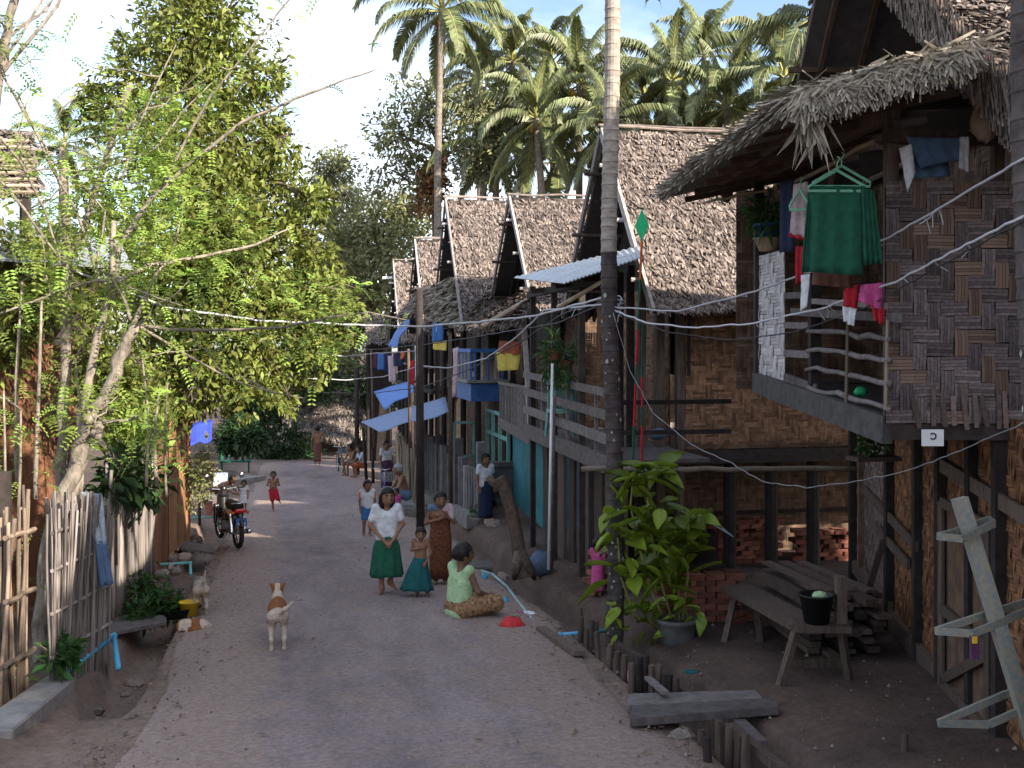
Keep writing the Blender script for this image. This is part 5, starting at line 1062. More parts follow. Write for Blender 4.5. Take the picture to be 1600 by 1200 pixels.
for i in range(270):
    cx, cy_, sx, sy, n_ = rl.choice(((985, 800, 36, 60, 1), (990, 870, 42, 50, 1), (1050, 830, 40, 45, 1), (1060, 880, 30, 40, 1), (1010, 740, 28, 16, 1), (1005, 920, 40, 40, 1), (1075, 820, 26, 22, 1), (1000, 970, 50, 25, 1), (1060, 955, 40, 18, 1)))
    p = P(cx+rl.uniform(-sx, sx), cy_+rl.uniform(-sy, sy), 12.0+rl.uniform(-.35, .3)); o = link('leaf', rl.choice(LEAFS), 'leaf_pot', t)
    yaw = rl.uniform(0, 6.28); s = rl.uniform(.75, 1.25)*(1 if cy_ < 940 else .55)
    o.matrix_basis = Matrix.Translation(p) @ Euler((rl.uniform(-.5, .5), rl.uniform(-.6, .9), yaw)).to_matrix().to_4x4() @ Matrix.Scale(s, 4)
# ------------------------------------------------------------------ yard of the veranda house
t = wthing('spirit_house', 'little shrine on a post with a blue-grey tin roof behind the pot plant', 'shrine', G(1092, 990))
pb = P(1090, 880, 12.9); one('post', 'wood_dark', t, 'beam', Vector((pb.x, pb.y, -.7)), pb, .1, .1, up=FWD); one('platform', 'wood_dark', t, 'box', pb+UP*.0, (.5, .45, .05))
one('cabin', 'wood_dark', t, 'box', pb+UP*.2, (.38, .34, .36)); one('door_opening', 'black', t, 'box', pb+UP*.18-FWD*.175, (.16, .02, .2))
for sd in (-1, 1): one('roof_sheet', 'tin', t, 'slab', [pb+UP*.58-FWD*.3, pb+UP*.58+FWD*.3, pb+UP*.36+RGT*sd*.36+FWD*.3, pb+UP*.36+RGT*sd*.36-FWD*.3], .012)
# bricks: a stack and dim piles below the house
bm_ = MB(); bm_.box((0, 0, 0), (.21, .10, .065)); BRK = bm_.mesh('brick'); BRK.materials.append(M('brick'))
def brickpile(label, c, nx, ny, nz, rz, mess=.02, drop=.0):
    t = thing('brick_pile', label, 'bricks', c, rz, group='brick piles under the stilt house')
    for k in range(nz):
        for i in range(nx):
            for j in range(ny):
                if random.random() < drop*(k+1): continue
                o = link('brick', BRK, None, t); o.location = ((i-(nx-1)/2)*.225+jit(mess)+(.1 if k % 2 else 0), (j-(ny-1)/2)*.115+jit(mess), .034+k*.068); o.rotation_euler = (0, 0, jit(mess*4))
def gp2(px, py, d=None): p = G(px, py); return (p.x, p.y, hz_(p.x, p.y))
brickpile('neat stack of red bricks behind the pot plant', gp2(1085, 985), 4, 3, 8, -.2, .012, .02)
brickpile('small scatter of red bricks beneath the work bench', gp2(1165, 985), 3, 2, 2, .3, .05, .15)
x0 = PY(1165, 900, 15.9); brickpile('large dim brick heap below the stilt house, left of the middle post', (x0.x, 16.1, hz_(x0.x, 16.1)), 5, 3, 10, .1, .04, .03)
x0 = PY(1300, 900, 15.9); brickpile('large dim brick heap below the stilt house, right of the middle post', (x0.x, 16.1, hz_(x0.x, 16.1)), 5, 3, 7, -.1, .04, .04)
brickpile('short column of red bricks beside the child in pink', gp2(932, 935), 1, 1, 9, .2, .02)
for i, (px, py) in enumerate(((922, 918), (920, 900))):
    o = link('brick', BRK, None); g = gp2(px, py); o.location = (g[0], g[1], g[2]+.035); o.rotation_euler = (0, 0, .3+i); tag(o, ['single brick lying flat near the child in pink', 'dark brick on the path above the single flat one'][i], 'brick')
# work bench on splayed legs
t = wthing('work_bench', 'rough plank work bench on splayed legs in the yard', 'bench', G(1230, 1060))
a, b = G(1150, 1000)+UP*.58, G(1262, 1085)+UP*.62
one('bench_top', 'wood', t, 'beam', a, b, .34, .06); one('bench_top', 'wood', t, 'beam', b-RGT*.12+FWD*.02, b+RGT*.36, .3, .06)
for (p, q) in ((a, G(1128, 1018)), (a+RGT*.2, G(1190, 1022)), (b-RGT*.1, G(1212, 1090)), (b+RGT*.3, G(1330, 1078))): one('leg', 'wood', t, 'beam', q-UP*.03, p-UP*.02, .06, .06)
one('shelf_board', 'wood', t, 'beam', G(1222, 1062)+UP*.1, G(1318, 1060)+UP*.12, .03, .16); one('vice_post', 'wood', t, 'beam', b+RGT*.3, b+RGT*.3+UP*.45, .09, .09, up=FWD)
# bucket
t = wthing('bucket', 'black plastic bucket standing on the work bench', 'bucket', b+UP*.03); bc = b+RGT*.08+UP*.035
one('body', 'black', t, 'lathe', [(.11, 0), (.155, .24), (.17, .24), (.17, .26), (.14, .255), (.10, .02), (0, .02)], bc, 18, smooth=True); one('contents', 'c_lime', t, 'ball', bc+UP*.24+RGT*.03, (.08, .06, .045), 8, smooth=True)
# timber stack
t = wthing('timber_stack', 'heap of sawn timber offcuts beside the woven wall', 'timber', G(1330, 1040))
o0 = G(1275, 1045)
for k in range(9):
    for i in range(5):
        if random.random() < .12: continue
        p = o0+RGT*(i*.17+jit(.04))+UP*(.06+k*.075)+FWD*(.1+jit(.18)); q = p+FWD*(1.5+jit(.3))+RGT*(-.25+jit(.15))
        one('timber', random.choice(['wood', 'wood_dark', 'wood']), t, 'beam', p, q, .09+random.random()*.07, .04+random.random()*.03)
for i in range(3): one('timber', 'wood', t, 'beam', o0+RGT*(.25+i*.2)+UP*.70+FWD*.3, o0+RGT*(-.1+i*.2)+UP*.72+FWD*1.7, .12, .03)
t = wthing('louvre_panel', 'small louvred window panel lying on the timber', 'panel', G(1310, 1000)+UP*.7); o1 = P(1330, 945, 11.2)
for i in range(5): one('slat', 'barge', t, 'slab', [o1+RGT*(-.28+i*.0)+FWD*(.12*i)+RGT*(-.05*i), o1+RGT*(.05-.05*i)+FWD*(.12*i), o1+RGT*(.04-.05*i)+FWD*(.12*i+.1), o1+RGT*(-.29-.05*i)+FWD*(.12*i+.1)], .015)
# slanted rack with triangular arms
mk('rack_paint', (.25, .21, .15), .8, .2, 34, .5, .1, col2=(.13, .165, .18))
t = wthing('zigzag_rack', 'leaning painted pole with flat triangular arms by the woven wall', 'rack', P(1605, 1180, 6.9)); D0 = 6.9
one('pole', 'rack_paint', t, 'beam', P(1499, 778, D0), P(1640, 1240, D0-.2), .085, .085, up=FWD)
for pts in ([(1466, 838), (1504, 842), (1553, 818), (1545, 812), (1490, 832)], [(1462, 986), (1520, 990), (1612, 952), (1605, 940), (1535, 962)], [(1466, 1130), (1545, 1132), (1622, 1098), (1612, 1076), (1570, 1085)]):
    v = [P(x, y, D0-.12+(.16 if i in (3, 4) else 0)) for i, (x, y) in enumerate(pts)]
    for i in range(5): one('arm_lath', 'rack_paint', t, 'beam', v[i], v[(i+1) % 5], .022, .045)
tag(one('hanging_packet', ['c_purple'], None, 'box', P(1522, 1012, 6.6), (.05, .03, .14)), 'small purple packet dangling from the middle rack arm', 'packet')
one('packet_print', 'plastic_yellow', bpy.data.objects['hanging_packet'], 'box', P(1523, 1000, 6.58), (.03, .012, .04))
# sign with a reversed letter
t = wthing('number_plate', 'small white plate with a black reversed letter C on the beam', 'sign', P(1457, 684, 8.12)); c = P(1457, 684, 8.12)
o = one('plate', 'white', t, 'slab', [c-RGT*.082-UP*.062, c+RGT*.082-UP*.062, c+RGT*.082+UP*.062, c-RGT*.082+UP*.062], -.006)
pts = [c-FWD*.009+UP*.012+(RGT*math.cos(a)+UP*math.sin(a))*.022 for a in [R(-140)+R(280)*i/12 for i in range(13)]]
one('letter', 'black', t, 'tube', pts, .0055, 6)
# stump, bag, basin, litter
t = wthing('tree_stump', 'hollow leaning dead tree trunk on the raised yard', 'stump', G(818, 905)); d_ = 16.3
m = MB(); pts = [(822, 900), (812, 870), (806, 830), (797, 790), (788, 762), (778, 748)]; m.tube([P(x, y, d_) for x, y in pts], [.15, .11, .10, .09, .10, .115], 11, cap=False); m.tube([P(x, y, d_-.02) for x, y in pts[3:]], [.06, .07, .095], 10, cap=True); m.build('trunk', 'bark_dark', t, True)
one('root', 'bark_dark', t, 'tube', [P(812, 862, d_-.05), P(828, 890, d_-.1), P(836, 905, d_)], [.09, .07, .03], 7, smooth=True); one('root', 'bark_dark', t, 'tube', [P(812, 862, d_-.05), P(806, 890, d_-.12), P(803, 905, d_)], [.09, .07, .03], 7, smooth=True); one('stub', 'bark_dark', t, 'tube', [P(786, 765, d_), P(768, 752, d_), P(762, 745, d_)], [.07, .06, .04], 7, smooth=True)
def lump(name, label, cat, c, r, mat, sq=.75, group=None):
    m = MB(); m.ball((0, 0, 0), r, 12); m.v = [tuple(Vector(v)*(1+.18*math.sin(i*2.3)*random.random())) for i, v in enumerate(m.v)]; o = m.build(name, mat, None, True); o.location = c; return tag(o, label, cat, group)
lump('sack', 'crumpled blue-grey plastic sack at the foot of the white pole', 'sack', G(845, 895)+UP*.14, (.2, .16, .2), 'c_bluegrey')
lump('plastic_bag', 'red plastic bag on the road edge by the drain', 'bag', G(800, 985)+UP*.06, (.15, .1, .10), 'red', group='plastic litter')
lump('plastic_bag', 'light blue plastic bottle scrap in the drain', 'bag', G(790, 945)+UP*.02, (.06, .05, .08), 'pvc_blue', group='plastic litter')
lump('plastic_bag', 'blue wad of plastic behind the seated person', 'bag', G(757, 908)+UP*.06, (.05, .05, .07), 'pvc_blue', group='plastic litter')
lump('plastic_bag', 'white scraps of plastic lying in the drain', 'bag', G(825, 960)+UP*.0, (.12, .1, .04), 'white', group='plastic litter')
lump('plastic_bag', 'pink scrap of plastic in the drain', 'bag', G(812, 962)+UP*.02, (.07, .05, .03), 'pink', group='plastic litter')
lump('plastic_bag', 'turquoise plastic sheet crumpled in the stake drain', 'bag', G(988, 1092)-UP*.22, (.10, .07, .05), 'c_teal', group='plastic litter')
lump('plastic_bag', 'white and purple wrapper among the drain stakes', 'bag', G(985, 1072)+UP*.1, (.03, .03, .09), 'c_palepink', group='plastic litter')
lump('plastic_bag', 'flat turquoise scrap on the yard soil', 'bag', G(1080, 1066)+UP*.10, (.08, .06, .012), 'c_teal', group='plastic litter')
lump('plastic_bag', 'pale blue scrap beneath the work bench', 'bag', G(1255, 1040)+UP*.04, (.09, .06, .02), 'c_jeanslight', group='plastic litter')
lump('plastic_bag', 'pink wrapper on the bare foreground soil', 'bag', G(1292, 1143)+UP*.03, (.05, .03, .012), 'pink', group='plastic litter')
lump('plastic_bag', 'white wrapper lying by the woven wall', 'bag', G(1420, 1083)+UP*.03, (.08, .04, .015), 'white', group='plastic litter')
lump('plastic_bag', 'green plastic sheet bunched under the bench end', 'bag', G(1115, 1005)+UP*.05, (.12, .08, .06), 'c_teal', group='plastic litter')
lump('cloth_bundle', 'pale blue bundle left on the porch floor', 'bundle', P(1028, 678, 15.2), (.14, .1, .08), 'c_bluegrey')
for (px, py, lb, s) in ((745, 822, 'white washing basin on the raised yard', 1.0), (823, 800, 'white bucket by the turquoise wall', 1.1), (838, 806, 'grey pail beside the white bucket', .9)):
    g = G(px, py); t = wthing('basin', lb, 'basin', g, group='basins by the turquoise house'); one('bowl', 'white' if 'white' in lb else 'concrete', t, 'lathe', [(.11*s, 0), (.16*s, .17*s), (.175*s, .17*s), (.14*s, .14*s), (.09*s, .02), (0, .02)], g+UP*.02, 16, smooth=True)
    if 'washing' in lb: q, f, r = leafcloud([(g+UP*.3, (.12, .12, .14))], 120, .1, 4, clump=5); link('plant', npmesh('plant', q, f, r), 'leaf_weed', t)
# ------------------------------------------------------------------ laundry and veranda odds
DV = 8.0
tag(one('clothes_bar', 'bamboo', None, 'tube', wavy(P(1230, 292, 10.5), P(1366, 221, 8.0), .015, 8), .02, 7, smooth=True), 'bamboo bar carrying the hanging shirts', 'bar', 'laundry bars of the veranda')
tag(one('clothes_bar', 'bamboo', None, 'tube', wavy(P(1103, 316, 12.2), P(1215, 292, 11), .015, 8), [.016+jit(.003) for _ in range(8)], 7, smooth=True), 'thin bamboo stick projecting beyond the far veranda corner', 'bar', 'laundry bars of the veranda')
def hanger(label, c, w_, mat, rz=0, d=DV):
    t = wthing('coat_hanger', label, 'hanger', P(c[0], c[1], d), group='plastic coat hangers'); a = P(c[0]-w_, c[1]+30, d); b_ = P(c[0]+w_, c[1]+30, d-.1); k = P(c[0], c[1]+4, d)
    one('hanger_frame', mat, t, 'tube', [k, a, a-UP*.03, b_-UP*.03, b_, k], .011, 6); one('hook', mat, t, 'tube', [k, k+UP*.05, k+UP*.09+RGT*.02, k+UP*.10], .005, 5)
mk('hanger_green', (.25, .62, .42), .4, .05, 5, .1)
hanger('mint green coat hanger holding the green shirt, front one', (1308, 262), 45, 'hanger_green'); hanger('mint green coat hanger behind the front one', (1315, 255), 45, 'hanger_green', d=8.25); hanger('green hanger of the pale pink shirt', (1250, 292), 16, 'hanger_green', d=8.9)
cloth('shirt', 'dark green long-sleeved shirt hanging upside down from the hangers', 'shirt', [((1268, 290, DV), (1352, 292, DV-.1), (1348, 430, DV-.08), (1253, 425, DV+.02)), ((1346, 290, DV-.11), (1366, 300, DV-.12), (1377, 412, DV-.12), (1350, 415, DV-.11)), ((1262, 300, DV+.02), (1276, 292, DV+.01), (1268, 420, DV+.02), (1252, 424, DV+.04))], 'c_green', .032, 3.3, group='laundry on the veranda')
cloth('shirt', 'pale pink short-sleeved shirt with red trim', 'shirt', [(((1240, 288, 9.0), (1262, 284, 8.9), (1262, 372, 8.9), (1233, 366, 9.0)), 'c_palepink'), (((1234, 318, 9.02), (1244, 296, 9.0), (1256, 330, 8.95), (1236, 330, 9.0)), 'c_palepink'), (((1233, 364, 9.0), (1262, 370, 8.9), (1262, 376, 8.9), (1233, 370, 9.0)), 'c_red')], ['c_palepink', 'c_red'], .012, 2, group='laundry on the veranda')
cloth('towel', 'navy blue cloth hanging behind the flower pot', 'towel', [((1219, 285, 9.9), (1240, 280, 9.7), (1240, 392, 9.7), (1217, 395, 9.9))], 'c_navy', .012, 2, group='laundry on the veranda')
cloth('towel', 'red cloth hanging below the pale pink shirt', 'towel', [((1243, 385, 9.2), (1256, 385, 9.15), (1254, 440, 9.15), (1242, 445, 9.2))], 'c_red', .01, 2, group='laundry on the veranda')
cloth('towel', 'white strip of cloth hanging beside the green shirt', 'towel', [((1252, 430, 8.9), (1266, 428, 8.8), (1260, 480, 8.8), (1250, 488, 8.9))], 'c_white', .01, 1, group='laundry on the veranda')
cloth('shorts', 'red and white garment thrown over the veranda rail', 'garment', [(((1318, 452, 8.5), (1342, 444, 8.4), (1338, 482, 8.4), (1316, 478, 8.5)), 'c_red'), (((1316, 478, 8.5), (1338, 482, 8.4), (1332, 510, 8.4), (1318, 500, 8.5)), 'c_white')], ['c_red', 'c_white'], .02, 2, group='laundry on the veranda')
cloth('shorts', 'pink and white cloth bunched on the rail beside the red garment', 'garment', [(((1345, 445, 8.3), (1380, 442, 8.2), (1378, 485, 8.2), (1340, 470, 8.3)), 'c_pink'), (((1362, 478, 8.25), (1382, 482, 8.2), (1380, 508, 8.2), (1366, 500, 8.25)), 'c_red')], ['c_pink', 'c_red'], .025, 2, group='laundry on the veranda')
cloth('skirt', 'brown skirt hem hanging behind the green shirt', 'garment', [((1270, 425, 8.5), (1330, 430, 8.4), (1332, 450, 8.4), (1268, 445, 8.5))], 'c_brown', .02, 4, group='laundry on the veranda')
cloth('jeans', 'faded blue jeans hung over the rail above the woven panel', 'garment', [((1415, 214, 8.1), (1505, 216, 8.1), (1512, 246, 8.1), (1440, 262, 8.1)), ((1412, 240, 8.2), (1480, 240, 8.2), (1485, 275, 8.2), (1412, 280, 8.2))], 'c_jeans', .02, 3, group='laundry on the veranda')
cloth('towel', 'white rag hanging left of the faded jeans', 'towel', [((1405, 232, 8.08), (1424, 225, 8.05), (1430, 270, 8.05), (1418, 300, 8.08))], 'c_white', .015, 1, group='laundry on the veranda')
cloth('towel', 'frayed white rag hanging right of the faded jeans', 'towel', [((1500, 214, 8.08), (1514, 214, 8.05), (1514, 270, 8.05), (1498, 262, 8.08))], 'c_white', .015, 2, group='laundry on the veranda')
lump('wicker_gourd', 'round brown gourd hanging under the right eave', 'gourd', P(1540, 190, 7.9), (.11, .1, .145), 'bamboo'); lump('dry_gourd', 'dark hanging gourd under the far eave tip', 'gourd', P(1136, 298, 12), (.07, .07, .13), 'bamboo_dark')
t = wthing('flower_pot', 'blue rimmed pot of ferns in a basket on the far corner', 'plant', P(1200, 392, 11.2)); c = P(1200, 392, 11.2)
one('basket', 'bamboo', t, 'lathe', [(.09, 0), (.15, .13), (.155, .13), (.14, .12), (0, .1)], c, 18, smooth=True); one('pot', 'blue_paint', t, 'lathe', [(.09, .1), (.12, .25), (.14, .25), (.14, .28), (.1, .27), (0, .26)], c, 18, smooth=True); q, f, r = leafcloud([(c+UP*.36, (.2, .2, .14))], 260, .2, 9, asp=.15, clump=6); link('fern', npmesh('fern', q, f, r), 'leaf_weed', t)
t = wthing('flower_box', 'little wooden shelf of trailing plants under the veranda corner', 'plant', P(1365, 712, 9.6)); c = P(1365, 716, 9.6)
one('shelf', 'wood', t, 'box', c, (.42, .22, .04)); q, f, r = leafcloud([(c+UP*.14, (.16, .1, .14))], 160, .08, 19, clump=5); link('plant', npmesh('plant', q, f, r), 'leaf_weed', t)
lump('green_ball', 'bright green toy on the veranda floor', 'toy', P(1345, 612, 9.2), (.06, .05, .04), 'diamond_green')
# porch of the awning house
for i, (px, py) in enumerate(((868, 545), (885, 560))):
    t = wthing('hanging_plant', ['hanging pot of grassy orchids on the porch, upper one', 'hanging pot of trailing orchids on the porch, lower one'][i], 'plant', P(px, py+20, 16.5), group='hanging orchid pots'); c = P(px, py+18, 16.5)
    one('pot', 'brick', t, 'lathe', [(.08, 0), (.12, .15), (.1, .14), (0, .1)], c, 12); q, f, r = leafcloud([(c+UP*.2, (.26, .26, .22)), (c-UP*.1, (.2, .2, .2))], 220, .22, 29+i, asp=.13, clump=7); link('foliage', npmesh('foliage', q, f, r), 'leaf_weed', t)
t = wthing('plastic_chair', 'green plastic chair on the porch of the tin-awning house', 'chair', P(880, 650, 17.3)); c = P(880, 642, 17.3)
one('seat', 'teal_frame', t, 'box', c, (.45, .45, .05)); 
for i in range(5): one('back_slat', 'teal_frame', t, 'box', c+Vector((-.18+i*.09, .2, .25)), (.06, .03, .45))
one('back_rail', 'teal_frame', t, 'box', c+Vector((0, .2, .49)), (.46, .04, .05))
for a_ in (-.2, .2):
    for b_ in (-.2, .2): one('leg', 'teal_frame', t, 'beam', c+Vector((a_, b_, 0)), c+Vector((a_*1.15, b_*1.15, -.42)), .04, .04)
# concrete garden walls before the turquoise and blue houses
t = wthing('concrete_wall', 'dark lattice concrete block wall at the turquoise house', 'wall', G(790, 815)); a, b = G(752, 812), G(868, 812)
one('wall_body', 'concrete_dark', t, 'box', ((a.x+b.x)/2, a.y+.1, a.z+.55), (b.x-a.x, .18, 1.3)); one('coping', 'concrete_dark', t, 'box', ((a.x+b.x)/2, a.y+.1, a.z+1.24), (b.x-a.x+.1, .3, .1))
for i in range(4):
    for j in range(2): one('block', 'concrete_dark', t, 'lathe', [(.14, -.03), (.14, .03), (.09, .03), (.09, -.03)], (a.x+.25+i*.32, a.y-.02, a.z+.35+j*.36), 12, axis=(0, 1, 0))
t = wthing('concrete_fence', 'stepped grey concrete fence with upright slats beside the dark pole', 'wall', G(690, 810)); a, b = G(752, 822), G(662, 775)
n = 26
for i in range(n):
    s = (i+.5)/n; p = a.lerp(b, s); top = 1.2+.18*(int(s*4)) ; one('slat', 'concrete_dark' if i % 5 else 'concrete', t, 'box', (p.x, p.y, p.z+top/2), (.12, (b-a).length/n*.8, top))
for s in (0, .33, .66, 1): p = a.lerp(b, s); one('pier', 'concrete_dark', t, 'box', (p.x, p.y, p.z+.85), (.2, .22, 1.9))
one('plinth', 'concrete', t, 'beam', a+UP*.1+Vector((-.12, 0, 0)), b+UP*.1+Vector((-.12, 0, 0)), .4, .3)
t = wthing('bamboo_fence', 'short bamboo stake screen behind the seated old man', 'fence', G(640, 785), group='fence panels on the right'); stakes(t, G(650, 805), G(620, 752), 34, 1.6, 1.7, 'bamboo', r=(.02, .035))
tag(one('stone_step', 'concrete', None, 'box', G(640, 800)+UP*.12, (.5, 2.6, .3)), 'concrete step where the old man sits', 'step')
# awnings and laundry farther along
def awning(label, q, mat, nu=12): 
    m = MB(); patch(m, [P(*p) for p in q], nu, 8, .035, 1.5); o = m.build('tarp_awning', mat, None, True); sd = o.modifiers.new('s', 'SOLIDIFY'); sd.thickness = .012; tag(o, label, 'awning', 'tarp awnings over the street')
awning('pale blue tarp awning over the far stall', [(564, 659, 35), (696, 620, 29), (702, 645, 25.5), (592, 674, 28)], 'c_tarppale')
awning('blue tarp with dark red underside above the larger awning', [(584, 612, 38), (645, 594, 34), (648, 612, 31), (600, 640, 34)], 'c_tarp')
awning('small blue tin flap above the hanging clothes', [(606, 540, 36), (630, 500, 35), (642, 500, 33), (618, 543, 34)], 'c_tarp')
for i, (q, mt, lb) in enumerate(((((675, 505, 29), (692, 505, 28.6), (692, 532, 28.6), (674, 535, 29)), 'c_blue', 'blue checked cloth under the middle porch thatch'), (((676, 534, 29), (698, 532, 28.6), (697, 548, 28.6), (676, 546, 29)), 'c_yellow', 'pale yellow cloth below the blue checked one'), (((708, 545, 26), (716, 542, 25.8), (712, 620, 25.8), (706, 622, 26)), 'c_palepink', 'long pale pink cloth beside the blue balcony'), (((780, 532, 22.6), (814, 534, 22), (812, 556, 22), (776, 552, 22.6)), 'c_rust', 'dusty red towel above the yellow one'), (((775, 550, 22.6), (813, 554, 22), (808, 578, 22), (777, 580, 22.6)), 'c_yellow', 'yellow patterned towel hanging from the wooden balcony'), (((590, 552, 37), (600, 552, 36.8), (600, 578, 36.8), (589, 578, 37)), 'c_blue', 'blue shirt on the far clothes line'), (((600, 552, 36.8), (608, 552, 36.6), (608, 582, 36.6), (600, 582, 36.8)), 'c_navy', 'navy trousers on the far clothes line'), (((606, 556, 36), (620, 556, 35.8), (618, 598, 35.8), (607, 596, 36)), 'c_palepink', 'pale pink cloth on the far clothes line'), (((614, 552, 35.5), (630, 550, 35), (629, 572, 35), (614, 572, 35.5)), 'c_navy', 'short dark blue cloth on the far clothes line'), (((626, 550, 34), (633, 550, 33.8), (630, 560, 33.8), (625, 562, 34)), 'c_orange', 'orange scrap of cloth on the far clothes line'), (((640, 566, 28), (647, 562, 27.8), (646, 602, 27.8), (641, 600, 28)), 'c_red', 'red cloth hung beside the dark wooden pole'), (((648, 540, 27), (660, 540, 26.6), (656, 592, 26.6), (648, 590, 27)), 'c_white', 'whitish cloth behind the dark wooden pole'), (((582, 552, 38), (589, 552, 37.6), (589, 576, 37.6), (582, 576, 38)), 'c_maroon', 'maroon cloth at the end of the far clothes line'))):
    cloth('hanging_cloth', lb, 'cloth', [q], mt, .03, 2, group='laundry along the far houses')
awning('bright blue tarp shelter under the big tree', [(292, 665, 24.5), (332, 655, 25), (330, 690, 24.2), (296, 695, 23.8)], 'c_tarpblue')
# left verge odds beyond the motorcycle
t = wthing('brick_pillar', 'rough brick pier behind the leafy bush', 'pier', G(325, 800))
g = G(326, 806)
for k in range(13):
    for j in range(2): o = link('brick', BRK, None, t); o.matrix_basis = Matrix.Translation((g.x+jit(.02), g.y+j*.24, g.z+.06+k*.095)) @ Matrix.Rotation(R(90)+jit(.1), 4, 'Z') @ Matrix.Scale(1.35, 4)
t = wthing('water_box', 'blue and white box standing on the left verge', 'box', G(345, 770)+UP*.3); c = G(345, 775); one('body', 'c_jeanslight', t, 'box', c+UP*.45, (.4, .3, .42)); one('side_panel', 'blue_paint', t, 'box', c+UP*.45-RGT*.24, (.06, .34, .46)); one('stand', 'wood', t, 'box', c+UP*.12, (.35, .3, .24))
t = wthing('garden_bench', 'small green slatted bench beyond the motorcycle', 'bench', G(368, 735)); c = G(368, 738)
for i in range(5): one('back_slat', 'teal_frame' if i % 2 else 'c_green', t, 'box', c+Vector((-.5+i*.25, 0, .75)), (.1, .04, .55))
one('seat', 'c_green', t, 'box', c+Vector((0, -.2, .45)), (1.2, .45, .05)); one('back_rail', 'teal_frame', t, 'box', c+Vector((0, 0, 1.05)), (1.25, .05, .06))
for a_ in (-.5, .5):
    for b_ in (-.35, 0): one('leg', 'c_green', t, 'box', c+Vector((a_, b_, .22)), (.05, .05, .44))
tag(one('concrete_ledge', 'concrete', None, 'beam', G(345, 760)+UP*.08, G(400, 752)+UP*.08, .8, .25), 'low concrete ledge in front of the green bench', 'ledge')
t = wthing('street_table', 'grey table board beside the motorcycle', 'table', G(322, 830)); c = G(318, 822)
one('table_top', 'wood_grey', t, 'box', c+UP*.62, (.9, .7, .05))
for a_ in (-.38, .38):
    for b_ in (-.28, .28): one('leg', 'teal_frame', t, 'beam', c+Vector((a_, b_, 0)), c+Vector((a_*.9, b_*.9, .6)), .05, .05)
# feeding tubs for the dogs
t = wthing('yellow_pail', 'cut-off yellow plastic pail beside the grey dog', 'pail', G(296, 966)); c = G(296, 966)+UP*.04; one('body', 'plastic_yellow', t, 'lathe', [(.10, 0), (.13, .17), (.135, .17), (.115, .16), (.09, .02), (0, .02)], c, 18, smooth=True)
tag(one('black_tub', 'rubber', None, 'lathe', [(.22, 0), (.27, .12), (.285, .12), (.25, .11), (.2, .03), (0, .03)], G(272, 966)+UP*.02, 20, smooth=True, sq=(1.2, .8)), 'flat black rubber tub by the yellow pail', 'tub')
lump('sack', 'brown sack slumped in the black tub', 'sack', G(266, 960)+UP*.14, (.17, .13, .11), 'c_brown')
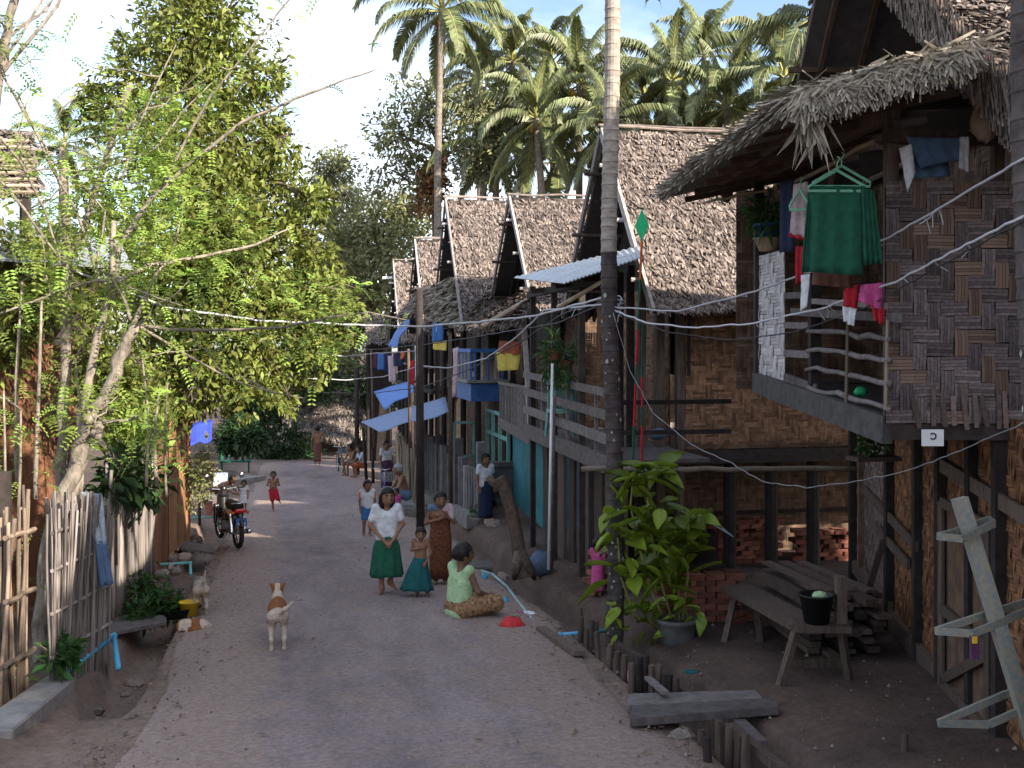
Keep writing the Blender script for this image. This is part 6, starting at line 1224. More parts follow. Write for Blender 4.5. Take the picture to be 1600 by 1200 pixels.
# ------------------------------------------------------------------ people, animals: one continuous surface from blended round cones
def sdf_eval(pts, prims, k):
    D = None
    for pr in prims:
        if pr[0] == 'c':
            a, b, ra, rb = np.array(pr[1]), np.array(pr[2]), pr[3], pr[4]; ab = b-a; L2 = max(1e-9, ab @ ab)
            t = np.clip(((pts-a) @ ab)/L2, 0, 1); d = np.linalg.norm(pts-a-t[:, None]*ab, axis=1)-(ra+(rb-ra)*t)
        else:
            c, r = np.array(pr[1]), np.array(pr[2]); q = pts-c
            if len(pr) > 3: q = q @ pr[3]
            d = (np.linalg.norm(q/r, axis=1)-1)*min(r)
        if D is None: D = d
        else:
            h = np.clip(.5+.5*(D-d)/k, 0, 1); D = D*(1-h)+d*h-k*h*(1-h)
    return D
def surface_nets(prims, res, k=.02, clip=None, grow=0.0):
    lo = np.full(3, 1e9); hi = -lo
    for pr in prims:
        if pr[0] == 'c': P0 = [np.array(pr[1]), np.array(pr[2])]; rr = max(pr[3], pr[4])
        else: P0 = [np.array(pr[1])]; rr = max(pr[2])
        for p in P0: lo = np.minimum(lo, p-rr); hi = np.maximum(hi, p+rr)
    lo -= 3*res+grow; hi += 3*res+grow; n = np.ceil((hi-lo)/res).astype(int)+1
    ax = [lo[i]+res*np.arange(n[i]) for i in range(3)]; Xg, Yg, Zg = np.meshgrid(*ax, indexing='ij'); pts = np.stack([Xg, Yg, Zg], -1).reshape(-1, 3)
    D = sdf_eval(pts, prims, k)-grow
    if clip is not None: D = np.maximum(D, clip(pts))
    D = D.reshape(n); S = D < 0
    acc = np.zeros((n[0]-1, n[1]-1, n[2]-1, 3)); cnt = np.zeros((n[0]-1, n[1]-1, n[2]-1))
    idx = np.stack(np.meshgrid(*[np.arange(m-1) for m in n], indexing='ij'), -1).astype(float)
    def cor(o): return tuple(slice(o[i], n[i]-1+o[i]) for i in range(3))
    for axis in range(3):
        o1, o2 = [i for i in range(3) if i != axis]
        for u in (0, 1):
            for v in (0, 1):
                a = [0, 0, 0]; a[o1] = u; a[o2] = v; b = list(a); b[axis] = 1
                da, db = D[cor(a)], D[cor(b)]; m = (da < 0) != (db < 0); t = np.where(m, da/(da-db+1e-12), 0)
                for i in range(3): acc[..., i] += np.where(m, a[i]+(t if i == axis else 0), 0)
                cnt += m
    mask = cnt > 0; vid = np.full(mask.shape, -1, dtype=int); vid[mask] = np.arange(mask.sum())
    V = lo+res*(idx[mask]+acc[mask]/cnt[mask][:, None]); Fs = []
    for axis in range(3):
        o1, o2 = (axis+1) % 3, (axis+2) % 3
        sa = [slice(None)]*3; sb = [slice(None)]*3; sa[axis] = slice(0, -1); sb[axis] = slice(1, None)
        e = S[tuple(sa)] != S[tuple(sb)]; I = np.argwhere(e); I = I[(I[:, o1] > 0) & (I[:, o2] > 0) & (I[:, o1] < n[o1]-1) & (I[:, o2] < n[o2]-1)]
        if not len(I): continue
        def g(d1, d2): J = I.copy(); J[:, o1] += d1; J[:, o2] += d2; return vid[J[:, 0], J[:, 1], J[:, 2]]
        q = np.stack([g(-1, -1), g(0, -1), g(0, 0), g(-1, 0)], 1); fl = ~S[I[:, 0], I[:, 1], I[:, 2]]; q[fl] = q[fl][:, ::-1]; Fs.append(q)
    Fq = np.concatenate(Fs); Fq = Fq[(Fq >= 0).all(1)]
    return V, Fq
def sdf_obj(name, prims, res, mat, parent, k=.02, clip=None, grow=0, mi=None, extra=None):
    V, Fq = surface_nets(prims, res, k, clip, grow); mm = np.zeros(len(Fq), dtype=int)
    if mi is not None: mm = mi(V[Fq].mean(1))
    if extra is not None and extra.f:
        b = len(V); V = np.concatenate([V, np.array(extra.v)]); fq = [(f if len(f) == 4 else (f[0], f[1], f[2], f[2]) if len(f) == 3 else None, m_) for f, m_ in zip(extra.f, extra.m)]
        qs = []; ms = []
        for f, m_ in zip(extra.f, extra.m):
            if len(f) == 4: qs.append(f); ms.append(m_)
            else:
                for i in range(1, len(f)-2, 2): qs.append((f[0], f[i], f[i+1], f[i+2])); ms.append(m_)
        Fq = np.concatenate([Fq, np.array(qs)+b]); mm = np.concatenate([mm, np.array(ms)])
    me = npmesh(name, V, Fq, np.full(len(Fq), .5), mm, True); return link(name, me, mat, parent)
mk('eye', (.01, .008, .008), .2, 0, 5, .1); mk('lip', (.22, .07, .06), .5, 0, 5, .1); mk('teeth', (.75, .72, .68), .4, 0, 5, .05)
J0 = dict(hipL=(.052, 0, .50), hipR=(-.052, 0, .50), kneeL=(.055, -.008, .275), kneeR=(-.055, -.008, .275), ankL=(.05, .012, .045), ankR=(-.05, .012, .045), toeL=(.06, -.085, .018), toeR=(-.06, -.085, .018),
          shL=(.10, .005, .805), shR=(-.10, .005, .805), elL=(.135, .02, .64), elR=(-.135, .02, .64), wrL=(.135, -.03, .50), wrR=(-.135, -.03, .50), haL=(.13, -.05, .44), haR=(-.13, -.05, .44),
          pel=(0, 0, .53), che=(0, 0, .72), nek=(0, .01, .83), hed=(0, -.008, .915))
def fingers(m, w_, h_, H, side, curl=.5):
    w_, h_ = Vector(w_), Vector(h_); d = (h_-w_).normalized(); s = d.cross(Vector((0, -1, 0)))
    if s.length < .1: s = d.cross(UP)
    s.normalize(); nrm = s.cross(d)
    for i, ln in enumerate((.92, 1.0, .95, .78)):
        b = h_+s*((i-1.5)*.0115*H)-d*.012*H; l_ = .045*H*ln; a1 = b+d*l_*.45; a2 = a1+(d*math.cos(curl)-nrm*math.sin(curl)*side)*l_*.32; a3 = a2+(d*math.cos(curl*1.8)-nrm*math.sin(curl*1.8)*side)*l_*.28
        m.tube([b, a1, a2, a3], [.0062*H, .0058*H, .0052*H, .004*H], 6)
    b = w_.lerp(h_, .45)+s*side*.012*H; a1 = b+(s*side*.8+d*.6)*.022*H; m.tube([b, a1, a1+(d+s*side*.25)*.022*H], [.008*H, .0068*H, .005*H], 6)
def person(label, loc, H, rz, pose=None, outfit=(), hair='short', yaw=0, pitch=0, tone=None, res=.011, smile=False, chub=1.0, headk=1.0, group='people in the street', curl=.5):
    t = thing('person', label, 'person', loc, rz, group); J = dict(J0); J.update(pose or {}); j = {k: Vector(v)*H for k, v in J.items()}; c = chub; pr = []
    def cap(a, b, ra, rb): pr.append(('c', tuple(j[a] if isinstance(a, str) else a), tuple(j[b] if isinstance(b, str) else b), ra*H*c, rb*H*c))
    for s in 'LR':
        cap('hip'+s, 'knee'+s, .050, .036); cap('knee'+s, 'ank'+s, .036, .021); cap('ank'+s, 'toe'+s, .022, .015)
        heel = j['ank'+s]+(j['ank'+s]-j['toe'+s]).normalized()*.02*H; cap(heel-UP*.02*H*0, 'ank'+s, .018, .022)
        cap('sh'+s, 'el'+s, .029, .021); cap('el'+s, 'wr'+s, .021, .0145); cap('wr'+s, 'ha'+s, .0145, .017)
        x = 1 if s == 'L' else -1; lat = (j['shL']-j['shR']).normalized()
        hp = (j['hipL']-j['hipR']).normalized()
        cap(j['pel']+hp*x*.032*H, j['che']+lat*x*.040*H, .052, .052); cap(j['che']+lat*x*.042*H, 'sh'+s, .050, .030)
    cap('pel', 'che', .055, .055); cap('che', 'nek', .05, .026); cap('nek', j['hed']-Vector((0, 0, .03*H)), .026, .028)
    Rm = (Euler((0, 0, yaw)).to_matrix() @ Euler((pitch, 0, 0)).to_matrix()); hc = j['hed']; hr = .0665*H*headk; Rn = np.array(Rm)
    def hp_(x, y, z): return hc+Rm @ Vector((x, y, z))*hr
    pr.append(('e', tuple(hc), (hr*.92, hr*1.05, hr*1.16), Rn)); pr.append(('e', tuple(hp_(0, -.25, -.55)), (hr*.66, hr*.70, hr*.62), Rn))
    pr.append(('c', tuple(hp_(0, -.98, .02)), tuple(hp_(0, -1.13, -.26)), hr*.10, hr*.15))
    for x in (-1, 1): pr.append(('e', tuple(hp_(x*.93, .05, -.10)), (hr*.10, hr*.18, hr*.26), Rn))
    m = MB()
    for s, x in (('L', 1), ('R', -1)): fingers(m, j['wr'+s], j['ha'+s], H, x, curl)
    for x in (-1, 1):
        m.mi = 3; m.ball(hp_(x*.34, -.93, .06), hr*.09, 8); m.mi = 1; m.ball(hp_(x*.34, -.97, .06), hr*.10, 6); m.tube([hp_(x*.16, -1.02, .27), hp_(x*.38, -.98, .31), hp_(x*.56, -.86, .24)], hr*.055, 5)
    m.mi = 2; m.tube([hp_(-.30, -.84, -.50), hp_(-.15, -.97, -.58), hp_(.15, -.97, -.58), hp_(.30, -.84, -.50)], [hr*.04, hr*.11, hr*.11, hr*.04], 6)
    if smile: m.mi = 3; m.tube([hp_(-.24, -.92, -.50), hp_(-.1, -1.01, -.55), hp_(.1, -1.01, -.55), hp_(.24, -.92, -.50)], [hr*.03, hr*.09, hr*.09, hr*.03], 6)
    m.mi = 0
    sk = 'skin'
    if tone:
        sk = 'skin_%d' % int(tone*100)
        if sk not in MATS: mk(sk, (.25*tone, .125*tone, .075*tone), .5, .04, 6, .14, spec=.4, objvar=.05)
    sdf_obj('body', pr, res*max(.8, H/1.45), [sk, 'eye', 'lip', 'teeth'], t, k=.022*H, extra=m)
    # hair
    hp2 = [('e', tuple(hp_(0, .10, .16)), (hr*1.10, hr*1.16, hr*1.22), Rn)]
    fw = Rn[:, 1]; upv = Rn[:, 2]; hcn = np.array(hc)
    def hclip(p):
        q = (p-hcn)/hr; y = q @ fw; z = q @ upv; x = np.abs(q @ Rn[:, 0])
        face = np.minimum(-(y+.42), (.55-x*.2)-z)           # positive inside the face window
        return np.maximum(face, -(z+.62+.25*np.clip(y, -1, 1)) if hair == 'short' else -(z+1.2))*hr
    if hair == 'long':
        for x in (-1, 1): hp2.append(('c', tuple(hp_(x*.72, .35, -.2)), tuple(hp_(x*.80, .35, -1.45)), hr*.46, hr*.44))
        hp2.append(('c', tuple(hp_(0, .75, -.2)), tuple(hp_(0, .70, -1.45)), hr*.55, hr*.5))
        def hclip(p):
            q = (p-hcn)/hr; y = q @ fw; z = q @ upv; x = np.abs(q @ Rn[:, 0]); return np.maximum(np.minimum(-(y+.42), (.55-x*.2)-z), -(z+1.75))*hr
    if hair == 'bun': hp2.append(('e', tuple(hp_(0, 1.05, -.1)), (hr*.6, hr*.5, hr*.6), Rn))
    if hair != 'bald': sdf_obj('hair', hp2, res*.8, 'hair' if hair != 'grey' else 'c_grey', t, k=.02*H, clip=hclip)
    # clothing
    for o in outfit:
        kind, mat = o[0], o[1]
        if kind == 'top':          # (top, mat, hem z, sleeve fraction, collar)
            hem, sf = o[2]*H, o[3]; tp = [q for q in pr if q[0] == 'c' and False]
            tp = []; lat = (j['shL']-j['shR']).normalized(); hp = (j['hipL']-j['hipR']).normalized()
            for s, x in (('L', 1), ('R', -1)):
                tp.append(('c', tuple(j['pel']+hp*x*.036*H), tuple(j['che']+lat*x*.042*H), .058*H*c, .054*H*c)); tp.append(('c', tuple(j['che']+lat*x*.042*H), tuple(j['sh'+s]), .052*H*c, .032*H*c))
                if sf > 0: tp.append(('c', tuple(j['sh'+s]), tuple(j['sh'+s].lerp(j['el'+s], sf)), .030*H*c, .030*H*c))
            tp.append(('c', tuple(j['pel']-UP*.03*H), tuple(j['che']), .058*H, .058*H))
            nk = np.array(j['nek'])+np.array((0, -.004, .016))*H
            def tclip(p): return np.maximum(hem-p[:, 2], .036*H-np.linalg.norm((p-nk)*np.array((1, 1, .9)), axis=1))
            def tmi(cc):
                if len(o) < 5: return np.zeros(len(cc), dtype=int)
                return ((np.abs(cc[:, 0]) > .125*H) & (cc[:, 2] < .80*H)).astype(int)
            sdf_obj('shirt', tp, res, mat if isinstance(mat, list) else [mat], t, k=.02*H, clip=tclip, grow=.010*H, mi=tmi)
        elif kind == 'shorts':
            tp = []; fr = o[2]
            for s in 'LR': tp.append(('c', tuple(j['hip'+s]+UP*.02*H), tuple(j['hip'+s].lerp(j['knee'+s], fr)), .058*H*c, .055*H*c))
            tp.append(('c', tuple(j['pel']-Vector((.02*H, 0, .01*H))), tuple(j['pel']+Vector((.02*H, 0, -.01*H))), .06*H*c, .06*H*c))
            sdf_obj('shorts', tp, res, mat, t, k=.02*H, grow=.006*H, clip=lambda p: p[:, 2]-.565*H)
        elif kind == 'skirt':      # (skirt, mat, [(cx, cy, z, rx, ry)], fold amp, folds)
            rings, amp, nf = o[2], o[3], o[4]; mm = MB(); n_ = 48; vs = []; fs = []; K = 10
            for i in range(K+1):
                s = i/K*(len(rings)-1); a_ = min(int(s), len(rings)-2); u = s-a_; g_ = [rings[a_][q]*(1-u)+rings[a_+1][q]*u for q in range(5)]
                for q in range(n_):
                    th = 6.2832*q/n_; f_ = 1+amp*(i/K)*math.sin(nf*th+.8*math.sin(2*th)+i*.12); vs.append(((g_[0]+g_[3]*math.cos(th)*f_)*H, (g_[1]+g_[4]*math.sin(th)*f_)*H, (g_[2]+.006*math.sin(3*th)*(i/K))*H))
            for i in range(K):
                for q in range(n_): fs.append((i*n_+q, (i+1)*n_+q, (i+1)*n_+(q+1) % n_, i*n_+(q+1) % n_))
            mm.add(vs, fs, .5); ob = mm.build('skirt', mat, t, True); sd = ob.modifiers.new('s', 'SOLIDIFY'); sd.thickness = .006
        elif kind == 'band':
            mm = MB(); mm.tube([hp_(math.cos(a)*1.13, .02, .10+math.sin(a)*1.30) for a in [R(10)+R(160)*i/12 for i in range(13)]], hr*.07, 6); mm.build('hair_band', mat, t, True)
        elif kind == 'shawl':
            sdf_obj('shawl', [('c', tuple(j['shL']+UP*.012*H), tuple(j['nek']+Vector((0, .03, -.03))*H), .042*H, .045*H), ('c', tuple(j['shR']+UP*.012*H), tuple(j['nek']+Vector((0, .03, -.03))*H), .042*H, .045*H), ('c', tuple(j['shL']), tuple(j['shL']+Vector((.02, -.03, -.08))*H), .04*H, .03*H)], res, mat, t, k=.02*H, grow=.004, mi=lambda cc: (cc[:, 0] > 0).astype(int))
        elif kind == 'cloth':      # generic SDF garment
            sdf_obj(o[3] if len(o) > 3 else 'sarong', [('c', tuple(Vector(a)*H), tuple(Vector(b)*H), ra*H, rb*H) for (a, b, ra, rb) in o[2]], res, mat, t, k=.03*H)
        elif kind == 'pin': mm = MB(); mm.tube([hp_(*o[2]), hp_(*o[3])], hr*.05, 5); mm.build('hair_pin', mat, t)
    return t
def at(px, py, dz=0): p = G(px, py); return Vector((p.x, p.y, hz_(p.x, p.y)+(.055 if -1.0 < p.x < 2.8 else 0)+dz))
def HT(px, py, top): p = G(px, py); d = p.x*SY+p.y*CY; return (py-top)/F*d
VIEW = -YAW       # rotation at which a figure faces the camera
for nm, c1, c2, sc_ in (('c_sarong', (.22, .075, .035), (.05, .018, .014), 40), ('c_flower', (.36, .22, .12), (.10, .045, .025), 26)):
    mk(nm, c1, .9, .05, sc_, .6, .05, col2=c2, objvar=.03)
# girl with clasped hands
person('laughing girl in white shirt and green skirt, hands clasped in front', at(604, 933), HT(604, 933, 768), VIEW+.25, dict(elL=(.150, .0, .645), wrL=(.055, -.115, .53), haL=(.012, -.135, .485), elR=(-.155, .0, .645), wrR=(-.050, -.115, .525), haR=(-.005, -.14, .475), ankR=(-.045, .0, .045), toeR=(-.075, -.08, .018), kneeL=(.05, -.01, .27), ankL=(.045, .07, .085), toeL=(.09, .01, .03), che=(0, .005, .72), hed=(.006, -.015, .915)),
       [('skirt', 'c_green', [(0, 0, .545, .088, .072), (0, 0, .44, .125, .10), (0, 0, .165, .152, .125)], .09, 9), ('top', 'c_white', .50, .62), ('band', 'c_grey')], 'long', yaw=.15, smile=True, res=.009)
# boy in white shirt behind her
person('small boy in white shirt with orange sleeves and blue shorts', at(574, 842), HT(574, 842, 755), VIEW+.3, dict(kneeR=(-.06, -.02, .28), ankR=(-.06, .05, .05), toeR=(-.07, -.03, .018), elR=(-.14, .01, .64), elL=(.14, .01, .64)), [('shorts', 'c_blue', .75), ('top', ['c_white', 'c_orange'], .50, .55, 1)], yaw=.3, headk=1.12)
person('tiny child in pink half hidden behind the girl', at(619, 822), .74, VIEW-.4, {}, [('top', 'c_pink', .40, .4), ('skirt', 'c_pink', [(0, 0, .5, .09, .08), (0, 0, .3, .13, .11)], .08, 8)], headk=1.25)
# shirtless child in teal sarong
person('shirtless child in a teal sarong next to the girl', at(657, 938), HT(657, 938, 830), VIEW-.1, dict(elL=(.15, -.02, .64), wrL=(.11, -.10, .53), haL=(.075, -.12, .47), elR=(-.13, .02, .66), wrR=(-.02, -.10, .70), haR=(.045, -.115, .72), hed=(.01, -.03, .905), ankL=(.10, 0, .045), toeL=(.12, -.085, .018)),
       [('skirt', 'c_teal', [(0, 0, .56, .098, .080), (-.03, 0, .40, .145, .115), (-.055, .0, .09, .235, .145)], .10, 8)], yaw=.25, headk=1.12, res=.009, pitch=.1)
# woman in patterned sarong
person('smiling woman in a rust patterned sarong with a cloth on her shoulders', at(688, 918), HT(688, 918, 772), VIEW+.1, dict(elL=(.15, -.02, .66), wrL=(.06, -.11, .73), haL=(.02, -.125, .76), elR=(-.15, .0, .65), wrR=(-.02, -.115, .70), haR=(.03, -.13, .73), che=(0, -.02, .72), nek=(0, -.03, .825), hed=(.0, -.05, .905), shL=(.1, -.02, .80), shR=(-.1, -.02, .80)),
       [('skirt', 'c_sarong', [(0, -.01, .74, .110, .085), (0, 0, .60, .105, .088), (0, 0, .48, .12, .10), (0, 0, .06, .115, .095)], .05, 7), ('shawl', ['c_bluegrey', 'c_palepink'])], yaw=.2, smile=True, res=.009)
# seated woman, back to us
seat = dict(pel=(0, 0, .085), hipL=(.06, -.02, .075), hipR=(-.06, -.02, .075), kneeL=(.24, -.16, .10), kneeR=(-.22, -.18, .11), ankL=(.03, -.24, .05), ankR=(-.02, -.27, .04), toeL=(-.05, -.27, .03), toeR=(.06, -.29, .03), che=(0, -.02, .27), nek=(0, -.03, .385), hed=(0, -.045, .465), shL=(.108, -.02, .355), shR=(-.108, -.02, .355), elL=(.165, -.06, .20), wrL=(.17, -.18, .145), haL=(.15, -.235, .14), elR=(-.165, -.06, .20), wrR=(-.13, -.20, .145), haR=(-.09, -.25, .13))
person('woman in pale lime vest sitting cross-legged on the road edge', at(717, 968), 1.62, VIEW+R(128), seat, [('cloth', 'c_flower', [((.06, -.02, .075), (.24, -.16, .10), .085, .062), ((-.06, -.02, .075), (-.22, -.18, .11), .085, .062), ((.24, -.16, .10), (.05, -.24, .05), .06, .045), ((-.22, -.18, .11), (0, -.26, .05), .06, .045), ((-.05, 0, .06), (.05, 0, .06), .085, .085)]), ('cloth', 'c_lime', [((-.04, 0, .07), (-.05, -.015, .25), .075, .07), ((.04, 0, .07), (.05, -.015, .25), .075, .07), ((-.05, .03, .03), (.05, .03, .03), .055, .055)], 'vest_hem'), ('top', 'c_lime', .03, 0), ('pin', 'plastic_yellow', (.5, .9, -.2), (.9, .75, .0))], 'bun', yaw=-.35, pitch=.1, res=.010, tone=.7)
# toddler in pink, back view
person('toddler in a bright pink dress seen from behind beside the bricks', at(934, 938), HT(934, 938, 848), VIEW+math.pi-.35, dict(elL=(.12, -.05, .66), wrL=(.08, -.12, .70), haL=(.06, -.14, .72)), [('top', 'c_pink', .38, .55), ('skirt', 'c_pink', [(0, 0, .52, .105, .09), (0, 0, .12, .125, .105)], .05, 8)], headk=1.25, res=.009)
# old man on the step
sit = dict(pel=(0, 0, .30), hipL=(.055, -.02, .29), hipR=(-.055, -.02, .29), kneeL=(.08, -.23, .31), kneeR=(-.08, -.23, .30), ankL=(.07, -.22, .05), ankR=(-.07, -.21, .05), toeL=(.075, -.30, .02), toeR=(-.075, -.30, .02), che=(0, -.05, .48), nek=(0, -.09, .60), hed=(0, -.125, .675), shL=(.105, -.08, .57), shR=(-.105, -.08, .57), elL=(.13, -.14, .42), wrL=(.07, -.26, .36), haL=(.05, -.30, .34), elR=(-.13, -.14, .42), wrR=(-.07, -.26, .36), haR=(-.05, -.30, .34))
person('bare-chested grey-haired man sitting on the step', at(634, 806, 0), 1.55, R(-80), sit, [('cloth', 'c_bluegrey', [((.055, 0, .29), (.08, -.23, .31), .075, .06), ((-.055, 0, .29), (-.08, -.23, .30), .075, .06), ((-.04, 0, .28), (.04, 0, .28), .08, .08)], 'longyi')], 'grey', res=.013, tone=.9)
person('woman in white top and dark purple sarong under the blue tarp', at(604, 765), 1.5, VIEW+.6, {}, [('top', 'c_white', .52, .5), ('skirt', 'c_purple', [(0, 0, .60, .10, .085), (0, 0, .45, .13, .11), (0, 0, .04, .115, .10)], .04, 6), ('band', 'c_red')], 'bun', res=.014)
person('bare-chested man sitting beside the far bicycle, left one', at(553, 745), 1.5, R(-60), sit, [('shorts', 'c_grey', .6)], res=.016)
person('person in pale shirt sitting beside the far bicycle, right one', at(568, 748), 1.45, R(-70), sit, [('top', 'c_jeanslight', .30, .5), ('cloth', 'c_rust', [((.055, 0, .29), (.08, -.23, .31), .075, .06), ((-.055, 0, .29), (-.08, -.23, .30), .075, .06)], 'longyi')], res=.016)
person('bare-chested man in brown longyi walking away at the street end', at(496, 729), 1.66, VIEW+math.pi+.2, dict(elR=(-.17, .0, .68), wrR=(-.22, -.03, .60), haR=(-.24, -.04, .55), kneeL=(.05, -.06, .28), ankL=(.05, .02, .05), toeL=(.05, -.06, .02), ankR=(-.05, .06, .05), toeR=(-.05, -.02, .02)), [('skirt', 'c_brown', [(0, 0, .56, .088, .075), (0, 0, .45, .105, .09), (0, 0, .10, .095, .085)], .05, 6)], res=.016)
person('shirtless boy in red shorts standing on one leg with folded arms', at(427, 802), HT(427, 802, 740), VIEW+.1, dict(hipL=(.052, 0, .5), kneeL=(.12, -.05, .30), ankL=(.12, .14, .26), toeL=(.16, .16, .18), ankR=(-.005, .01, .045), toeR=(.02, -.075, .018), kneeR=(-.02, -.01, .27), elL=(.15, -.01, .66), wrL=(.03, -.10, .66), haL=(-.03, -.11, .67), elR=(-.15, -.01, .66), wrR=(-.02, -.11, .63), haR=(.05, -.12, .62)), [('shorts', 'c_red', .9)], yaw=.3, headk=1.12, res=.011)
person('toddler in a white dress beside the motorcycle', at(381, 800), HT(381, 800, 751), VIEW+.1, dict(elR=(-.15, -.03, .68), wrR=(-.14, -.11, .76), haR=(-.13, -.13, .80)), [('top', 'c_white', .38, .5), ('skirt', 'c_white', [(0, 0, .55, .10, .09), (0, 0, .28, .15, .125)], .09, 7)], headk=1.3, res=.010)
crouch = dict(pel=(0, .12, .42), hipL=(.055, .10, .40), hipR=(-.055, .10, .40), kneeL=(.07, -.06, .28), kneeR=(-.07, -.06, .28), ankL=(.06, .03, .05), ankR=(-.06, .03, .05), toeL=(.065, -.06, .02), toeR=(-.065, -.06, .02), che=(0, -.06, .52), nek=(0, -.17, .58), hed=(0, -.235, .635), shL=(.10, -.14, .55), shR=(-.10, -.14, .55), elL=(.12, -.22, .42), wrL=(.06, -.30, .36), haL=(.04, -.34, .34), elR=(-.12, -.22, .42), wrR=(-.06, -.30, .36), haR=(-.04, -.34, .34))
person('shirtless boy bending forward behind the motorcycle', at(345, 800), 1.3, R(70), crouch, [('shorts', 'c_maroon', .6)], res=.012)
person('woman in a white blouse standing at the turquoise door frame', (*P(759, 760, 23.2)[:2], P(759, 760, 23.2).z-.72), 1.42, VIEW+.5, {}, [('top', 'c_white', .5, .5), ('skirt', 'c_navy', [(0, 0, .6, .095, .08), (0, 0, .05, .11, .1)], .04, 6)], 'bun', res=.014)
# ------------------------------------------------------------------ dogs (facing -Y locally)
mk('fur_white', (.47, .38, .31), .85, .1, 30, .3, .3); mk('fur_brown', (.23, .085, .03), .85, .1, 30, .3, .3); mk('fur_grey', (.24, .22, .22), .85, .1, 14, .5, .3); mk('nose', (.02, .015, .015), .4, 0, 5, .1)
def dog(label, loc, rz, s=1.0, head='up', tail=(.0, .34, .62), paint=None, mats=('fur_white', 'fur_brown', 'nose')):
    t = thing('dog', label, 'dog', loc, rz, 'dogs in the street'); pr = []
    def cp(a, b, ra, rb): pr.append(('c', tuple(Vector(a)*s), tuple(Vector(b)*s), ra*s*1.13, rb*s*1.13))
    cp((0, -.20, .385), (0, -.02, .38), .095, .088); cp((0, -.02, .385), (0, .19, .40), .080, .068); cp((0, -.22, .35), (0, -.1, .34), .075, .08)      # deep chest, tucked belly
    if head == 'up': N, Hd, Mz = (0, -.33, .50), (0, -.37, .56), (0, -.50, .53)
    else: N, Hd, Mz = (0, -.38, .30), (0, -.46, .20), (0, -.55, .10)
    cp((0, -.22, .42), N, .070, .050); cp(N, Hd, .052, .058); cp(Hd, Mz, .048, .024)
    for x in (-1, 1):
        cp((x*.06, -.22, .34), (x*.065, -.215, .20), .045, .026); cp((x*.065, -.215, .20), (x*.065, -.225, .045), .022, .017); cp((x*.065, -.225, .03), (x*.065, -.262, .02), .020, .018)
        cp((x*.055, .18, .38), (x*.07, .10, .245), .062, .036); cp((x*.07, .10, .245), (x*.07, .235, .135), .032, .019); cp((x*.07, .235, .135), (x*.07, .215, .035), .018, .016); cp((x*.07, .215, .025), (x*.07, .175, .018), .019, .017)
        h = Vector(Hd); cp(h+Vector((x*.045, .01, .035)), h+Vector((x*.085, .03, .065 if head == 'up' else .03)), .022, .010)
    cp((0, .235, .42), (tail[0]*.5, tail[1]*.95, .42+(tail[2]-.42)*.45), .024, .019); cp((tail[0]*.5, tail[1]*.95, .42+(tail[2]-.42)*.45), tail, .019, .010)
    m = MB(); m.mi = 2; m.ball(Vector(Mz)*s+Vector((0, -.022*s, .008*s)), .014*s, 6)
    for x in (-1, 1): m.ball((Vector(Hd)+Vector((x*.035, -.042, .022)))*s, .008*s, 6)
    m.mi = 0
    sdf_obj('body', pr, .0095, list(mats), t, k=.03*s, mi=(lambda c: paint(c/s)) if paint else None, extra=m); return t
def p1(c): return (((c[:, 1] < -.30) & (c[:, 2] > .46) & ~((np.abs(c[:, 0]) < .03) & (c[:, 1] > -.36))) | ((c[:, 2] > .33+.04*np.sin(c[:, 1]*22+c[:, 0]*15)) & (c[:, 1] > -.22) & (c[:, 1] < .19))).astype(int)
g = at(434, 1018); dog('white and brown dog standing in the road, seen from behind', g, VIEW+math.pi+.22, HT(434, 1020, 936)/.60, 'up', (-.16, .33, .56), p1)
g = at(313, 960); dog('grey-white dog with raised tail nosing into the black tub', g, VIEW+math.pi+.35, .88, 'down', (-.05, .32, .68), lambda c: ((c[:, 1] < -.05) & (c[:, 2] > .2) & (c[:, 0] > -.02)).astype(int), ('fur_white', 'fur_grey', 'nose'))
t = thing('dog', 'brown and white puppy curled asleep beside the yellow pail', 'dog', at(303, 986), VIEW+.2, 'dogs in the street'); pr = [('c', (-.13, .03, .07), (.06, .02, .075), .07, .075), ('c', (.06, .0, .075), (.16, -.04, .055), .055, .045), ('c', (.16, -.04, .05), (.22, -.06, .03), .035, .02), ('c', (-.14, .0, .06), (-.05, -.08, .04), .05, .03), ('c', (-.05, -.08, .03), (.06, -.09, .025), .024, .018), ('c', (.04, -.05, .05), (.12, -.11, .02), .03, .017), ('c', (-.18, .03, .05), (-.16, -.08, .02), .018, .01), ('c', (.14, 0, .09), (.13, .03, .10), .022, .012), ('c', (.15, -.07, .085), (.13, -.1, .08), .02, .012)]
sdf_obj('body', pr, .008, ['fur_white', 'fur_brown'], t, k=.03, mi=lambda c: (np.sin(c[:, 0]*26+1)+.5*np.sin(c[:, 1]*40) > -.15).astype(int))
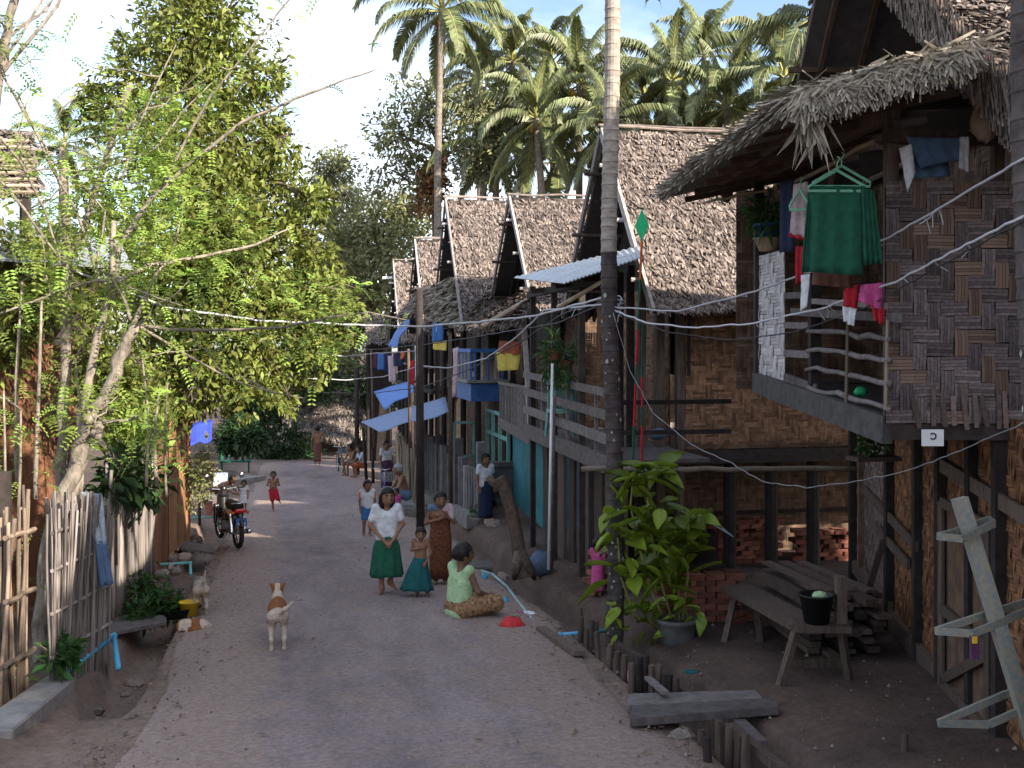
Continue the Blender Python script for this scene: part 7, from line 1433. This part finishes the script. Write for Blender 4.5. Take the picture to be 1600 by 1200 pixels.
# ------------------------------------------------------------------ motorcycle (forward +Y)
def torus(m, c, R_, r, axis, n=28, k=8, rnd=.5):
    c = Vector(c); ax = Vector(axis).normalized(); u = ax.cross(UP) if abs(ax.z) < .9 else Vector((1, 0, 0)); u.normalize(); v = ax.cross(u); vs = []; fs = []
    for i in range(n):
        a = 6.28319*i/n; d = u*math.cos(a)+v*math.sin(a)
        for j in range(k): b = 6.28319*j/k; vs.append(c+d*(R_+r*math.cos(b))+ax*r*math.sin(b))
    for i in range(n):
        for j in range(k): fs.append((i*k+j, ((i+1) % n)*k+j, ((i+1) % n)*k+(j+1) % k, i*k+(j+1) % k))
    m.add(vs, fs, rnd)
def wheel(t, c, R_, r, axis=(1, 0, 0), nsp=18, hub=.03, mat='chrome'):
    w_ = one('wheel', 'metal_grey', t, 'tube', [Vector(c)-Vector(axis)*hub*1.5, Vector(c)+Vector(axis)*hub*1.5], hub, 10)
    m = MB(); torus(m, c, R_-r, r, axis); m.build('tyre', 'rubber', w_, True)
    m = MB(); torus(m, c, R_-2*r, r*.35, axis, 28, 6); m.build('rim', mat, w_, True)
    m = MB()
    for i in range(nsp): a = 6.283*i/nsp; d = Vector((0, math.cos(a), math.sin(a))); m.tube([Vector(c)+Vector(axis)*hub*(1 if i % 2 else -1)+d*hub, Vector(c)+d*(R_-2*r)], .0025, 4)
    m.build('spokes', mat, w_)
def motorcycle():
    g = at(372, 862); fwd = FWD.copy(); rz = -YAW+R(30); t = thing('motorcycle', 'black motorcycle parked on the left verge, seen from behind', 'motorcycle', g, rz); S = 1.0
    wheel(t, (0, 0, .285), .285, .045); wheel(t, (0, 1.22, .285), .285, .042)
    for x in (-1, 1):
        one('fork', 'metal_grey', t, 'tube', [(x*.08, 1.22, .285), (x*.08, 1.03, .85)], .022, 8); one('swing_arm', 'metal_grey', t, 'tube', [(x*.09, 0, .285), (x*.09, .45, .33)], .022, 8); one('shock_absorber', 'chrome', t, 'tube', [(x*.11, .02, .30), (x*.11, .12, .62)], .028, 9)
    mk('moto_black', (.015, .015, .018), .25, .03, 5, .1, spec=.6); mk('tail_red', (.55, .02, .02), .2, .03, 5, .1, spec=.6)
    sdf_obj('bodywork', [('c', (0, -.02, .66), (0, .5, .60), .075, .10), ('c', (0, .5, .55), (0, .85, .42), .10, .09), ('c', (0, .95, .45), (0, 1.03, .80), .10, .11), ('c', (-.17, .92, .36), (-.15, .98, .66), .03, .05), ('c', (.17, .92, .36), (.15, .98, .66), .03, .05)], .014, 'moto_black', t, k=.05)
    sdf_obj('seat', [('c', (0, .02, .76), (0, .55, .75), .085, .09), ('c', (-.05, .05, .755), (.05, .05, .755), .07, .07)], .013, 'rubber', t, k=.04)
    sdf_obj('rear_fender', [('c', (0, -.10, .62), (0, -.27, .44), .06, .035), ('c', (0, -.10, .62), (0, .1, .64), .06, .07)], .012, 'moto_black', t, k=.03)
    sdf_obj('tail_light', [('c', (-.07, -.145, .70), (.07, -.145, .70), .04, .04)], .01, 'tail_red', t, k=.02)
    for x in (-1, 1): one('indicator', 'c_orange', t, 'ball', (x*.13, -.14, .67), .03, 8, smooth=True); one('side_panel', 'moto_black', t, 'box', (x*.095, .18, .64), (.02, .34, .10))
    one('grab_rail', 'chrome', t, 'tube', [(-.10, .1, .80), (-.10, -.10, .83), (-.06, -.15, .84), (.06, -.15, .84), (.10, -.10, .83), (.10, .1, .80)], .012, 7, smooth=True)
    pl_ = one('number_plate', 'blue_paint', t, 'slab', [(-.10, -.235, .44), (.10, -.235, .44), (.10, -.205, .58), (-.10, -.205, .58)], .006)
    for body, z, size in (('MA', .555, .034), ('9999', .475, .07)):
        cu = bpy.data.curves.new('plate_text', 'FONT'); cu.body = body; cu.size = size; cu.align_x = 'CENTER'; cu.extrude = .001; ot = bpy.data.objects.new('t', cu); tm = bpy.data.meshes.new_from_object(ot); bpy.data.objects.remove(ot); ob = link('plate_text', tm, 'white', pl_); ob.location = (0, -.235+(z-.44)*.214-.009+.004, z-.02); ob.rotation_euler = (R(90)-.21, 0, 0)
    one('handlebar', 'metal_grey', t, 'tube', [(-.34, .86, 1.0), (-.18, .96, .98), (0, 1.0, .95), (.18, .96, .98), (.34, .86, 1.0)], .014, 8, smooth=True)
    for x in (-1, 1): one('grip', 'rubber', t, 'tube', [(x*.24, .92, .99), (x*.36, .85, 1.0)], .02, 8); mr = one('mirror', 'chrome', t, 'ball', (x*.33, .92, 1.22), (.055, .02, .055), 10, smooth=True); one('mirror_stem', 'chrome', mr, 'tube', [(x*.24, .94, 1.0), (x*.32, .93, 1.18)], .007, 6)
    sdf_obj('front_cowl', [('c', (0, 1.0, .88), (0, .98, .97), .10, .07)], .014, 'moto_black', t)
    one('exhaust', 'chrome', t, 'tube', [(.13, .55, .25), (.14, .2, .27), (.15, -.22, .34)], [.02, .045, .05], 10, smooth=True); one('engine', 'metal_grey', t, 'tube', [(-.12, .55, .33), (.12, .55, .33)], .12, 12); one('chain_cover', 'metal_grey', t, 'box', (-.1, .25, .30), (.03, .5, .07))
    one('side_stand', 'metal_grey', t, 'tube', [(-.08, .42, .25), (-.24, .36, .0)], .014, 6); one('front_fender', 'moto_black', t, 'tube', [(0, .95, .42), (0, 1.05, .56), (0, 1.22, .61), (0, 1.38, .56)], [.05, .055, .055, .045], 8, smooth=True)
    for x in (-1, 1): one('foot_peg', 'rubber', t, 'tube', [(x*.1, .4, .28), (x*.22, .4, .29)], .018, 7)
motorcycle()
def bicycle(label, loc, rz, mat, basket=True):
    t = thing('bicycle', label, 'bicycle', loc, rz, 'bicycles leaning along the right side'); wheel(t, (0, 0, .33), .33, .02, nsp=16, hub=.02); wheel(t, (0, 1.05, .33), .33, .02, nsp=16, hub=.02)
    a, b, c, d, e = (0, 0, .33), (0, .42, .30), (0, .25, .78), (0, .88, .80), (0, 1.05, .33); m = MB()
    for p, q in ((a, b), (b, c), (a, c), (c, (0, .87, .74)), (b, (0, .89, .66)), (d, (0, .90, .62)), ((-.05, .92, .58), (-.05, 1.05, .33)), ((.05, .92, .58), (.05, 1.05, .33))): m.tube([p, q], .016, 7)
    m.build('frame', mat, t, True); one('saddle', 'rubber', t, 'ball', (0, .22, .90), (.08, .13, .04), 10, smooth=True); one('seat_post', 'chrome', t, 'tube', [c, (0, .23, .88)], .013, 7)
    one('handlebar', 'chrome', t, 'tube', [(-.28, .74, 1.0), (-.2, .88, 1.02), (0, .87, .98), (.2, .88, 1.02), (.28, .74, 1.0)], .012, 7, smooth=True); one('stem', 'chrome', t, 'tube', [d, (0, .87, .98)], .014, 7)
    m = MB(); m.tube([(-.08, .42, .30), (.08, .42, .30)], .02, 7); m.tube([(.08, .42, .30), (.09, .42, .14)], .01, 6); m.tube([(-.08, .42, .30), (-.09, .42, .46)], .01, 6); m.box((.13, .42, .13), (.08, .05, .02)); m.box((-.13, .42, .47), (.08, .05, .02)); m.build('crank', 'metal_grey', t)
    one('carrier', 'metal_grey', t, 'box', (0, 0, .70), (.12, .36, .02)); 
    m = MB(); torus(m, (0, 0, .33), .36, .012, (1, 0, 0), 24, 5); m.build('mudguard', mat, t)
    if basket:
        bk = MB()
        for i in range(5):
            for p, q in (((-.14, 1.0, .74+i*.05), (.14, 1.0, .74+i*.05)), ((-.14, 1.22, .74+i*.05), (.14, 1.22, .74+i*.05)), ((-.14, 1.0, .74+i*.05), (-.14, 1.22, .74+i*.05)), ((.14, 1.0, .74+i*.05), (.14, 1.22, .74+i*.05)), ((-.14+i*.07, 1.0, .74), (-.14+i*.07, 1.0, .94)), ((-.14+i*.07, 1.22, .74), (-.14+i*.07, 1.22, .94))): bk.tube([p, q], .005, 4)
        bk.build('basket', 'metal_grey', t)
    one('prop_stand', 'metal_grey', t, 'tube', [(.05, .05, .3), (.2, .02, 0)], .01, 6)
mk('purple_paint', (.12, .05, .30), .4, .05, 5, .1, spec=.5)
bicycle('dark bicycle with a basket parked at the far right verge', at(528, 738), VIEW+math.pi+.3, 'black'); bicycle('purple bicycle parked behind the children', at(600, 792), VIEW+math.pi+.15, 'purple_paint', True)
